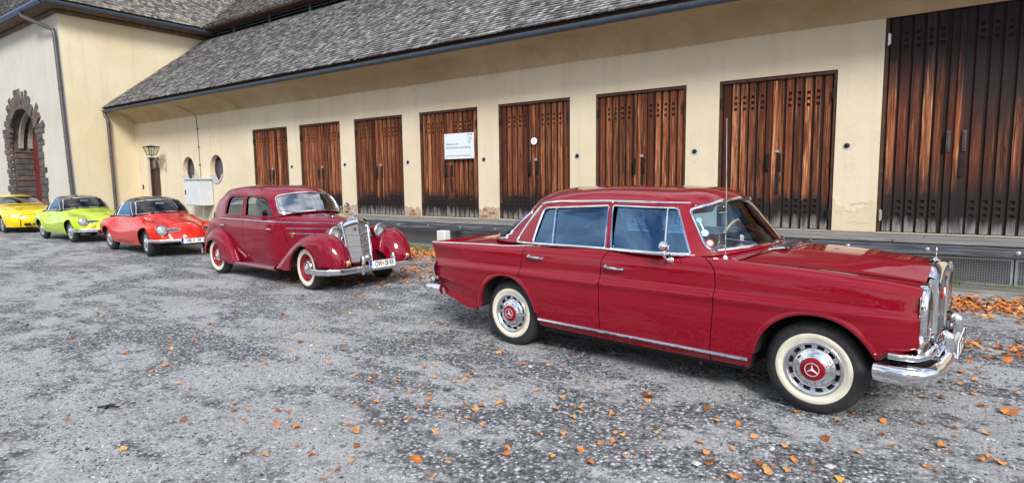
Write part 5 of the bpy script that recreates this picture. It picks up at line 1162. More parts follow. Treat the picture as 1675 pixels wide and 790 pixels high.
        rb = MB(); rb.lathe([(.125, 0.006), (.10, .0), (.06, -.0), (.02, .002), (.001, .002)], (c[0] + .004, c[1], c[2] + .03), 'x', n=32); rb.obj('reflector', REFLECT, hl, angle=None)
        rb = MB(); G = [ring(.002, .142, .168), ring(.001, .08, .10)]; rb.grid(G, closed_u=True); rb.obj('lamp_backing', ALU, hl)
        # fog and indicator lamp below
        c3 = (3.315, sg * .768, .597)
        f_ = MB().lathe([(.001, -.085), (.035, -.072), (.056, -.04), (.064, .0), (.064, .03), (.059, .045), (.054, .042)], c3, 'x', n=30).obj('indicator_lamp', CHROME, car, angle=None)
        MB().lathe([(.055, .042), (.045, .058), (.02, .068), (.001, .070)], c3, 'x', n=24).obj('indicator_lens', LENS if sg > 0 else LENS, f_, angle=None)
        MB().lathe([(.050, .036), (.03, .044), (.001, .046)], (c3[0], c3[1], c3[2]), 'x', n=20).obj('amber_bulb_cover', ORANGE, f_, angle=None)
    # radiator grille
    g = MB(); yo, zi, zt = .345, .515, .985
    def arc_top(y): return 1.022 - .080 * (abs(y) / .345) ** 2.4
    ys = np.linspace(-yo, yo, 25)
    prof = [(3.262, .006), (3.300, .016), (3.335, .012), (3.358, -.008), (3.366, -.040), (3.362, -.085), (3.350, -.098)]
    g.grid([[(x, y, arc_top(y) + dz) for y in ys] for x, dz in prof])
    for sg in (-1, 1):
        zz = np.linspace(.47, arc_top(yo) - .0, 14)
        g.grid([[(x, sg * (yo + dy), z) for z in zz] for x, dy in ((3.325, .004), (3.352, .002), (3.360, -.008), (3.358, -.022), (3.342, -.028))])
    g.grid([[(x, y, .50 + dz) for y in ys] for x, dz in ((3.30, -.03), (3.35, -.03), (3.362, -.01), (3.350, .012))])
    g.v = [(v[0] + (.024 if v[0] > 3.34 else 0), v[1], v[2]) for v in g.v]; gr = g.obj('radiator_grille', CHROME, car, angle=60)
    g = MB()
    for i in range(22):
        z = .52 + i * .0187; y1 = .315
        if z > arc_top(y1) - .10: y1 = .20
        if z < .925: g.box((3.360, -y1, z), (3.376, y1, z + .0075))
    g.box((3.357, -.010, .51), (3.382, .010, .93)); g.obj('grille_bars', ALU, gr)
    MB().box((3.346, -.325, .49), (3.358, .325, .90)).obj('grille_backing', BLACKP, gr)
    for yy, mm in ((-.06, REDLENS), (.06, WHITEP), (.16, REDLENS)):
        MB().lathe([(.032, 0), (.032, .008), (.001, .012)], (3.378, yy, .80), 'x', n=18).obj('grille_badge', mm, gr)
    b = MB().lathe([(.026, -.012), (.028, .0), (.012, .010), (.005, .014), (.004, .028)], (3.325, 0, 1.036), 'z', n=16)
    cs = Vector((3.325, 0, 1.096))
    b.lathe([(.033, -.002), (.035, 0), (.033, .002)], tuple(cs), 'x', n=32)
    for k in range(3): 
        a = PI / 2 + k * 2 * PI / 3; b.tube([cs, cs + Vector((0, math.cos(a) * .033, math.sin(a) * .033))], [.006, .0015], 5)
    b.obj('hood_ornament', CHROME, car)
    # hood scoop grille
    sc = MB(); sc.box((2.28, -.33, 1.055), (2.40, .33, 1.075)); 
    sp = [(2.27, -.36, 1.075), (2.42, -.36, 1.082), (2.44, 0, 1.112), (2.42, .36, 1.082), (2.27, .36, 1.075)]
    sco = MB().tube([(2.29, -.34, 1.068), (2.41, -.36, 1.090), (2.445, -.18, 1.108), (2.45, 0, 1.112), (2.445, .18, 1.108), (2.41, .36, 1.090), (2.29, .34, 1.068)], .009, 6).obj('air_scoop', CHROME, car)
    MB().box((2.30, -.33, 1.060), (2.425, .33, 1.088)).obj('scoop_opening', BLACKP, sco)
    fb = MB()
    for k in range(9): fb.box((2.31, -.32 + k * .08 - .004, 1.085), (2.432, -.32 + k * .08 + .004, 1.097))
    fb.obj('scoop_fins', CHROME, sco)
    # bumpers
    pf = [(-.003, -.060), (.022, -.050), (.040, -.020), (.046, .010), (.038, .040), (.018, .056), (-.006, .052), (-.006, -.05)]
    path = [(3.125, .892), (3.18, .903), (3.28, .90), (3.355, .865), (3.40, .79), (3.425, .65), (3.44, .45), (3.447, .2), (3.45, 0)]
    full = [(x, -y, .412) for x, y in path] + [(x, y, .412) for x, y in path[::-1][1:]]
    fp = resample(np.array(full), .04, False)
    bo = MB().sweep(fp, [(a, b_) for a, b_ in pf], scale=None).obj('front_bumper', CHROME, car, angle=50)
    up = [(3.19, .875), (3.25, .872), (3.33, .84), (3.375, .74), (3.39, .60), (3.395, .48), (3.39, .36)]
    for sg in (-1, 1):
        q = [(x, sg * y, .520 - .012 * i / 6) for i, (x, y) in enumerate(up)]
        if sg > 0: q = q[::-1]
        MB().sweep(resample(np.array(q), .03, False), [(-.01, -.022), (.018, -.018), (.026, 0), (.018, .018), (-.01, .022)]).obj('upper_bumper_bar', CHROME, bo, angle=50)
        ob = MB(); zz = np.linspace(.345, .61, 12)
        G = []
        for z in zz:
            t = (z - .345) / .265; wv = .028 * (1 - abs(2 * t - 1) ** 5) ** .5 + .003; dp = (.036 + .016 * t) * (1 - abs(2 * t - 1) ** 5) ** .5 + .004
            G.append([(3.432 + dp * math.cos(a) * (1 if math.cos(a) > 0 else .6), sg * .335 + wv * math.sin(a), z) for a in np.linspace(0, 2 * PI, 14, endpoint=False)])
        ob.grid(G, closed_u=True); ob.obj('overrider', CHROME, bo, angle=None)
        MB().box((3.1, sg * .5 - .03, .38), (3.44, sg * .5 + .03, .43)).obj('bumper_bracket', DARK, bo)
        # looping inner brackets between the bars
        MB().tube([(3.36, sg * .62, .50), (3.41, sg * .52, .47), (3.43, sg * .44, .52), (3.42, sg * .40, .56), (3.38, sg * .46, .53)], .012, 6).obj('bumper_link', CHROME, bo)
    pl = plate(car, (3.498, 0, .46), .50, .115, ('S', '220'))
    # rear bumper and tail lamps
    path = [(-.90, .885), (-1.02, .90), (-1.13, .875), (-1.20, .76), (-1.24, .5), (-1.26, 0)]
    full = [(x, y, .475) for x, y in path] + [(x, -y, .475) for x, y in path[::-1][1:]]
    rb_ = MB().sweep(resample(np.array(full), .04, False), [(a * 1.1, b_) for a, b_ in pf]).obj('rear_bumper', CHROME, car, angle=50)
    path = [(-1.04, .845), (-1.10, .84), (-1.16, .78), (-1.20, .6)]
    for sg in (-1, 1):
        q = [(x, sg * y, .555) for x, y in path]; q = q if sg > 0 else q[::-1]
        MB().sweep(q, [(-.01, -.02), (.018, -.016), (.024, 0), (.018, .016), (-.01, .02)]).obj('upper_bumper_bar', CHROME, rb_, angle=50)
        tl = MB().grid([[(-1.075 - .035 * math.sin(PI * t) + dx, sg * (.80 + dy), .585 + .18 * t) for t in np.linspace(0, 1, 8)] for dx, dy in ((.02, .028), (-.01, .026), (-.03, .012), (-.04, -.02), (-.045, -.12), (-.03, -.18))])
        t_ = tl.obj('tail_light', CHROME, car, angle=None)
        MB().grid([[(-1.115 - .035 * math.sin(PI * t) + dx, sg * (.80 + dy), .60 + .15 * t) for t in np.linspace(0, 1, 8)] for dx, dy in ((-.01, -.01), (-.015, -.08), (-.01, -.15))]).obj('tail_lens', REDLENS, t_, angle=None)
    # underbody and housings
    MB().box((-.9, -.60, .36), (-.42, .60, .50)).box((-.42, -.48, .24), (.42, .48, .6)).box((.42, -.79, .22), (2.3, .79, .36)).box((2.3, -.48, .24), (3.2, .48, .6)).obj('underbody', DARK, car)
    housing(car, 0.0, .50, .855, .375, .34); housing(car, 2.755, .50, .855, .40, .345)
    wheel(car, (0, -.79, 0), -1, 'w1'); wheel(car, (0, .79, 0), 1, 'w1'); wheel(car, (2.75, -.80, 0), -1, 'w1'); wheel(car, (2.75, .80, 0), 1, 'w1')
    # interior
    MB().bbox((-.35, -.66, .50), (.1, .66, .96), .03).bbox((.25, -.66, .50), (.75, .66, .80), .06).obj('rear_shelf', SEATD, car)
    M = Matrix.Translation((.24, 0, .78)) @ Matrix.Rotation(-.25, 4, 'Y'); MB().bbox((-.09, -.64, -.05), (.06, .64, .30), .05, M=M).obj('rear_seat', SEATC, car)
    seat(car, 1.10, -.36, .52, .76, 1.10, SEATC); seat(car, 1.10, .36, .52, .76, 1.10, SEATC)
    db = MB(); db.grid([[(x, y * k, z - .02 * (y / .7) ** 2) for y in np.linspace(-.70, .70, 9)] for x, z, k in ((2.18, 1.058, .5), (2.02, 1.056, .85), (1.86, 1.052, 1), (1.80, 1.03, 1), (1.79, .95, 1), (1.82, .80, 1))])
    for sg in (-1, 1): pass
    db.obj('dashboard', simple('dash_leatherette', (.03, .028, .027), .6, bump=.3, scale=120), car, angle=None)
    MB().bbox((1.80, .20, 1.05), (1.92, .50, 1.12), .03).obj('instrument_hood', BLACKP, car)
    for sg in (-1, 1): a_, b_ = sorted((sg * .70, sg * .785)); MB().bbox((.10, a_, .45), (1.93, b_, 1.034), .015).obj('door_card', SEATD, car)
    steering(car, (1.70, .36, 1.06), .20, .42, IVORY)
    MB().tube([(1.75, .20, 1.02), (1.74, .12, 1.06), (1.74, .08, 1.085)], .008, 6).lathe([(.001, -.022), (.018, -.012), (.022, 0), (.018, .012), (.001, .022)], (1.74, .07, 1.095), 'z', n=14).obj('gear_knob', IVORY, car)
    cam_ = MB().bbox((1.88, -.30, 1.075), (1.98, -.10, 1.17), .01); cam_.obj('dashboard_radio_box', BLACKP, car)
    MB().bbox((1.90, .02, 1.07), (1.95, .08, 1.135), .012).obj('dashboard_mascot', WHITEP, car)
    mr = MB().tube([(1.84, 0, 1.43), (1.80, 0, 1.40), (1.79, 0, 1.375)], .008, 6); mr.bbox((1.775, -.11, 1.325), (1.795, .11, 1.385), .009); mr.obj('rear_view_mirror', CHROME, car)
    for sg in (-1, 1):   # sun visors folded down against the glass
        M = Matrix.Translation((1.77, sg * .35, 1.39)) @ Matrix.Rotation(.55, 4, 'Y'); MB().bbox((-.006, -.22, -.06), (.006, .22, .03), .004, M=M).obj('sun_visor', HEADL, car)
    # stickers in the lower corner of the windshield
    def on_glass(k, r_): p, n = C.ev(C.key([(k, r_)])); return Vector((p[0][0], -p[0][1], p[0][2])), Vector((n[0][0], -n[0][1], n[0][2]))
    for k, r_, rad, mm, nm in ((5.93, .42, .030, simple('sticker_red', (.6, .05, .06), .5), 'red_sticker'), (5.93, .42, .018, WHITEP, 'red_sticker_centre'), (5.90, .78, .030, simple('sticker_blue', (.25, .55, .75), .5), 'round_sticker'), (5.90, .78, .018, WHITEP, 'round_sticker_centre'), (5.93, 1.32, .022, simple('sticker_teal', (.15, .4, .45), .5), 'hanging_badge')):
        p, n = on_glass(k, r_); q = n.to_track_quat('Z', 'Y').to_matrix().to_4x4(); o2 = .001 if 'centre' not in nm else .0022
        b = MB(); b.lathe([(rad, 0), (rad, .001), (.0005, .001)], (0, 0, 0), 'z', n=20); M = Matrix.Translation(p + n * o2) @ q; b.v = [tuple(M @ Vector(v)) for v in b.v]; b.obj(nm, mm, car)
    p0, n0 = on_glass(5.93, 1.28); p1, n1 = on_glass(5.91, .9); MB().tube([p0 + n0 * .002, p1 + n1 * .002], [.005, .010], 5, flat=.3).obj('hanging_badge_strap', simple('sticker_pale', (.55, .75, .78), .5), car)
    for dz, w_ in ((0, .05), (.05, .04)):
        p, n = C.ev(C.inv([(-.10 + dz, 1.07 + dz * .9)], (0, 2), (0, 2), (1.6, 3))); p = Vector((p[0][0], -p[0][1], p[0][2])); n = Vector((n[0][0], -n[0][1], n[0][2]))
        M = Matrix.Translation(p + n * .003) @ n.to_track_quat('Z', 'Y').to_matrix().to_4x4(); MB().box((-w_ / 2, -.02, 0), (w_ / 2, .025, .0012), M=M).obj('rear_sticker', WHITEP, car)
    # outside mirror, aerial, wipers
    b = MB().tube([(1.70, -.845, .99), (1.70, -.90, 1.00), (1.70, -.95, 1.045), (1.70, -.955, 1.08)], [.014, .011, .009, .010], 8); b.lathe([(.034, 0), (.03, .008), (.001, .012)], (1.70, -.835, .99), 'y', n=16, sgn=-1)
    b.grid([[(1.70 + .045 * o_, -.955 + .062 * r_ * math.cos(t), 1.115 + .040 * r_ * math.sin(t)) for t in np.linspace(0, 2 * PI, 20, endpoint=False)] for o_, r_ in ((-.2, .05), (-.2, .92), (.0, 1), (.5, .93), (.9, .6), (1.05, .05))], closed_u=True); b.obj('side_mirror', CHROME, car, angle=None)
    b = MB().lathe([(.022, 0), (.02, .015), (.008, .03)], (2.10, -.735, 1.022), 'z', n=14); b.tube([(2.10, -.735, 1.04), (2.095, -.735, 1.5), (2.085, -.735, 2.05)], [.0042, .0032, .0024], 6); b.lathe([(.001, -.008), (.008, 0), (.001, .008)], (2.085, -.735, 2.055), 'z', n=10); b.obj('radio_aerial', CHROME, car)
    for (a, bb) in (((2.20, -.22, 1.085), (1.99, -.52, 1.155)), ((2.20, .30, 1.085), (2.06, -.10, 1.21))): wiper(car, a, bb, r=.0075)
    return car
def panel_uv(C, name, outer, holes, m, parent, res=.04, rim=.02):
    """merge panel with interior holes given in uv"""
    return panel(name, C, outer, m, parent, uvpoly=True, side='merge', holes=holes, res=res, rim=rim, rimcut=True, gap=0)
# ---------------------------------------------------------------- ruby pre-war style saloon (middle)
def build_classic():
    car = empty('parked_car', (-10.47, 6.39, 0), -.0609)
    tag(car, 'ruby red old saloon with separate round fenders, free-standing headlamps and tall chrome grille', 'car', 'vintage cars parked in a row')
    P = MAROON2; J = lambda *a: np.concatenate(a)
    st = [-.95, -.8, -.6, -.4, -.2, 0, .4, .9, 1.4, 1.8, 2.05, 2.3, 2.6, 2.85, 3.05]
    hy = lambda a, b, c: [(-.95, a * .80), (-.5, a * .93), (0, a), (1.0, a), (1.7, a * .985), (1.95, b * 1.12), (2.1, b), (2.6, (b + c) / 2 - .01), (3.05, c)]
    rows = [
        dict(x1=3.10, Y=hy(.64, .50, .20), Z=[(-.95, .38), (0, .26), (2.1, .26), (3.05, .40)]),
        dict(x1=3.12, Y=hy(.70, .53, .215), Z=[(-.95, .44), (0, .45), (2.1, .45), (3.05, .50)]),
        dict(x1=3.10, Y=hy(.725, .545, .225), Z=[(-.95, .50), (-.5, .66), (0, .70), (2.1, .70), (3.05, .68)]),
        dict(x1=3.08, Y=hy(.725, .55, .235), Z=[(-.95, .56), (-.6, .74), (-.3, .88), (0, .90), (2.1, .89), (3.05, .88)]),
        dict(x1=3.085, Y=hy(.705, .545, .235), Z=[(-.95, .58), (-.7, .76), (-.35, .97), (0, 1.005), (1.9, .992), (3.05, .975)]),
        dict(x1=3.08, Y=hy(.672, .515, .215), Z=[(-.95, .60), (-.7, .80), (-.35, 1.00), (0, 1.035), (1.9, 1.04), (2.3, 1.03), (3.05, 1.01)]),
        dict(x1=3.08, Y=[(-.95, .30), (1.9, .36), (2.1, .32), (3.05, .13)], Z=[(-.95, .62), (-.7, .86), (-.35, 1.03), (1.7, 1.08), (1.95, 1.10), (2.3, 1.082), (3.05, 1.038)]),
        dict(x1=3.08, Y=[(-.95, 0), (3.05, 0)], Z=[(-.95, .62), (-.7, .87), (-.35, 1.04), (1.7, 1.09), (1.95, 1.12), (2.3, 1.105), (3.05, 1.052)]),
    ]
    N = rownet(rows, st, -.9, 2.9, cr=(), out=(0, 1, 0))
    def rowpath(row, xa, xb, n=24):
        v = np.interp(row, range(len(N.kv)), N.kv); us = N.u; X = N.ev(np.stack([us, np.full_like(us, v)], 1))[0][:, 0]
        return np.stack([np.interp(np.linspace(xa, xb, n), X, us), np.full(n, v)], 1)
    uvp = lambda pts: N.inv(resample(pts, .03, False), (0, 2), (0, 5.2))
    G1 = [(.10, 1.035), (.10, .93), (.16, .86), (.33, .76), (.46, .62), (.52, .50), (.56, .27)]
    G2 = [(.885, 1.038), (.885, .77), (.905, .55), (.905, .27)]
    G3 = [(1.925, 1.035), (1.935, .99), (2.02, .72), (2.10, .55), (2.14, .45)]
    panel('rear_body', N, J(rowpath(0, -.9, .55), uvp(G1[::-1]), rowpath(5, .09, -.93), N.inv([(-.93, .55), (-.92, .45)], (0, 2), (0, 5))), P, car, uvpoly=True)
    d1 = panel('rear_door', N, J(uvp(G1), rowpath(0, .57, .9, 8), uvp(G2[::-1]), rowpath(5, .88, .11, 12)), P, car, uvpoly=True)
    d2 = panel('front_door', N, J(uvp(G2), rowpath(0, .92, 2.12, 16), uvp(G3[::-1]), rowpath(5, 1.91, .90, 16)), P, car, uvpoly=True)
    panel('hood_side', N, J(uvp(G3), rowpath(0, 2.16, 3.07, 16), np.stack([np.full(12, N.u[-1]), np.linspace(0, N.kv[4], 12)], 1), rowpath(4, 3.07, 1.94, 24)), P, car, uvpoly=True)
    panel('hood', N, J(rowpath(4.05, 1.96, 3.07, 24), np.stack([np.full(8, N.u[-1]), np.linspace(N.kv[4], N.kv[7], 8)], 1), rowpath(7, 3.07, 2.06, 20), N.inv([(2.05, .15), (2.03, .35)], (0, 1), (4.2, 7))), P, car, uvpoly=True, side='merge', rimcut=True, gap=0)
    panel('cowl', N, J(rowpath(5.02, 1.72, 1.90, 6), rowpath(4.03, 1.935, 1.95, 3), N.inv([(2.02, .35), (2.04, .15)], (0, 1), (4.2, 7)), rowpath(7, 2.05, 1.70, 8)), P, car, uvpoly=True, side='merge', rimcut=True)
    panel('trunk_lid', N, J(rowpath(5.02, -.92, -.0, 20), rowpath(7, -.0, -.93, 20)), P, car, uvpoly=True, side='merge', rimcut=True)
    # cabin
    K = [
        [(-.50, 0, 1.02), (-.47, .35, 1.02), (-.34, .60, 1.02), (-.05, .672, 1.03), (.85, .678, 1.04), (1.70, .655, 1.045), (1.87, .56, 1.09), (1.97, .30, 1.125), (2.00, 0, 1.14)],
        [(-.49, 0, 1.25), (-.45, .33, 1.25), (-.32, .56, 1.25), (-.02, .635, 1.26), (.85, .655, 1.27), (1.63, .632, 1.27), (1.77, .545, 1.28), (1.86, .28, 1.305), (1.89, 0, 1.31)],
        [(-.38, 0, 1.42), (-.35, .28, 1.42), (-.20, .48, 1.41), (.08, .585, 1.42), (.85, .613, 1.43), (1.52, .585, 1.41), (1.645, .50, 1.42), (1.75, .25, 1.455), (1.78, 0, 1.46)],
        [(-.27, 0, 1.525), (-.24, .25, 1.52), (-.10, .43, 1.505), (.18, .52, 1.515), (.85, .55, 1.525), (1.40, .515, 1.505), (1.52, .44, 1.50), (1.625, .22, 1.525), (1.655, 0, 1.53)],
        [(-.04, 0, 1.580), (-.01, .18, 1.578), (.10, .31, 1.568), (.35, .38, 1.572), (.85, .40, 1.580), (1.22, .38, 1.568), (1.33, .31, 1.562), (1.41, .16, 1.572), (1.43, 0, 1.575)],
        [(.35, 0, 1.592), (.37, 0, 1.592), (.45, 0, 1.594), (.55, 0, 1.595), (.85, 0, 1.597), (1.0, 0, 1.594), (1.05, 0, 1.592), (1.08, 0, 1.590), (1.1, 0, 1.588)],
    ]
    C = Net(K, out=(0, 1, 0), ds=.02)
    cu = lambda pts: C.inv(resample(pts, .035), (0, 2), (0, 3), (2.3, 5.7))
    wr = rounded([(.32, 1.405), (.81, 1.405), (.80, 1.095), (.235, 1.095)], [.16, .03, .02, .03], 8)
    wf = rounded([(.935, 1.405), (1.57, 1.395), (1.74, 1.085), (.925, 1.09)], [.04, .16, .03, .02], 8)
    kp = lambda pl: C.key(resample(pl, .1, False))
    wsn = rounded([(8.0, .12), (5.85, .12), (5.85, 1.98), (8.0, 2.02)], [0, .5, .55, 0], 8); rwn = rounded([(0, 1.9), (1.3, 1.8), (1.3, .9), (0, .9)], [0, .4, .4, 0], 8)
    rp = J(kp([(0, 0), (8, 0)]), kp(wsn), kp([(8, 2.05), (8, 5), (0, 5), (0, 1.95)]), kp(rwn))
    panel_uv(C, 'roof', rp, [cu(wr), cu(wf), C.inv(resample([(.868, 1.46), (.874, 1.46), (.885, 1.045), (.878, 1.045)], .05), (0, 2), (0, 3.4), (2.3, 5.7))], P, car, rim=.03)
    panel('windshield', C, kp(wsn), GLASS_WS, car, uvpoly=True, side='merge', gap=-.004, rim=0, res=.06, off=-.008)
    panel('rear_window', C, kp(rwn), GLASS_SIDE2, car, uvpoly=True, side='merge', gap=-.004, rim=0, res=.06, off=-.008)
    for w, dp in ((wr, d1), (wf, d2)):
        for o, q in zip(panel('window_glass', C, cu(w), GLASS_SIDE2, None, uvpoly=True, gap=-.004, rim=0, res=.06, off=-.022), dp): o.parent = q
        w2 = w + (w - w.mean(0)) / np.linalg.norm(w - w.mean(0), axis=1, keepdims=True) * .035
        trim('window_moulding', C, w2, P, car, rows=(0, 3.3), cols=(2.3, 5.7), r=.009, off=.0)
    pos, nor = C.ev(kp(wsn)); MB().tube(np.concatenate([pos, mirror_line(pos, -1)[::-1]]), .014, 8, closed=True, flat=.9).obj('windshield_frame', CHROME, car)
    for sg in (-1, 1):
        pos, nor = N.ev(rowpath(4.15, .0, 3.03, 40)); MB().tube(mirror_line(pos + nor * .004, sg), .010, 6).obj('belt_strip', CHROME, car)
        for z0, xa, xb in ((.90, 2.04, 2.95), (.815, 2.08, 2.92)):
            q = N.inv([(x, z0) for x in np.linspace(xa, xb, 14)], (0, 2), (1, 5)); pos, nor = N.ev(q); MB().tube(mirror_line(pos + nor * .004, sg), .008, 6).obj('hood_strip', CHROME, car)
        q, n = N.ev(N.inv([(2.14, .79)], (0, 2), (1, 5))); y = q[0][1]; MB().bbox((2.11, sg * y - .012, .745), (2.17, sg * y + .012, .835), .004).obj('side_badge', BRASS, car)
        MB().tube([(x, sg * .70, 1.02 + .0 * x) for x in (-.1, .3)], .004, 5).obj('rear_line', CHROME, car) if False else None
    for par, x, z in ((d2, 1.70, .882), (d1, .155, .895)):
        for o, sg in zip(par, (-1, 1)):
            yy = float(N.ev(N.inv([(x, z)], (0, 2), (2, 5)))[0][0][1]); b = MB().tube([(x + .02, yy - .005, z), (x + .015, yy + .03, z), (x + .07, yy + .038, z), (x + .15, yy + .032, z + .002)], [.013, .013, .010, .008], 8); b.v = [(v[0], v[1] * sg, v[2]) for v in b.v]; b.obj('door_handle', CHROME, o)
    # front fenders
    X = [2.08, 2.25, 2.45, 2.65, 2.85, 3.05, 3.22, 3.36, 3.47, 3.55, 3.60, 3.60]
    CZ = [.33, .475, .625, .755, .835, .872, .865, .815, .735, .63, .50, .39]
    YI = [.62, .56, .50, .46, .42, .36, .32, .33, .35, .38, .42, .44]
    YC = [.74, .72, .70, .68, .655, .63, .60, .585, .575, .57, .565, .56]
    YS = [.835, .84, .843, .845, .843, .835, .822, .80, .77, .73, .69, .67]
    F = []
    for k in range(7):
        r = []
        for i, x in enumerate(X):
            c = CZ[i]; base = .275 if x < 2.7 else (.30 if x < 3.1 else .375)
            lo = min(c - .02, base)
            z = [max(lo, c - .34), max(lo, c - .09), c, c - .035, max(lo + .01, c - .14), max(lo + .005, c - .34), lo][k]
            y = [YI[i], YI[i] + (YC[i] - YI[i]) * .35, YC[i], YC[i] + (YS[i] - YC[i]) * .68, YS[i], YS[i] + .002, YS[i] - .008][k]
            xx = x - [.10, .03, 0, 0, .015, .04, .05][k] * max(0, (x - 3.25) / .35)
            r.append((xx, y, z))
        F.append(r)
    FN = Net(F, out=(0, 1, 0))
    arch = [(2.53, .29), (2.56, .40), (2.61, .50), (2.69, .60), (2.78, .66), (2.88, .69), (2.98, .675), (3.08, .62), (3.16, .545), (3.22, .46), (3.25, .37)]
    uvA = FN.inv(resample(arch, .03, False), (0, 2), (3, 6)); ub = lambda xa, xb, n: np.stack([np.interp(np.linspace(xa, xb, n), FN.G[-1, :, 0][:int(len(FN.u) * .93)], FN.u[:int(len(FN.u) * .93)]), np.full(n, FN.kv[6])], 1)
    fo = J(ub(2.09, 2.52, 8), uvA, ub(3.27, 3.5, 5), np.stack([np.full(14, FN.u[-1]), np.linspace(FN.kv[6], 0, 14)], 1), np.stack([np.linspace(FN.u[-1], 0, 30), np.zeros(30)], 1), np.stack([np.zeros(8), np.linspace(0, FN.kv[6], 8)], 1)[1:])
    ffs = panel('front_fender', FN, fo, P, car, uvpoly=True, gap=0, rim=.02, res=.04)
    pos, nor = FN.ev(uvA)
    for sg in (-1, 1): MB().tube(mirror_line(pos, sg), .009, 6).obj('arch_lip', P, car)
    # rear fenders
    X = [-.44, -.38, -.28, -.14, .02, .18, .34, .48, .58, .66, .70]
    CZ = [.42, .58, .71, .795, .832, .815, .745, .62, .49, .36, .29]
    F = []
    for k in range(6):
        r = []
        for i, x in enumerate(X):
            c = CZ[i]; lo = min(c - .02, .36 if x < -.1 else .265)
            YSx = [.79, .82, .84, .848, .85, .85, .848, .845, .842, .838, .835][i]
            z = [max(lo, c - .12), c, c - .03, max(lo + .01, c - .13), max(lo + .005, c - .32), lo][k]
            y = [.64, .72, YSx - .045, YSx, YSx + .002, YSx - .005][k]; r.append((x + (.05 if k == 0 and x < 0 else 0), y, z))
        F.append(r)
    RN = Net(F, out=(0, 1, 0))
    arch = [(-.285, .36), (-.275, .43), (-.235, .51), (-.17, .58), (-.08, .625), (.01, .635), (.10, .615), (.18, .56), (.235, .48), (.262, .38), (.268, .275)]
    uvR = RN.inv(resample(arch, .03, False), (0, 2), (2, 5)); rb = lambda xa, xb, n: np.stack([np.interp(np.linspace(xa, xb, n), RN.G[-1, :, 0], RN.u), np.full(n, RN.kv[5])], 1)
    ro = J(rb(-.44, -.29, 5), uvR, rb(.28, .70, 8), np.stack([np.full(8, RN.u[-1]), np.linspace(RN.kv[5], 0, 8)], 1), np.stack([np.linspace(RN.u[-1], 0, 24), np.zeros(24)], 1), np.stack([np.zeros(8), np.linspace(0, RN.kv[5], 8)], 1)[1:])
    panel('rear_fender', RN, ro, P, car, uvpoly=True, gap=0, rim=.02, res=.035)
    pos, nor = RN.ev(uvR)
    for sg in (-1, 1): MB().tube(mirror_line(pos, sg), .008, 6).obj('arch_lip', P, car)
    # running boards
    for sg in (-1, 1):
        a, b_ = sorted((sg * .60, sg * .835)); rbd = MB().bbox((.45, a, .235), (2.10, b_, .272), .012).obj('running_board', P, car)
        k = MB()
        for j in range(5): k.box((.62, sg * (.66 + j * .035) - .006, .272), (2.05, sg * (.66 + j * .035) + .006, .277))
        k.obj('tread_strips', CHROME, rbd)
    # headlamps
    for sg in (-1, 1):
        c = (3.10, sg * .425, .838)
        pod = MB().lathe([(.001, -.26), (.035, -.22), (.07, -.14), (.098, -.05), (.110, .04)], c, 'x', n=32); pod.tube([(3.08, sg * .425, .75), (3.06, sg * .44, .66)], [.05, .07], 10)
        hl = pod.obj('headlight', P, car, angle=None)
        MB().lathe([(.110, .03), (.122, .045), (.125, .065), (.119, .082), (.108, .088), (.104, .08)], c, 'x', n=40).obj('headlight_rim', CHROME, hl, angle=None)
        MB().lathe([(.105, .084), (.09, .094), (.05, .106), (.001, .110)], c, 'x', n=32).obj('headlight_glass', LENS, hl, angle=None)
        MB().lathe([(.104, .08), (.09, .045), (.055, .02), (.015, .01), (.001, .01)], c, 'x', n=32).obj('reflector', REFLECT, hl, angle=None)
        il = MB().lathe([(.001, -.04), (.028, -.03), (.036, 0), (.034, .03), (.03, .035)], (3.62, sg * .565, .455), 'x', n=18); il.tube([(3.61, sg * .565, .43), (3.60, sg * .565, .38)], .012, 6); io = il.obj('parking_lamp', CHROME, car, angle=None)
        MB().lathe([(.031, .034), (.02, .046), (.001, .05)], (3.62, sg * .565, .455), 'x', n=16).obj('amber_lens', ORANGE, io, angle=None)
    # grille: leaning prow
    def gx(y, z): return 3.065 + .20 * (1.0 - z) + .075 * (1 - abs(y) / .23)
    def gtop(y): return 1.035 - .040 * (abs(y) / .23) ** 2 - .02 * abs(y) / .23
    def hw(z): return .200 + .032 * (z - .38) / .6
    b = MB()
    for sg in (-1, 1):
        zz = np.linspace(.36, .985, 12); b.grid([[(gx(sg * hw(z), z) + dx, sg * (hw(z) + dy), z) for z in zz] for dx, dy in ((-.15, -.004), (-.13, .030), (-.03, .040), (.006, .034), (.014, .010), (.008, -.008), (-.004, -.014))])
    ys = np.linspace(-.262, .262, 25); b.grid([[(gx(y, gtop(y)) + dx, y, gtop(y) + dz) for y in ys] for dx, dz in ((-.17, -.004), (-.15, .022), (-.08, .040), (-.02, .034), (.010, .010), (.018, -.030), (.014, -.062), (.000, -.07))])
    b.grid([[(gx(y, .37) + dx, y * .80, .37 + dz) for y in ys] for dx, dz in ((-.06, -.02), (.008, -.015), (.008, .015), (-.01, .02))])
    gr = b.obj('radiator_grille', CHROME, car, angle=50)
    b = MB(); b.grid([[(gx(y * hw(z) / .262, z) - .008, y * hw(z) / .262, z) for y in ys] for z in np.linspace(.385, .965, 10)], smooth=False); m, nt, bs = mat('honeycomb_mesh'); g = NT(nt); sset(bs, metal=.6, rough=.5, col=(.5, .5, .5)); t = g.new('ShaderNodeTexCoord').outputs['Object']
    w1 = g.new('ShaderNodeTexWave', {'Vector': t, 'Scale': 45}, bands_direction='Y').outputs[1]; w2 = g.new('ShaderNodeTexWave', {'Vector': t, 'Scale': 45}, bands_direction='Z').outputs[1]
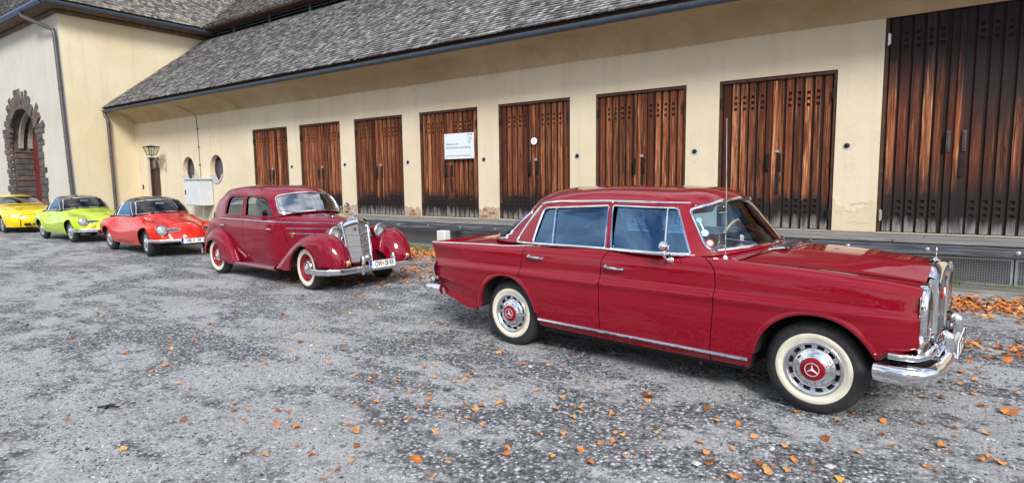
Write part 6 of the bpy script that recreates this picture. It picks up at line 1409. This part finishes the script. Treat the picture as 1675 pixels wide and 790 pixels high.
    q = g.math('MAXIMUM', w1, w2); nt.links.new(g.mix(g.ramp(q, [(.35, 0), (.8, 1)]), (.10, .10, .10), (.34, .34, .34)), bs.inputs['Base Color']); b.obj('grille_mesh', m, gr)
    b = MB(); b.tube([(gx(0, z) + .002, 0, z) for z in (.385, .965)], .006, 6)
    for z in np.linspace(.46, .90, 6): b.tube([(gx(s_ * hw(z), z), s_ * hw(z), z) if s_ else (gx(0, z), 0, z) for s_ in (-1, 0, 1)], .004, 5)
    b.obj('grille_bars', CHROME, gr)
    MB().lathe([(.026, 0), (.026, .006), (.001, .01)], (gx(.0, .92) - .0, -.075, .91), 'x', n=16).obj('grille_badge', BRASS, gr)
    b = MB().lathe([(.03, 0), (.026, .018), (.008, .03), (.006, .06)], (3.03, 0, 1.055), 'z', n=14); cs = Vector((3.03, 0, 1.155)); b.tube([cs + Vector((0, .05 * math.cos(t), .05 * math.sin(t))) for t in np.linspace(0, 2 * PI, 24)[:-1]], .006, 6, closed=True)
    for k in range(3): a = PI / 2 + k * 2 * PI / 3; b.tube([cs, cs + Vector((0, math.cos(a) * .047, math.sin(a) * .047))], [.007, .003], 5)
    b.obj('hood_ornament', CHROME, car)
    MB().bbox((3.02, -.40, .30), (3.10, .40, .72), .02).bbox((3.10, -.42, .28), (3.45, .42, .33), .01).obj('front_apron', P, car)
    # bumper
    path = [(3.20, -.895), (3.34, -.885), (3.48, -.82), (3.585, -.65), (3.60, -.3), (3.60, 0), (3.60, .3), (3.585, .65), (3.48, .82), (3.34, .885), (3.20, .895)]
    pf = [(-.006, -.048), (.016, -.042), (.026, -.02), (.018, 0), (.026, .02), (.016, .042), (-.006, .048)]
    bo = MB().sweep([(x, y, .325) for x, y in resample(np.array(path), .05, False)], pf).obj('front_bumper', CHROME, car, angle=50)
    for sg in (-1, 1):
        ob = MB(); G = []
        for z in np.linspace(.245, .525, 10):
            t = (z - .245) / .28; wv = .012 + .026 * math.sin(PI * min(1, .15 + .7 * t)); dp = .012 + .045 * math.sin(PI * min(.97, .1 + .75 * t)); G.append([(3.61 + dp * math.cos(a) * .9, sg * .29 + wv * math.sin(a), z) for a in np.linspace(0, 2 * PI, 12, endpoint=False)])
        ob.grid(G, closed_u=True); ob.obj('overrider', CHROME, bo, angle=None)
        MB().lathe([(.04, -.02), (.04, .02), (.02, .03), (.001, .03)], (3.60, sg * .355, .335), 'x', n=16).obj('bumper_bolt', CHROME, bo)
    hn = MB().lathe([(.02, -.10), (.03, -.03), (.052, .02), (.055, .04), (.03, .05), (.001, .052)], (3.46, -.09, .47), 'x', n=20).obj('horn', CHROME, car, angle=None)
    plate(car, (3.68, .03, .385), .50, .125, ('OW', '28 RK'), 0, -.1)
    path = [(-.42, .84), (-.55, .80), (-.68, .6), (-.72, 0)]; full = path + [(x, -y) for x, y in path[::-1][1:]]
    rbm = MB().sweep([(x, y, .40) for x, y in full], pf).obj('rear_bumper', CHROME, car, angle=50)
    MB().bbox((-.60, -.66, .34), (-.54, -.60, .50), .015).obj('overrider', CHROME, rbm)
    # underside
    MB().box((-.6, -.5, .30), (2.5, .5, .42)).box((2.4, -.36, .28), (3.12, .36, .36)).box((.4, -.62, .24), (2.1, .62, .34)).obj('underbody', DARK, car)
    housing(car, 0, .46, .82, .31, .36); housing(car, 2.87, .40, .82, .36, .36)
    wheel(car, (0, -.765, 0), -1, 'w2'); wheel(car, (0, .765, 0), 1, 'w2'); wheel(car, (2.845, -.755, 0), -1, 'w2', -.10); wheel(car, (2.845, .755, 0), 1, 'w2', -.10)
    MB().bbox((.0, -.55, .5), (.5, .55, .85), .05).bbox((-.15, -.55, .6), (.05, .55, 1.22), .06).obj('rear_seat', SEATD, car)
    seat(car, .95, -.32, .5, .82, 1.22, SEATD, head=False); seat(car, .95, .32, .5, .82, 1.22, SEATD, head=False)
    MB().bbox((1.72, -.55, .85), (1.90, .55, 1.11), .04).obj('dashboard', BLACKP, car); steering(car, (1.50, .32, 1.12), .20, .4, BLACKP)
    mb = MB().bbox((1.925, -.02, 1.14), (1.93, .10, 1.21), .002); mb.obj('windshield_paper', WHITEP, car)
    p, n = C.ev(C.key([(6.6, .6)])); 
    for sg in (-1, 1): wiper(car, (1.985, sg * .30, 1.135), (1.955, sg * .30 - .32, 1.185), r=.006)
    b = MB().tube([(1.75, .66, 1.18), (1.80, .74, 1.20)], .007, 6).lathe([(.001, -.02), (.05, -.01), (.052, .01), (.001, .02)], (1.80, .77, 1.21), 'x', n=18); b.obj('side_mirror', CHROME, car)
    return car
# ---------------------------------------------------------------- two low coupes
def build_coupe(loc, rz, P, label, txt, plate_y=0.0, fog=False, steer=0.0):
    car = empty('parked_car', loc, rz); tag(car, label, 'car', 'vintage cars parked in a row')
    J = lambda *a: np.concatenate(a)
    st = [-.95, -.8, -.6, -.35, -.1, .2, .6, 1.0, 1.4, 1.7, 2.0, 2.3, 2.6, 2.8, 2.95, 3.05, 3.14, 3.20]
    rows = [
        dict(x0=-.78, x1=3.02, Y=[(-.95, .30), (-.7, .62), (-.2, .70), (.4, .72), (1.9, .71), (2.6, .70), (2.9, .64), (3.2, .56)], Z=[(-.95, .36), (-.3, .30), (.2, .235), (1.9, .225), (2.4, .25), (2.9, .30), (3.2, .325)]),
        dict(x0=-.86, x1=3.06, Y=[(-.95, .38), (-.7, .68), (-.2, .76), (.4, .765), (1.9, .755), (2.6, .75), (2.95, .68), (3.2, .58)], Z=[(-.95, .44), (-.3, .40), (.3, .34), (1.9, .34), (2.9, .37), (3.2, .345)]),
        dict(x0=-.90, x1=3.075, Y=[(-.95, .42), (-.7, .71), (-.3, .79), (.1, .80), (.5, .785), (1.2, .775), (1.9, .785), (2.4, .79), (2.8, .745), (3.0, .67), (3.2, .585)], Z=[(-.95, .53), (.3, .50), (1.9, .50), (2.9, .48), (3.2, .37)]),
        dict(x0=-.90, x1=3.08, Y=[(-.95, .42), (-.7, .70), (-.3, .785), (.1, .80), (.45, .745), (.9, .735), (1.5, .755), (2.1, .785), (2.4, .785), (2.8, .735), (3.0, .655), (3.2, .57)], Z=[(-.95, .60), (-.4, .68), (.1, .70), (.6, .66), (1.9, .62), (2.6, .60), (2.95, .56), (3.2, .385)]),
        dict(x0=-.88, x1=3.085, Y=[(-.95, .36), (-.7, .62), (-.3, .72), (.1, .735), (.5, .69), (.9, .70), (1.5, .715), (2.1, .725), (2.5, .71), (2.8, .67), (3.0, .60), (3.2, .53)], Z=[(-.95, .63), (-.6, .72), (-.2, .785), (.1, .80), (.5, .79), (1.5, .765), (2.1, .735), (2.5, .705), (2.85, .675), (3.0, .61), (3.2, .395)]),
        dict(x0=-.86, x1=3.10, Y=[(-.95, .28), (-.7, .52), (-.3, .63), (.1, .66), (.5, .665), (.9, .675), (1.5, .655), (2.1, .61), (2.5, .585), (2.85, .545), (3.2, .46)], Z=[(-.95, .63), (-.6, .73), (-.2, .80), (.1, .835), (.5, .87), (1.5, .875), (2.1, .79), (2.5, .745), (2.85, .70), (3.0, .635), (3.2, .40)]),
        dict(x0=-.88, x1=3.20, Y=[(-.95, .2), (-.5, .48), (.1, .56), (1.5, .56), (2.1, .45), (2.6, .39), (3.2, .32)], Z=[(-.95, .62), (-.5, .76), (0, .85), (.4, .88), (1.5, .915), (1.9, .845), (2.3, .77), (2.7, .715), (2.95, .65), (3.1, .56), (3.2, .39)]),
        dict(x0=-.90, x1=3.30, Y=[(-.95, .1), (-.5, .26), (1.5, .32), (2.1, .24), (3.2, .17)], Z=[(-.95, .62), (-.5, .79), (-.1, .87), (.4, .89), (1.7, .95), (2.0, .885), (2.4, .825), (2.8, .755), (3.0, .675), (3.12, .56), (3.2, .385)]),
        dict(x0=-.90, x1=3.33, Y=[(-.95, 0), (3.2, 0)], Z=[(-.95, .62), (-.5, .80), (-.1, .88), (.4, .89), (1.7, .955), (2.0, .90), (2.4, .845), (2.8, .775), (3.0, .695), (3.12, .575), (3.2, .385)]),
    ]
    N = rownet(rows, st, -.6, 2.6, out=(0, 1, 0), ds=.022)
    def rowpath(row, xa, xb, n=24):
        v = np.interp(row, range(len(N.kv)), N.kv); X = N.ev(np.stack([N.u, np.full_like(N.u, v)], 1))[0][:, 0]; return np.stack([np.interp(np.linspace(xa, xb, n), X, N.u), np.full(n, v)], 1)
    uvp = lambda pts, rw=(0, 5.2): N.inv(resample(pts, .03, False), (0, 2), rw)
    ra = arch_pts(-.01, .30, .325, -.33, .30, .27, sx=1); fa = arch_pts(2.43, .31, .355, 2.08, 2.78, .26)
    D1 = [(.66, .87), (.62, .75), (.63, .5), (.66, .30)]; D2 = [(1.60, .87), (1.66, .75), (1.69, .55), (1.70, .28)]
    nose = np.stack([np.full(14, N.u[-1]), np.linspace(N.kv[0], N.kv[5], 14)], 1)
    panel('rear_fender', N, J(rowpath(0, -.76, -.36, 8), uvp(ra), rowpath(0, .34, .64, 6), uvp(D1[::-1]), rowpath(5, .65, -.84, 26), np.stack([np.zeros(10), np.linspace(N.kv[5], 0, 10)], 1)), P, car, uvpoly=True, gap=.0025)
    ds = panel('door', N, J(rowpath(0.6, .66, 1.68, 18), uvp(D2[::-1]), rowpath(5, 1.59, .67, 18), uvp(D1)), P, car, uvpoly=True, gap=.003)
    panel('sill', N, J(rowpath(0, .66, 1.70, 14), rowpath(.58, 1.70, .66, 14)), P, car, uvpoly=True, gap=.001)
    panel('front_fender', N, J(rowpath(0, 1.71, 2.06, 8), uvp(fa), rowpath(0, 2.81, 3.0, 6), nose, rowpath(5, 3.09, 1.61, 30), uvp(D2)), P, car, uvpoly=True, gap=.0015)
    # lid follows the shallow bow of the luggage lid
    lid = [(1.86, .0), (1.86, .42), (2.0, .50), (2.4, .47), (2.7, .34), (2.85, .0)]
    lu = N.inv(resample(lid[1:-1], .03, False), (0, 1), (5, 8)); e0 = rowpath(8, 1.86, 2.86, 20)
    panel('front_lid', N, J(e0, lu[::-1]), P, car, uvpoly=True, side='merge', rimcut=True, gap=.002)
    panel('nose', N, J(rowpath(5, 1.60, 3.09, 30), np.stack([np.full(10, N.u[-1]), np.linspace(N.kv[5], N.kv[8], 10)], 1), rowpath(8, 3.32, 2.87, 12), lu[::-1], rowpath(8, 1.85, 1.62, 6)), P, car, uvpoly=True, side='merge', rimcut=True, gap=.0)
    panel('engine_lid', N, J(rowpath(5, -.84, -.0, 20), rowpath(8, -.22, -.88, 20)), P, car, uvpoly=True, side='merge', rimcut=True, gap=0)
    MB().grid([[(N.G[j, 0][0], N.G[j, 0][1] * s_, N.G[j, 0][2]) for j in range(0, len(N.v), 2)] for s_ in (1, .5, 0, -.5, -1)]).obj('tail_panel', P, car)
    for arc in (ra[1:-1], fa[1:-1]):
        pos, nor = N.ev(N.inv(arc, (0, 2), (0, 5)))
        for sg in (-1, 1): MB().tube(mirror_line(pos + nor * .002, sg), .009, 6).obj('arch_lip', P, car)
    K = [
        [(-.30, 0, .875), (-.26, .35, .875), (-.08, .57, .865), (.22, .655, .875), (.9, .68, .885), (1.44, .65, .885), (1.60, .56, .905), (1.75, .30, .945), (1.80, 0, .960)],
        [(-.08, 0, 1.08), (-.04, .32, 1.075), (.12, .50, 1.07), (.38, .585, 1.08), (.9, .61, 1.09), (1.31, .585, 1.09), (1.45, .50, 1.10), (1.58, .27, 1.12), (1.62, 0, 1.125)],
        [(.15, 0, 1.22), (.18, .28, 1.215), (.32, .43, 1.205), (.56, .51, 1.21), (.9, .54, 1.225), (1.15, .52, 1.22), (1.27, .45, 1.235), (1.40, .24, 1.258), (1.44, 0, 1.265)],
        [(.33, 0, 1.295), (.35, .22, 1.29), (.47, .34, 1.28), (.66, .42, 1.285), (.9, .435, 1.295), (1.07, .41, 1.285), (1.15, .35, 1.285), (1.25, .18, 1.30), (1.28, 0, 1.305)],
        [(.55, 0, 1.335), (.56, 0, 1.335), (.62, 0, 1.337), (.7, 0, 1.338), (.85, 0, 1.34), (.95, 0, 1.338), (1.0, 0, 1.337), (1.05, 0, 1.336), (1.07, 0, 1.335)],
    ]
    C = Net(K, out=(0, 1, 0), ds=.02); kp = lambda pl: C.key(resample(pl, .1, False)); cu = lambda pts: C.inv(resample(pts, .035), (0, 2), (0, 3), (2.2, 5.8))
    w1 = rounded([(.58, 1.195), (1.15, 1.20), (1.46, .905), (.34, .90)], [.10, .08, .03, .05], 6)
    wsn = rounded([(8.0, .08), (5.62, .12), (5.62, 1.92), (8.0, 1.98)], [0, .25, .3, 0], 7); rwn = rounded([(0, 1.9), (2.2, 1.8), (2.3, .3), (0, .3)], [0, .4, .4, 0], 7)
    rp = J(kp([(0, 0), (8, 0)]), kp(wsn), kp([(8, 2.0), (8, 4), (0, 4), (0, 1.95)]), kp(rwn)); panel_uv(C, 'roof', rp, [cu(w1)], BLACKROOF, car)
    panel('windshield', C, kp(wsn), GLASS, car, uvpoly=True, side='merge', gap=-.004, rim=0, res=.06, off=-.006); panel('rear_window', C, kp(rwn), GLASS, car, uvpoly=True, side='merge', gap=-.004, rim=0, res=.06, off=-.006)
    for o, q in zip(panel('window_glass', C, cu(w1), GLASS_SIDE, None, uvpoly=True, gap=-.004, rim=0, res=.06, off=-.010), ds): o.parent = q
    trim('window_frame', C, w1, CHROME, car, rows=(0, 3), cols=(2.2, 5.8), r=.008, off=.003); trim('quarter_divider', C, [(.66, 1.20), (.53, .90)], WHITEP, car, rows=(0, 3), cols=(2.2, 5.8), r=.012, off=-.002, closed=False)
    pos, nor = C.ev(kp(wsn)); MB().tube(np.concatenate([pos, mirror_line(pos, -1)[::-1]]), .013, 8, closed=True, flat=.9).obj('windshield_frame', CHROME, car)
    for o, sg in zip(ds, (-1, 1)):
        x, z = .75, .765; yy = float(N.ev(N.inv([(x, z)], (0, 2), (3, 5)))[0][0][1]); b = MB().tube([(x, yy - .003, z), (x + .005, yy + .025, z), (x + .08, yy + .028, z), (x + .13, yy + .003, z)], .009, 6); b.v = [(v[0], v[1] * sg, v[2]) for v in b.v]; b.obj('door_handle', CHROME, o)
    for sg in (-1, 1):
        c = (2.965, sg * .575, .600); sh = lambda pr: pr
        def ringm(prof, n=32):
            L = MB().lathe(prof, (0, 0, 0), 'x', n=n); M = Matrix.Translation(c) @ Matrix.Rotation(sg * .18, 4, 'Z') @ Matrix.Rotation(-.06, 4, 'Y'); L.v = [tuple(M @ Vector(v)) for v in L.v]; return L
        hl = ringm([(.085, -.06), (.105, .03), (.112, .055), (.104, .072), (.092, .076)]).obj('headlight', CHROME, car, angle=None)
        ringm([(.096, .07), (.07, .086), (.03, .096), (.001, .098)]).obj('headlight_glass', LENS, hl, angle=None); ringm([(.094, .068), (.08, .063), (.04, .057), (.001, .055)]).obj('reflector', REFLECT, hl, angle=None)
        ringm([(.135, -.12), (.118, .03)]).obj('headlight_pod', P, hl, angle=None)
        il = MB().lathe([(.036, -.06), (.036, .0), (.03, .012), (.001, .016)], (3.015, sg * .575, .475), 'x', n=18).obj('indicator_lamp', ORANGE, car, angle=None)
        # oval nostril grille
        pos, nor = N.ev(N.inv([(.385 + .150 * math.cos(t) * (1 if math.cos(t) > 0 else 1), .600 + .034 * math.sin(t) + .010 * math.cos(t) * -1) for t in np.linspace(0, 2 * PI, 28, endpoint=False)], (1, 2), (5, 8), (12, 17)))
        ng = MB().tube(mirror_line(pos + nor * .004, sg), .008, 6, closed=True).obj('nostril_grille', CHROME, car)
        ctr = pos.mean(0) + nor.mean(0) * .003; b = MB(); q = mirror_line(np.vstack([ctr, pos + nor * .003]), sg); b.add(q, [(0, i + 1, (i + 1) % 28 + 1) for i in range(28)]); b.obj('nostril_shadow', BLACKP, ng)
        b = MB()
        for k in (-1, 0, 1):
            i0, i1 = (0 + k * 3) % 28, (14 - k * 3) % 28; A, B = pos[i0], pos[i1]; b.tube(mirror_line(np.array([A + nor[i0] * .006, (A + B) / 2 + nor.mean(0) * .012, B + nor[i1] * .006]), sg), .004, 5)
        b.obj('nostril_bars', CHROME, ng)
        if fog: MB().lathe([(.075, -.04), (.08, .0), (.07, .015), (.04, .03), (.001, .034)], (3.14, sg * .40, .475), 'x', n=24).obj('fog_lamp', simple('yellow_glass', (.8, .6, .02), .1, coat=1.0), car, angle=None)
    q, n = N.ev(N.inv([(0.0, .735)], (1, 2), (7, 8), (12, 17))); MB().lathe([(.036, 0), (.034, .006), (.001, .012)], (q[0][0] - .002, 0, q[0][2]), 'z', n=20).obj('nose_badge', WHITEP, car)
    path = [(2.80, -.79), (2.95, -.775), (3.10, -.70), (3.22, -.5), (3.31, -.25), (3.35, 0), (3.31, .25), (3.22, .5), (3.10, .70), (2.95, .775), (2.80, .79)]
    pf = [(-.006, -.038), (.018, -.032), (.028, 0), (.018, .032), (-.006, .038)]
    bo = MB().sweep([(x, y, .385) for x, y in resample(np.array(path), .05, False)], pf).obj('front_bumper', CHROME, car, angle=50)
    if fog: MB().sweep([(x * 1.0 - .03, y * .97, .33) for x, y in resample(np.array(path), .05, False)], [(-.004, -.014), (.008, 0), (-.004, .014)]).obj('bumper_lower_strip', CHROME, bo)
    for sg in (-1, 1): MB().bbox((3.315, sg * .24 - .018, .325), (3.375, sg * .24 + .018, .475), .014).obj('overrider', CHROME, bo)
    path = [(-.70, .76), (-.85, .74), (-.95, .55), (-1.0, 0)]; MB().sweep([(x, y, .42) for x, y in path + [(x, -y) for x, y in path[::-1][1:]]], pf).obj('rear_bumper', CHROME, car, angle=50)
    MB().tube([(-.72, -.45, .25), (-1.0, -.45, .24)], .022, 8).obj('exhaust_pipe', CHROME, car)
    if txt: plate(car, (3.40, plate_y, .375), .50, .12, txt)
    MB().box((-.7, -.42, .24), (2.9, .42, .38)).box((.36, -.68, .215), (2.04, .68, .30)).obj('underbody', DARK, car)
    housing(car, -.01, .44, .745, .33, .31); housing(car, 2.43, .44, .72, .365, .31)
    for x, s0 in ((0, 0), (2.4, steer)):
        for sg in (-1, 1): wheel(car, (x, sg * .715, 0), sg, 'w3', s0)
    MB().box((-.25, -.60, .855), (.25, .60, .862)).box((-.2, -.62, .30), (.0, .62, .85)).box((.0, -.655, .30), (1.62, -.645, .86)).box((.0, .645, .30), (1.62, .655, .86)).obj('interior_trim', SEATD, car)
    seat(car, .75, -.30, .48, .52, .93, SEATD); seat(car, .75, .30, .48, .52, .93, SEATD); MB().bbox((.0, -.5, .4), (.25, .5, .86), .05).obj('rear_seat', SEATD, car)
    MB().bbox((1.42, -.55, .60), (1.62, .55, .895), .04).obj('dashboard', BLACKP, car); steering(car, (1.22, .30, .90), .19, .35, BLACKP)
    MB().bbox((1.36, -.10, 1.155), (1.375, .10, 1.20), .004).obj('rear_view_mirror', WHITEP, car)
    for sg in (-1, 1): wiper(car, (1.76, sg * .28 - .02, .965), (1.70, sg * .28 - .34, .995), r=.006)
    b = MB().tube([(1.42, -.66, .90), (1.42, -.74, .92), (1.42, -.76, .96)], .008, 6).bbox((1.40, -.82, .95), (1.43, -.71, 1.01), .012); b.obj('side_mirror', CHROME, car) if fog else None
    return car
def build_yellow():
    car = empty('parked_car', (-29.0, 7.44, 0), -.03); tag(car, 'bright yellow modern coupe with alloy wheels at the far left end', 'car', 'vintage cars parked in a row')
    P = YELLOW; J = lambda *a: np.concatenate(a)
    st = [-.9, -.6, 0, .6, 1.2, 1.8, 2.2, 2.6, 3.0, 3.3, 3.5, 3.6, 3.66]
    Yb = lambda a, e: [(-.9, a - .12), (0, a), (2.6, a), (3.0, a - .02), (3.3, a - .07), (3.5, a - .16), (3.66, e)]
    rows = [dict(x1=3.50, Y=Yb(.79, .50), Z=[(-.9, .25), (.5, .20), (2.2, .20), (3.66, .22)]), dict(x1=3.56, Y=Yb(.83, .52), Z=[(-.9, .40), (3.66, .33)]), dict(x1=3.60, Y=Yb(.855, .53), Z=[(-.9, .58), (3.66, .47)]),
            dict(x1=3.56, Y=Yb(.84, .52), Z=[(-.9, .74), (2.6, .70), (3.3, .64), (3.66, .56)]), dict(x1=3.54, Y=Yb(.80, .50), Z=[(-.9, .86), (1.4, .88), (2.6, .79), (3.3, .71), (3.66, .61)]),
            dict(x1=3.54, Y=Yb(.70, .44), Z=[(-.9, .90), (1.4, .93), (2.6, .84), (3.3, .75), (3.66, .635)]), dict(x1=3.62, Y=[(-.9, .4), (3.66, .25)], Z=[(-.9, .92), (1.6, .97), (2.6, .88), (3.3, .775), (3.66, .655)]), dict(x1=3.66, Y=[(-.9, 0), (3.66, 0)], Z=[(-.9, .92), (1.6, .98), (2.6, .89), (3.3, .785), (3.66, .66)])]
    N = rownet(rows, st, -.8, 3.2, out=(0, 1, 0), ds=.03)
    def rowpath(row, xa, xb, n=24):
        v = np.interp(row, range(len(N.kv)), N.kv); X = N.ev(np.stack([N.u, np.full_like(N.u, v)], 1))[0][:, 0]; return np.stack([np.interp(np.linspace(xa, xb, n), X, N.u), np.full(n, v)], 1)
    uvp = lambda pts: N.inv(resample(pts, .03, False), (0, 2), (0, 5))
    fa = arch_pts(2.62, .30, .36, 2.26, 2.98, .22); ra = arch_pts(0, .30, .36, -.36, .36, .22)
    end = lambda a, b: np.stack([np.full(12, N.u[-1]), np.linspace(N.kv[a], N.kv[b], 12)], 1)
    panel('side_body', N, J(rowpath(0, -.88, -.37, 6), uvp(ra), rowpath(0, .37, 1.5, 10), rowpath(5, 1.5, -.88, 20)), P, car, uvpoly=True, gap=.001)
    panel('front_fender', N, J(rowpath(0, 1.51, 2.24, 8), uvp(fa), rowpath(0, 3.0, 3.46, 8), end(0, 3), rowpath(3, 3.54, 3.1, 8), uvp([(3.08, .70)]), rowpath(5, 3.05, 1.51, 16)), P, car, uvpoly=True, gap=.002)
    panel('hood', N, J(rowpath(5, 1.7, 3.52, 24), end(5, 7), rowpath(7, 3.64, 1.7, 24)), P, car, uvpoly=True, side='merge', rimcut=True, gap=.002)
    panel('nose_side', N, J(rowpath(3, 3.1, 3.55, 10), end(3, 5), rowpath(5, 3.52, 3.06, 8)), P, car, uvpoly=True, gap=.001)
    # front face below the hood
    e = [N.G[j, -1] for j in range(0, len(N.v), 2)]
    f = MB().grid([[(3.50 + .16 * (1 - s_ * s_) + (p[0] - 3.55) * .6, p[1] * s_, min(p[2], .66)) for p in e[:]] for s_ in np.linspace(-1, 1, 11)]).obj('front_bumper', P, car, angle=None)
    MB().bbox((3.50, -.42, .27), (3.67, .42, .36), .02).obj('lower_air_intake', BLACKP, f)
    for sg in (-1, 1):
        pl_ = N.inv(resample(rounded([(3.26, .575), (3.27, .655), (3.50, .655), (3.535, .575)], .02), .03), (0, 2), (1.5, 5)); pos, nor = N.ev(pl_)
    panel('headlight_glass', N, N.inv(resample(rounded([(3.28, .585), (3.29, .665), (3.52, .645), (3.55, .575)], .02), .03), (0, 2), (1.5, 4.8)), simple('headlamp_plastic', (.75, .72, .70), .12, coat=1.0, var=.15, scale=30), car, uvpoly=True, off=.006, gap=0, rim=.012)
    panel('indicator_lens', N, N.inv(resample([(3.29, .592), (3.30, .655), (3.40, .65), (3.40, .588)], .03), (0, 2), (1.5, 4.8)), simple('pink_lens', (.75, .30, .25), .15, coat=1.0), car, uvpoly=True, off=.009, gap=0, rim=.003)
    K = [[(-.7, 0, .92), (-.66, .4, .92), (-.5, .62, .91), (.0, .72, .91), (.8, .74, .92), (1.55, .72, .93), (1.80, .62, .95), (2.05, .35, .975), (2.12, 0, .985)],
         [(.0, 0, 1.20), (.02, .35, 1.19), (.1, .52, 1.18), (.35, .58, 1.19), (.7, .60, 1.20), (.98, .58, 1.20), (1.12, .51, 1.215), (1.32, .3, 1.24), (1.38, 0, 1.25)],
         [(.25, 0, 1.29), (.27, .28, 1.285), (.33, .40, 1.275), (.45, .46, 1.28), (.65, .47, 1.285), (.8, .45, 1.28), (.87, .38, 1.285), (.98, .22, 1.30), (1.02, 0, 1.305)],
         [(.5, 0, 1.32), (.5, 0, 1.32), (.52, 0, 1.32), (.55, 0, 1.32), (.6, 0, 1.32), (.65, 0, 1.32), (.68, 0, 1.32), (.7, 0, 1.32), (.72, 0, 1.32)]]
    C = Net(K, out=(0, 1, 0), ds=.03); kp = lambda pl: C.key(resample(pl, .1, False))
    wsn = rounded([(8.0, .06), (5.65, .08), (5.65, 1.0), (8.0, 1.05)], [0, .2, .2, 0], 6); rwn = rounded([(0, 1.0), (2.2, 1.0), (2.3, .2), (0, .2)], [0, .3, .3, 0], 6); w1 = rounded([(.15, 1.16), (.95, 1.17), (1.50, .945), (-.1, .935)], .04)
    panel_uv(C, 'roof', J(kp([(0, 0), (8, 0)]), kp(wsn), kp([(8, 1.1), (8, 3), (0, 3), (0, 1.05)]), kp(rwn)), [C.inv(resample(w1, .04), (0, 2), (0, 2), (2.2, 5.8))], P, car)
    dark = glassmat('dark_window_glass', (.25, .30, .30), .08, 1.52)
    panel('windshield', C, kp(wsn), dark, car, uvpoly=True, side='merge', gap=-.004, rim=0, res=.08, off=-.006); panel('rear_window', C, kp(rwn), dark, car, uvpoly=True, side='merge', gap=-.004, rim=0, res=.08, off=-.006)
    panel('window_glass', C, C.inv(resample(w1, .04), (0, 2), (0, 2), (2.2, 5.8)), dark, car, uvpoly=True, gap=-.004, rim=0, res=.08, off=-.006)
    MB().box((-.7, -.5, .2), (3.3, .5, .42)).obj('underbody', DARK, car); housing(car, 2.62, .46, .80, .365, .30); housing(car, 0, .46, .80, .365, .30)
    for x in (0, 2.62):
        for sg in (-1, 1): wheel(car, (x, sg * .79, 0), sg, 'w4')
    seat(car, .7, -.33, .5, .5, .95, SEATD); seat(car, .7, .33, .5, .5, .95, SEATD); MB().bbox((1.45, -.62, .60), (1.75, .62, .93), .05).obj('dashboard', BLACKP, car)
    return car
# ---------------------------------------------------------------- the row of cars
build_finned(); build_classic()
build_coupe((-16.8, 7.0, 0), -.075, RED, 'orange-red low coupe with black roof, standing just behind the ruby old saloon', ('NK', '34'), -.10, steer=-.12)
build_coupe((-22.4, 7.25, 0), -.02, LIME, 'lime green low coupe with black roof, parked between the red coupe and the yellow car', None, fog=True)
build_yellow()
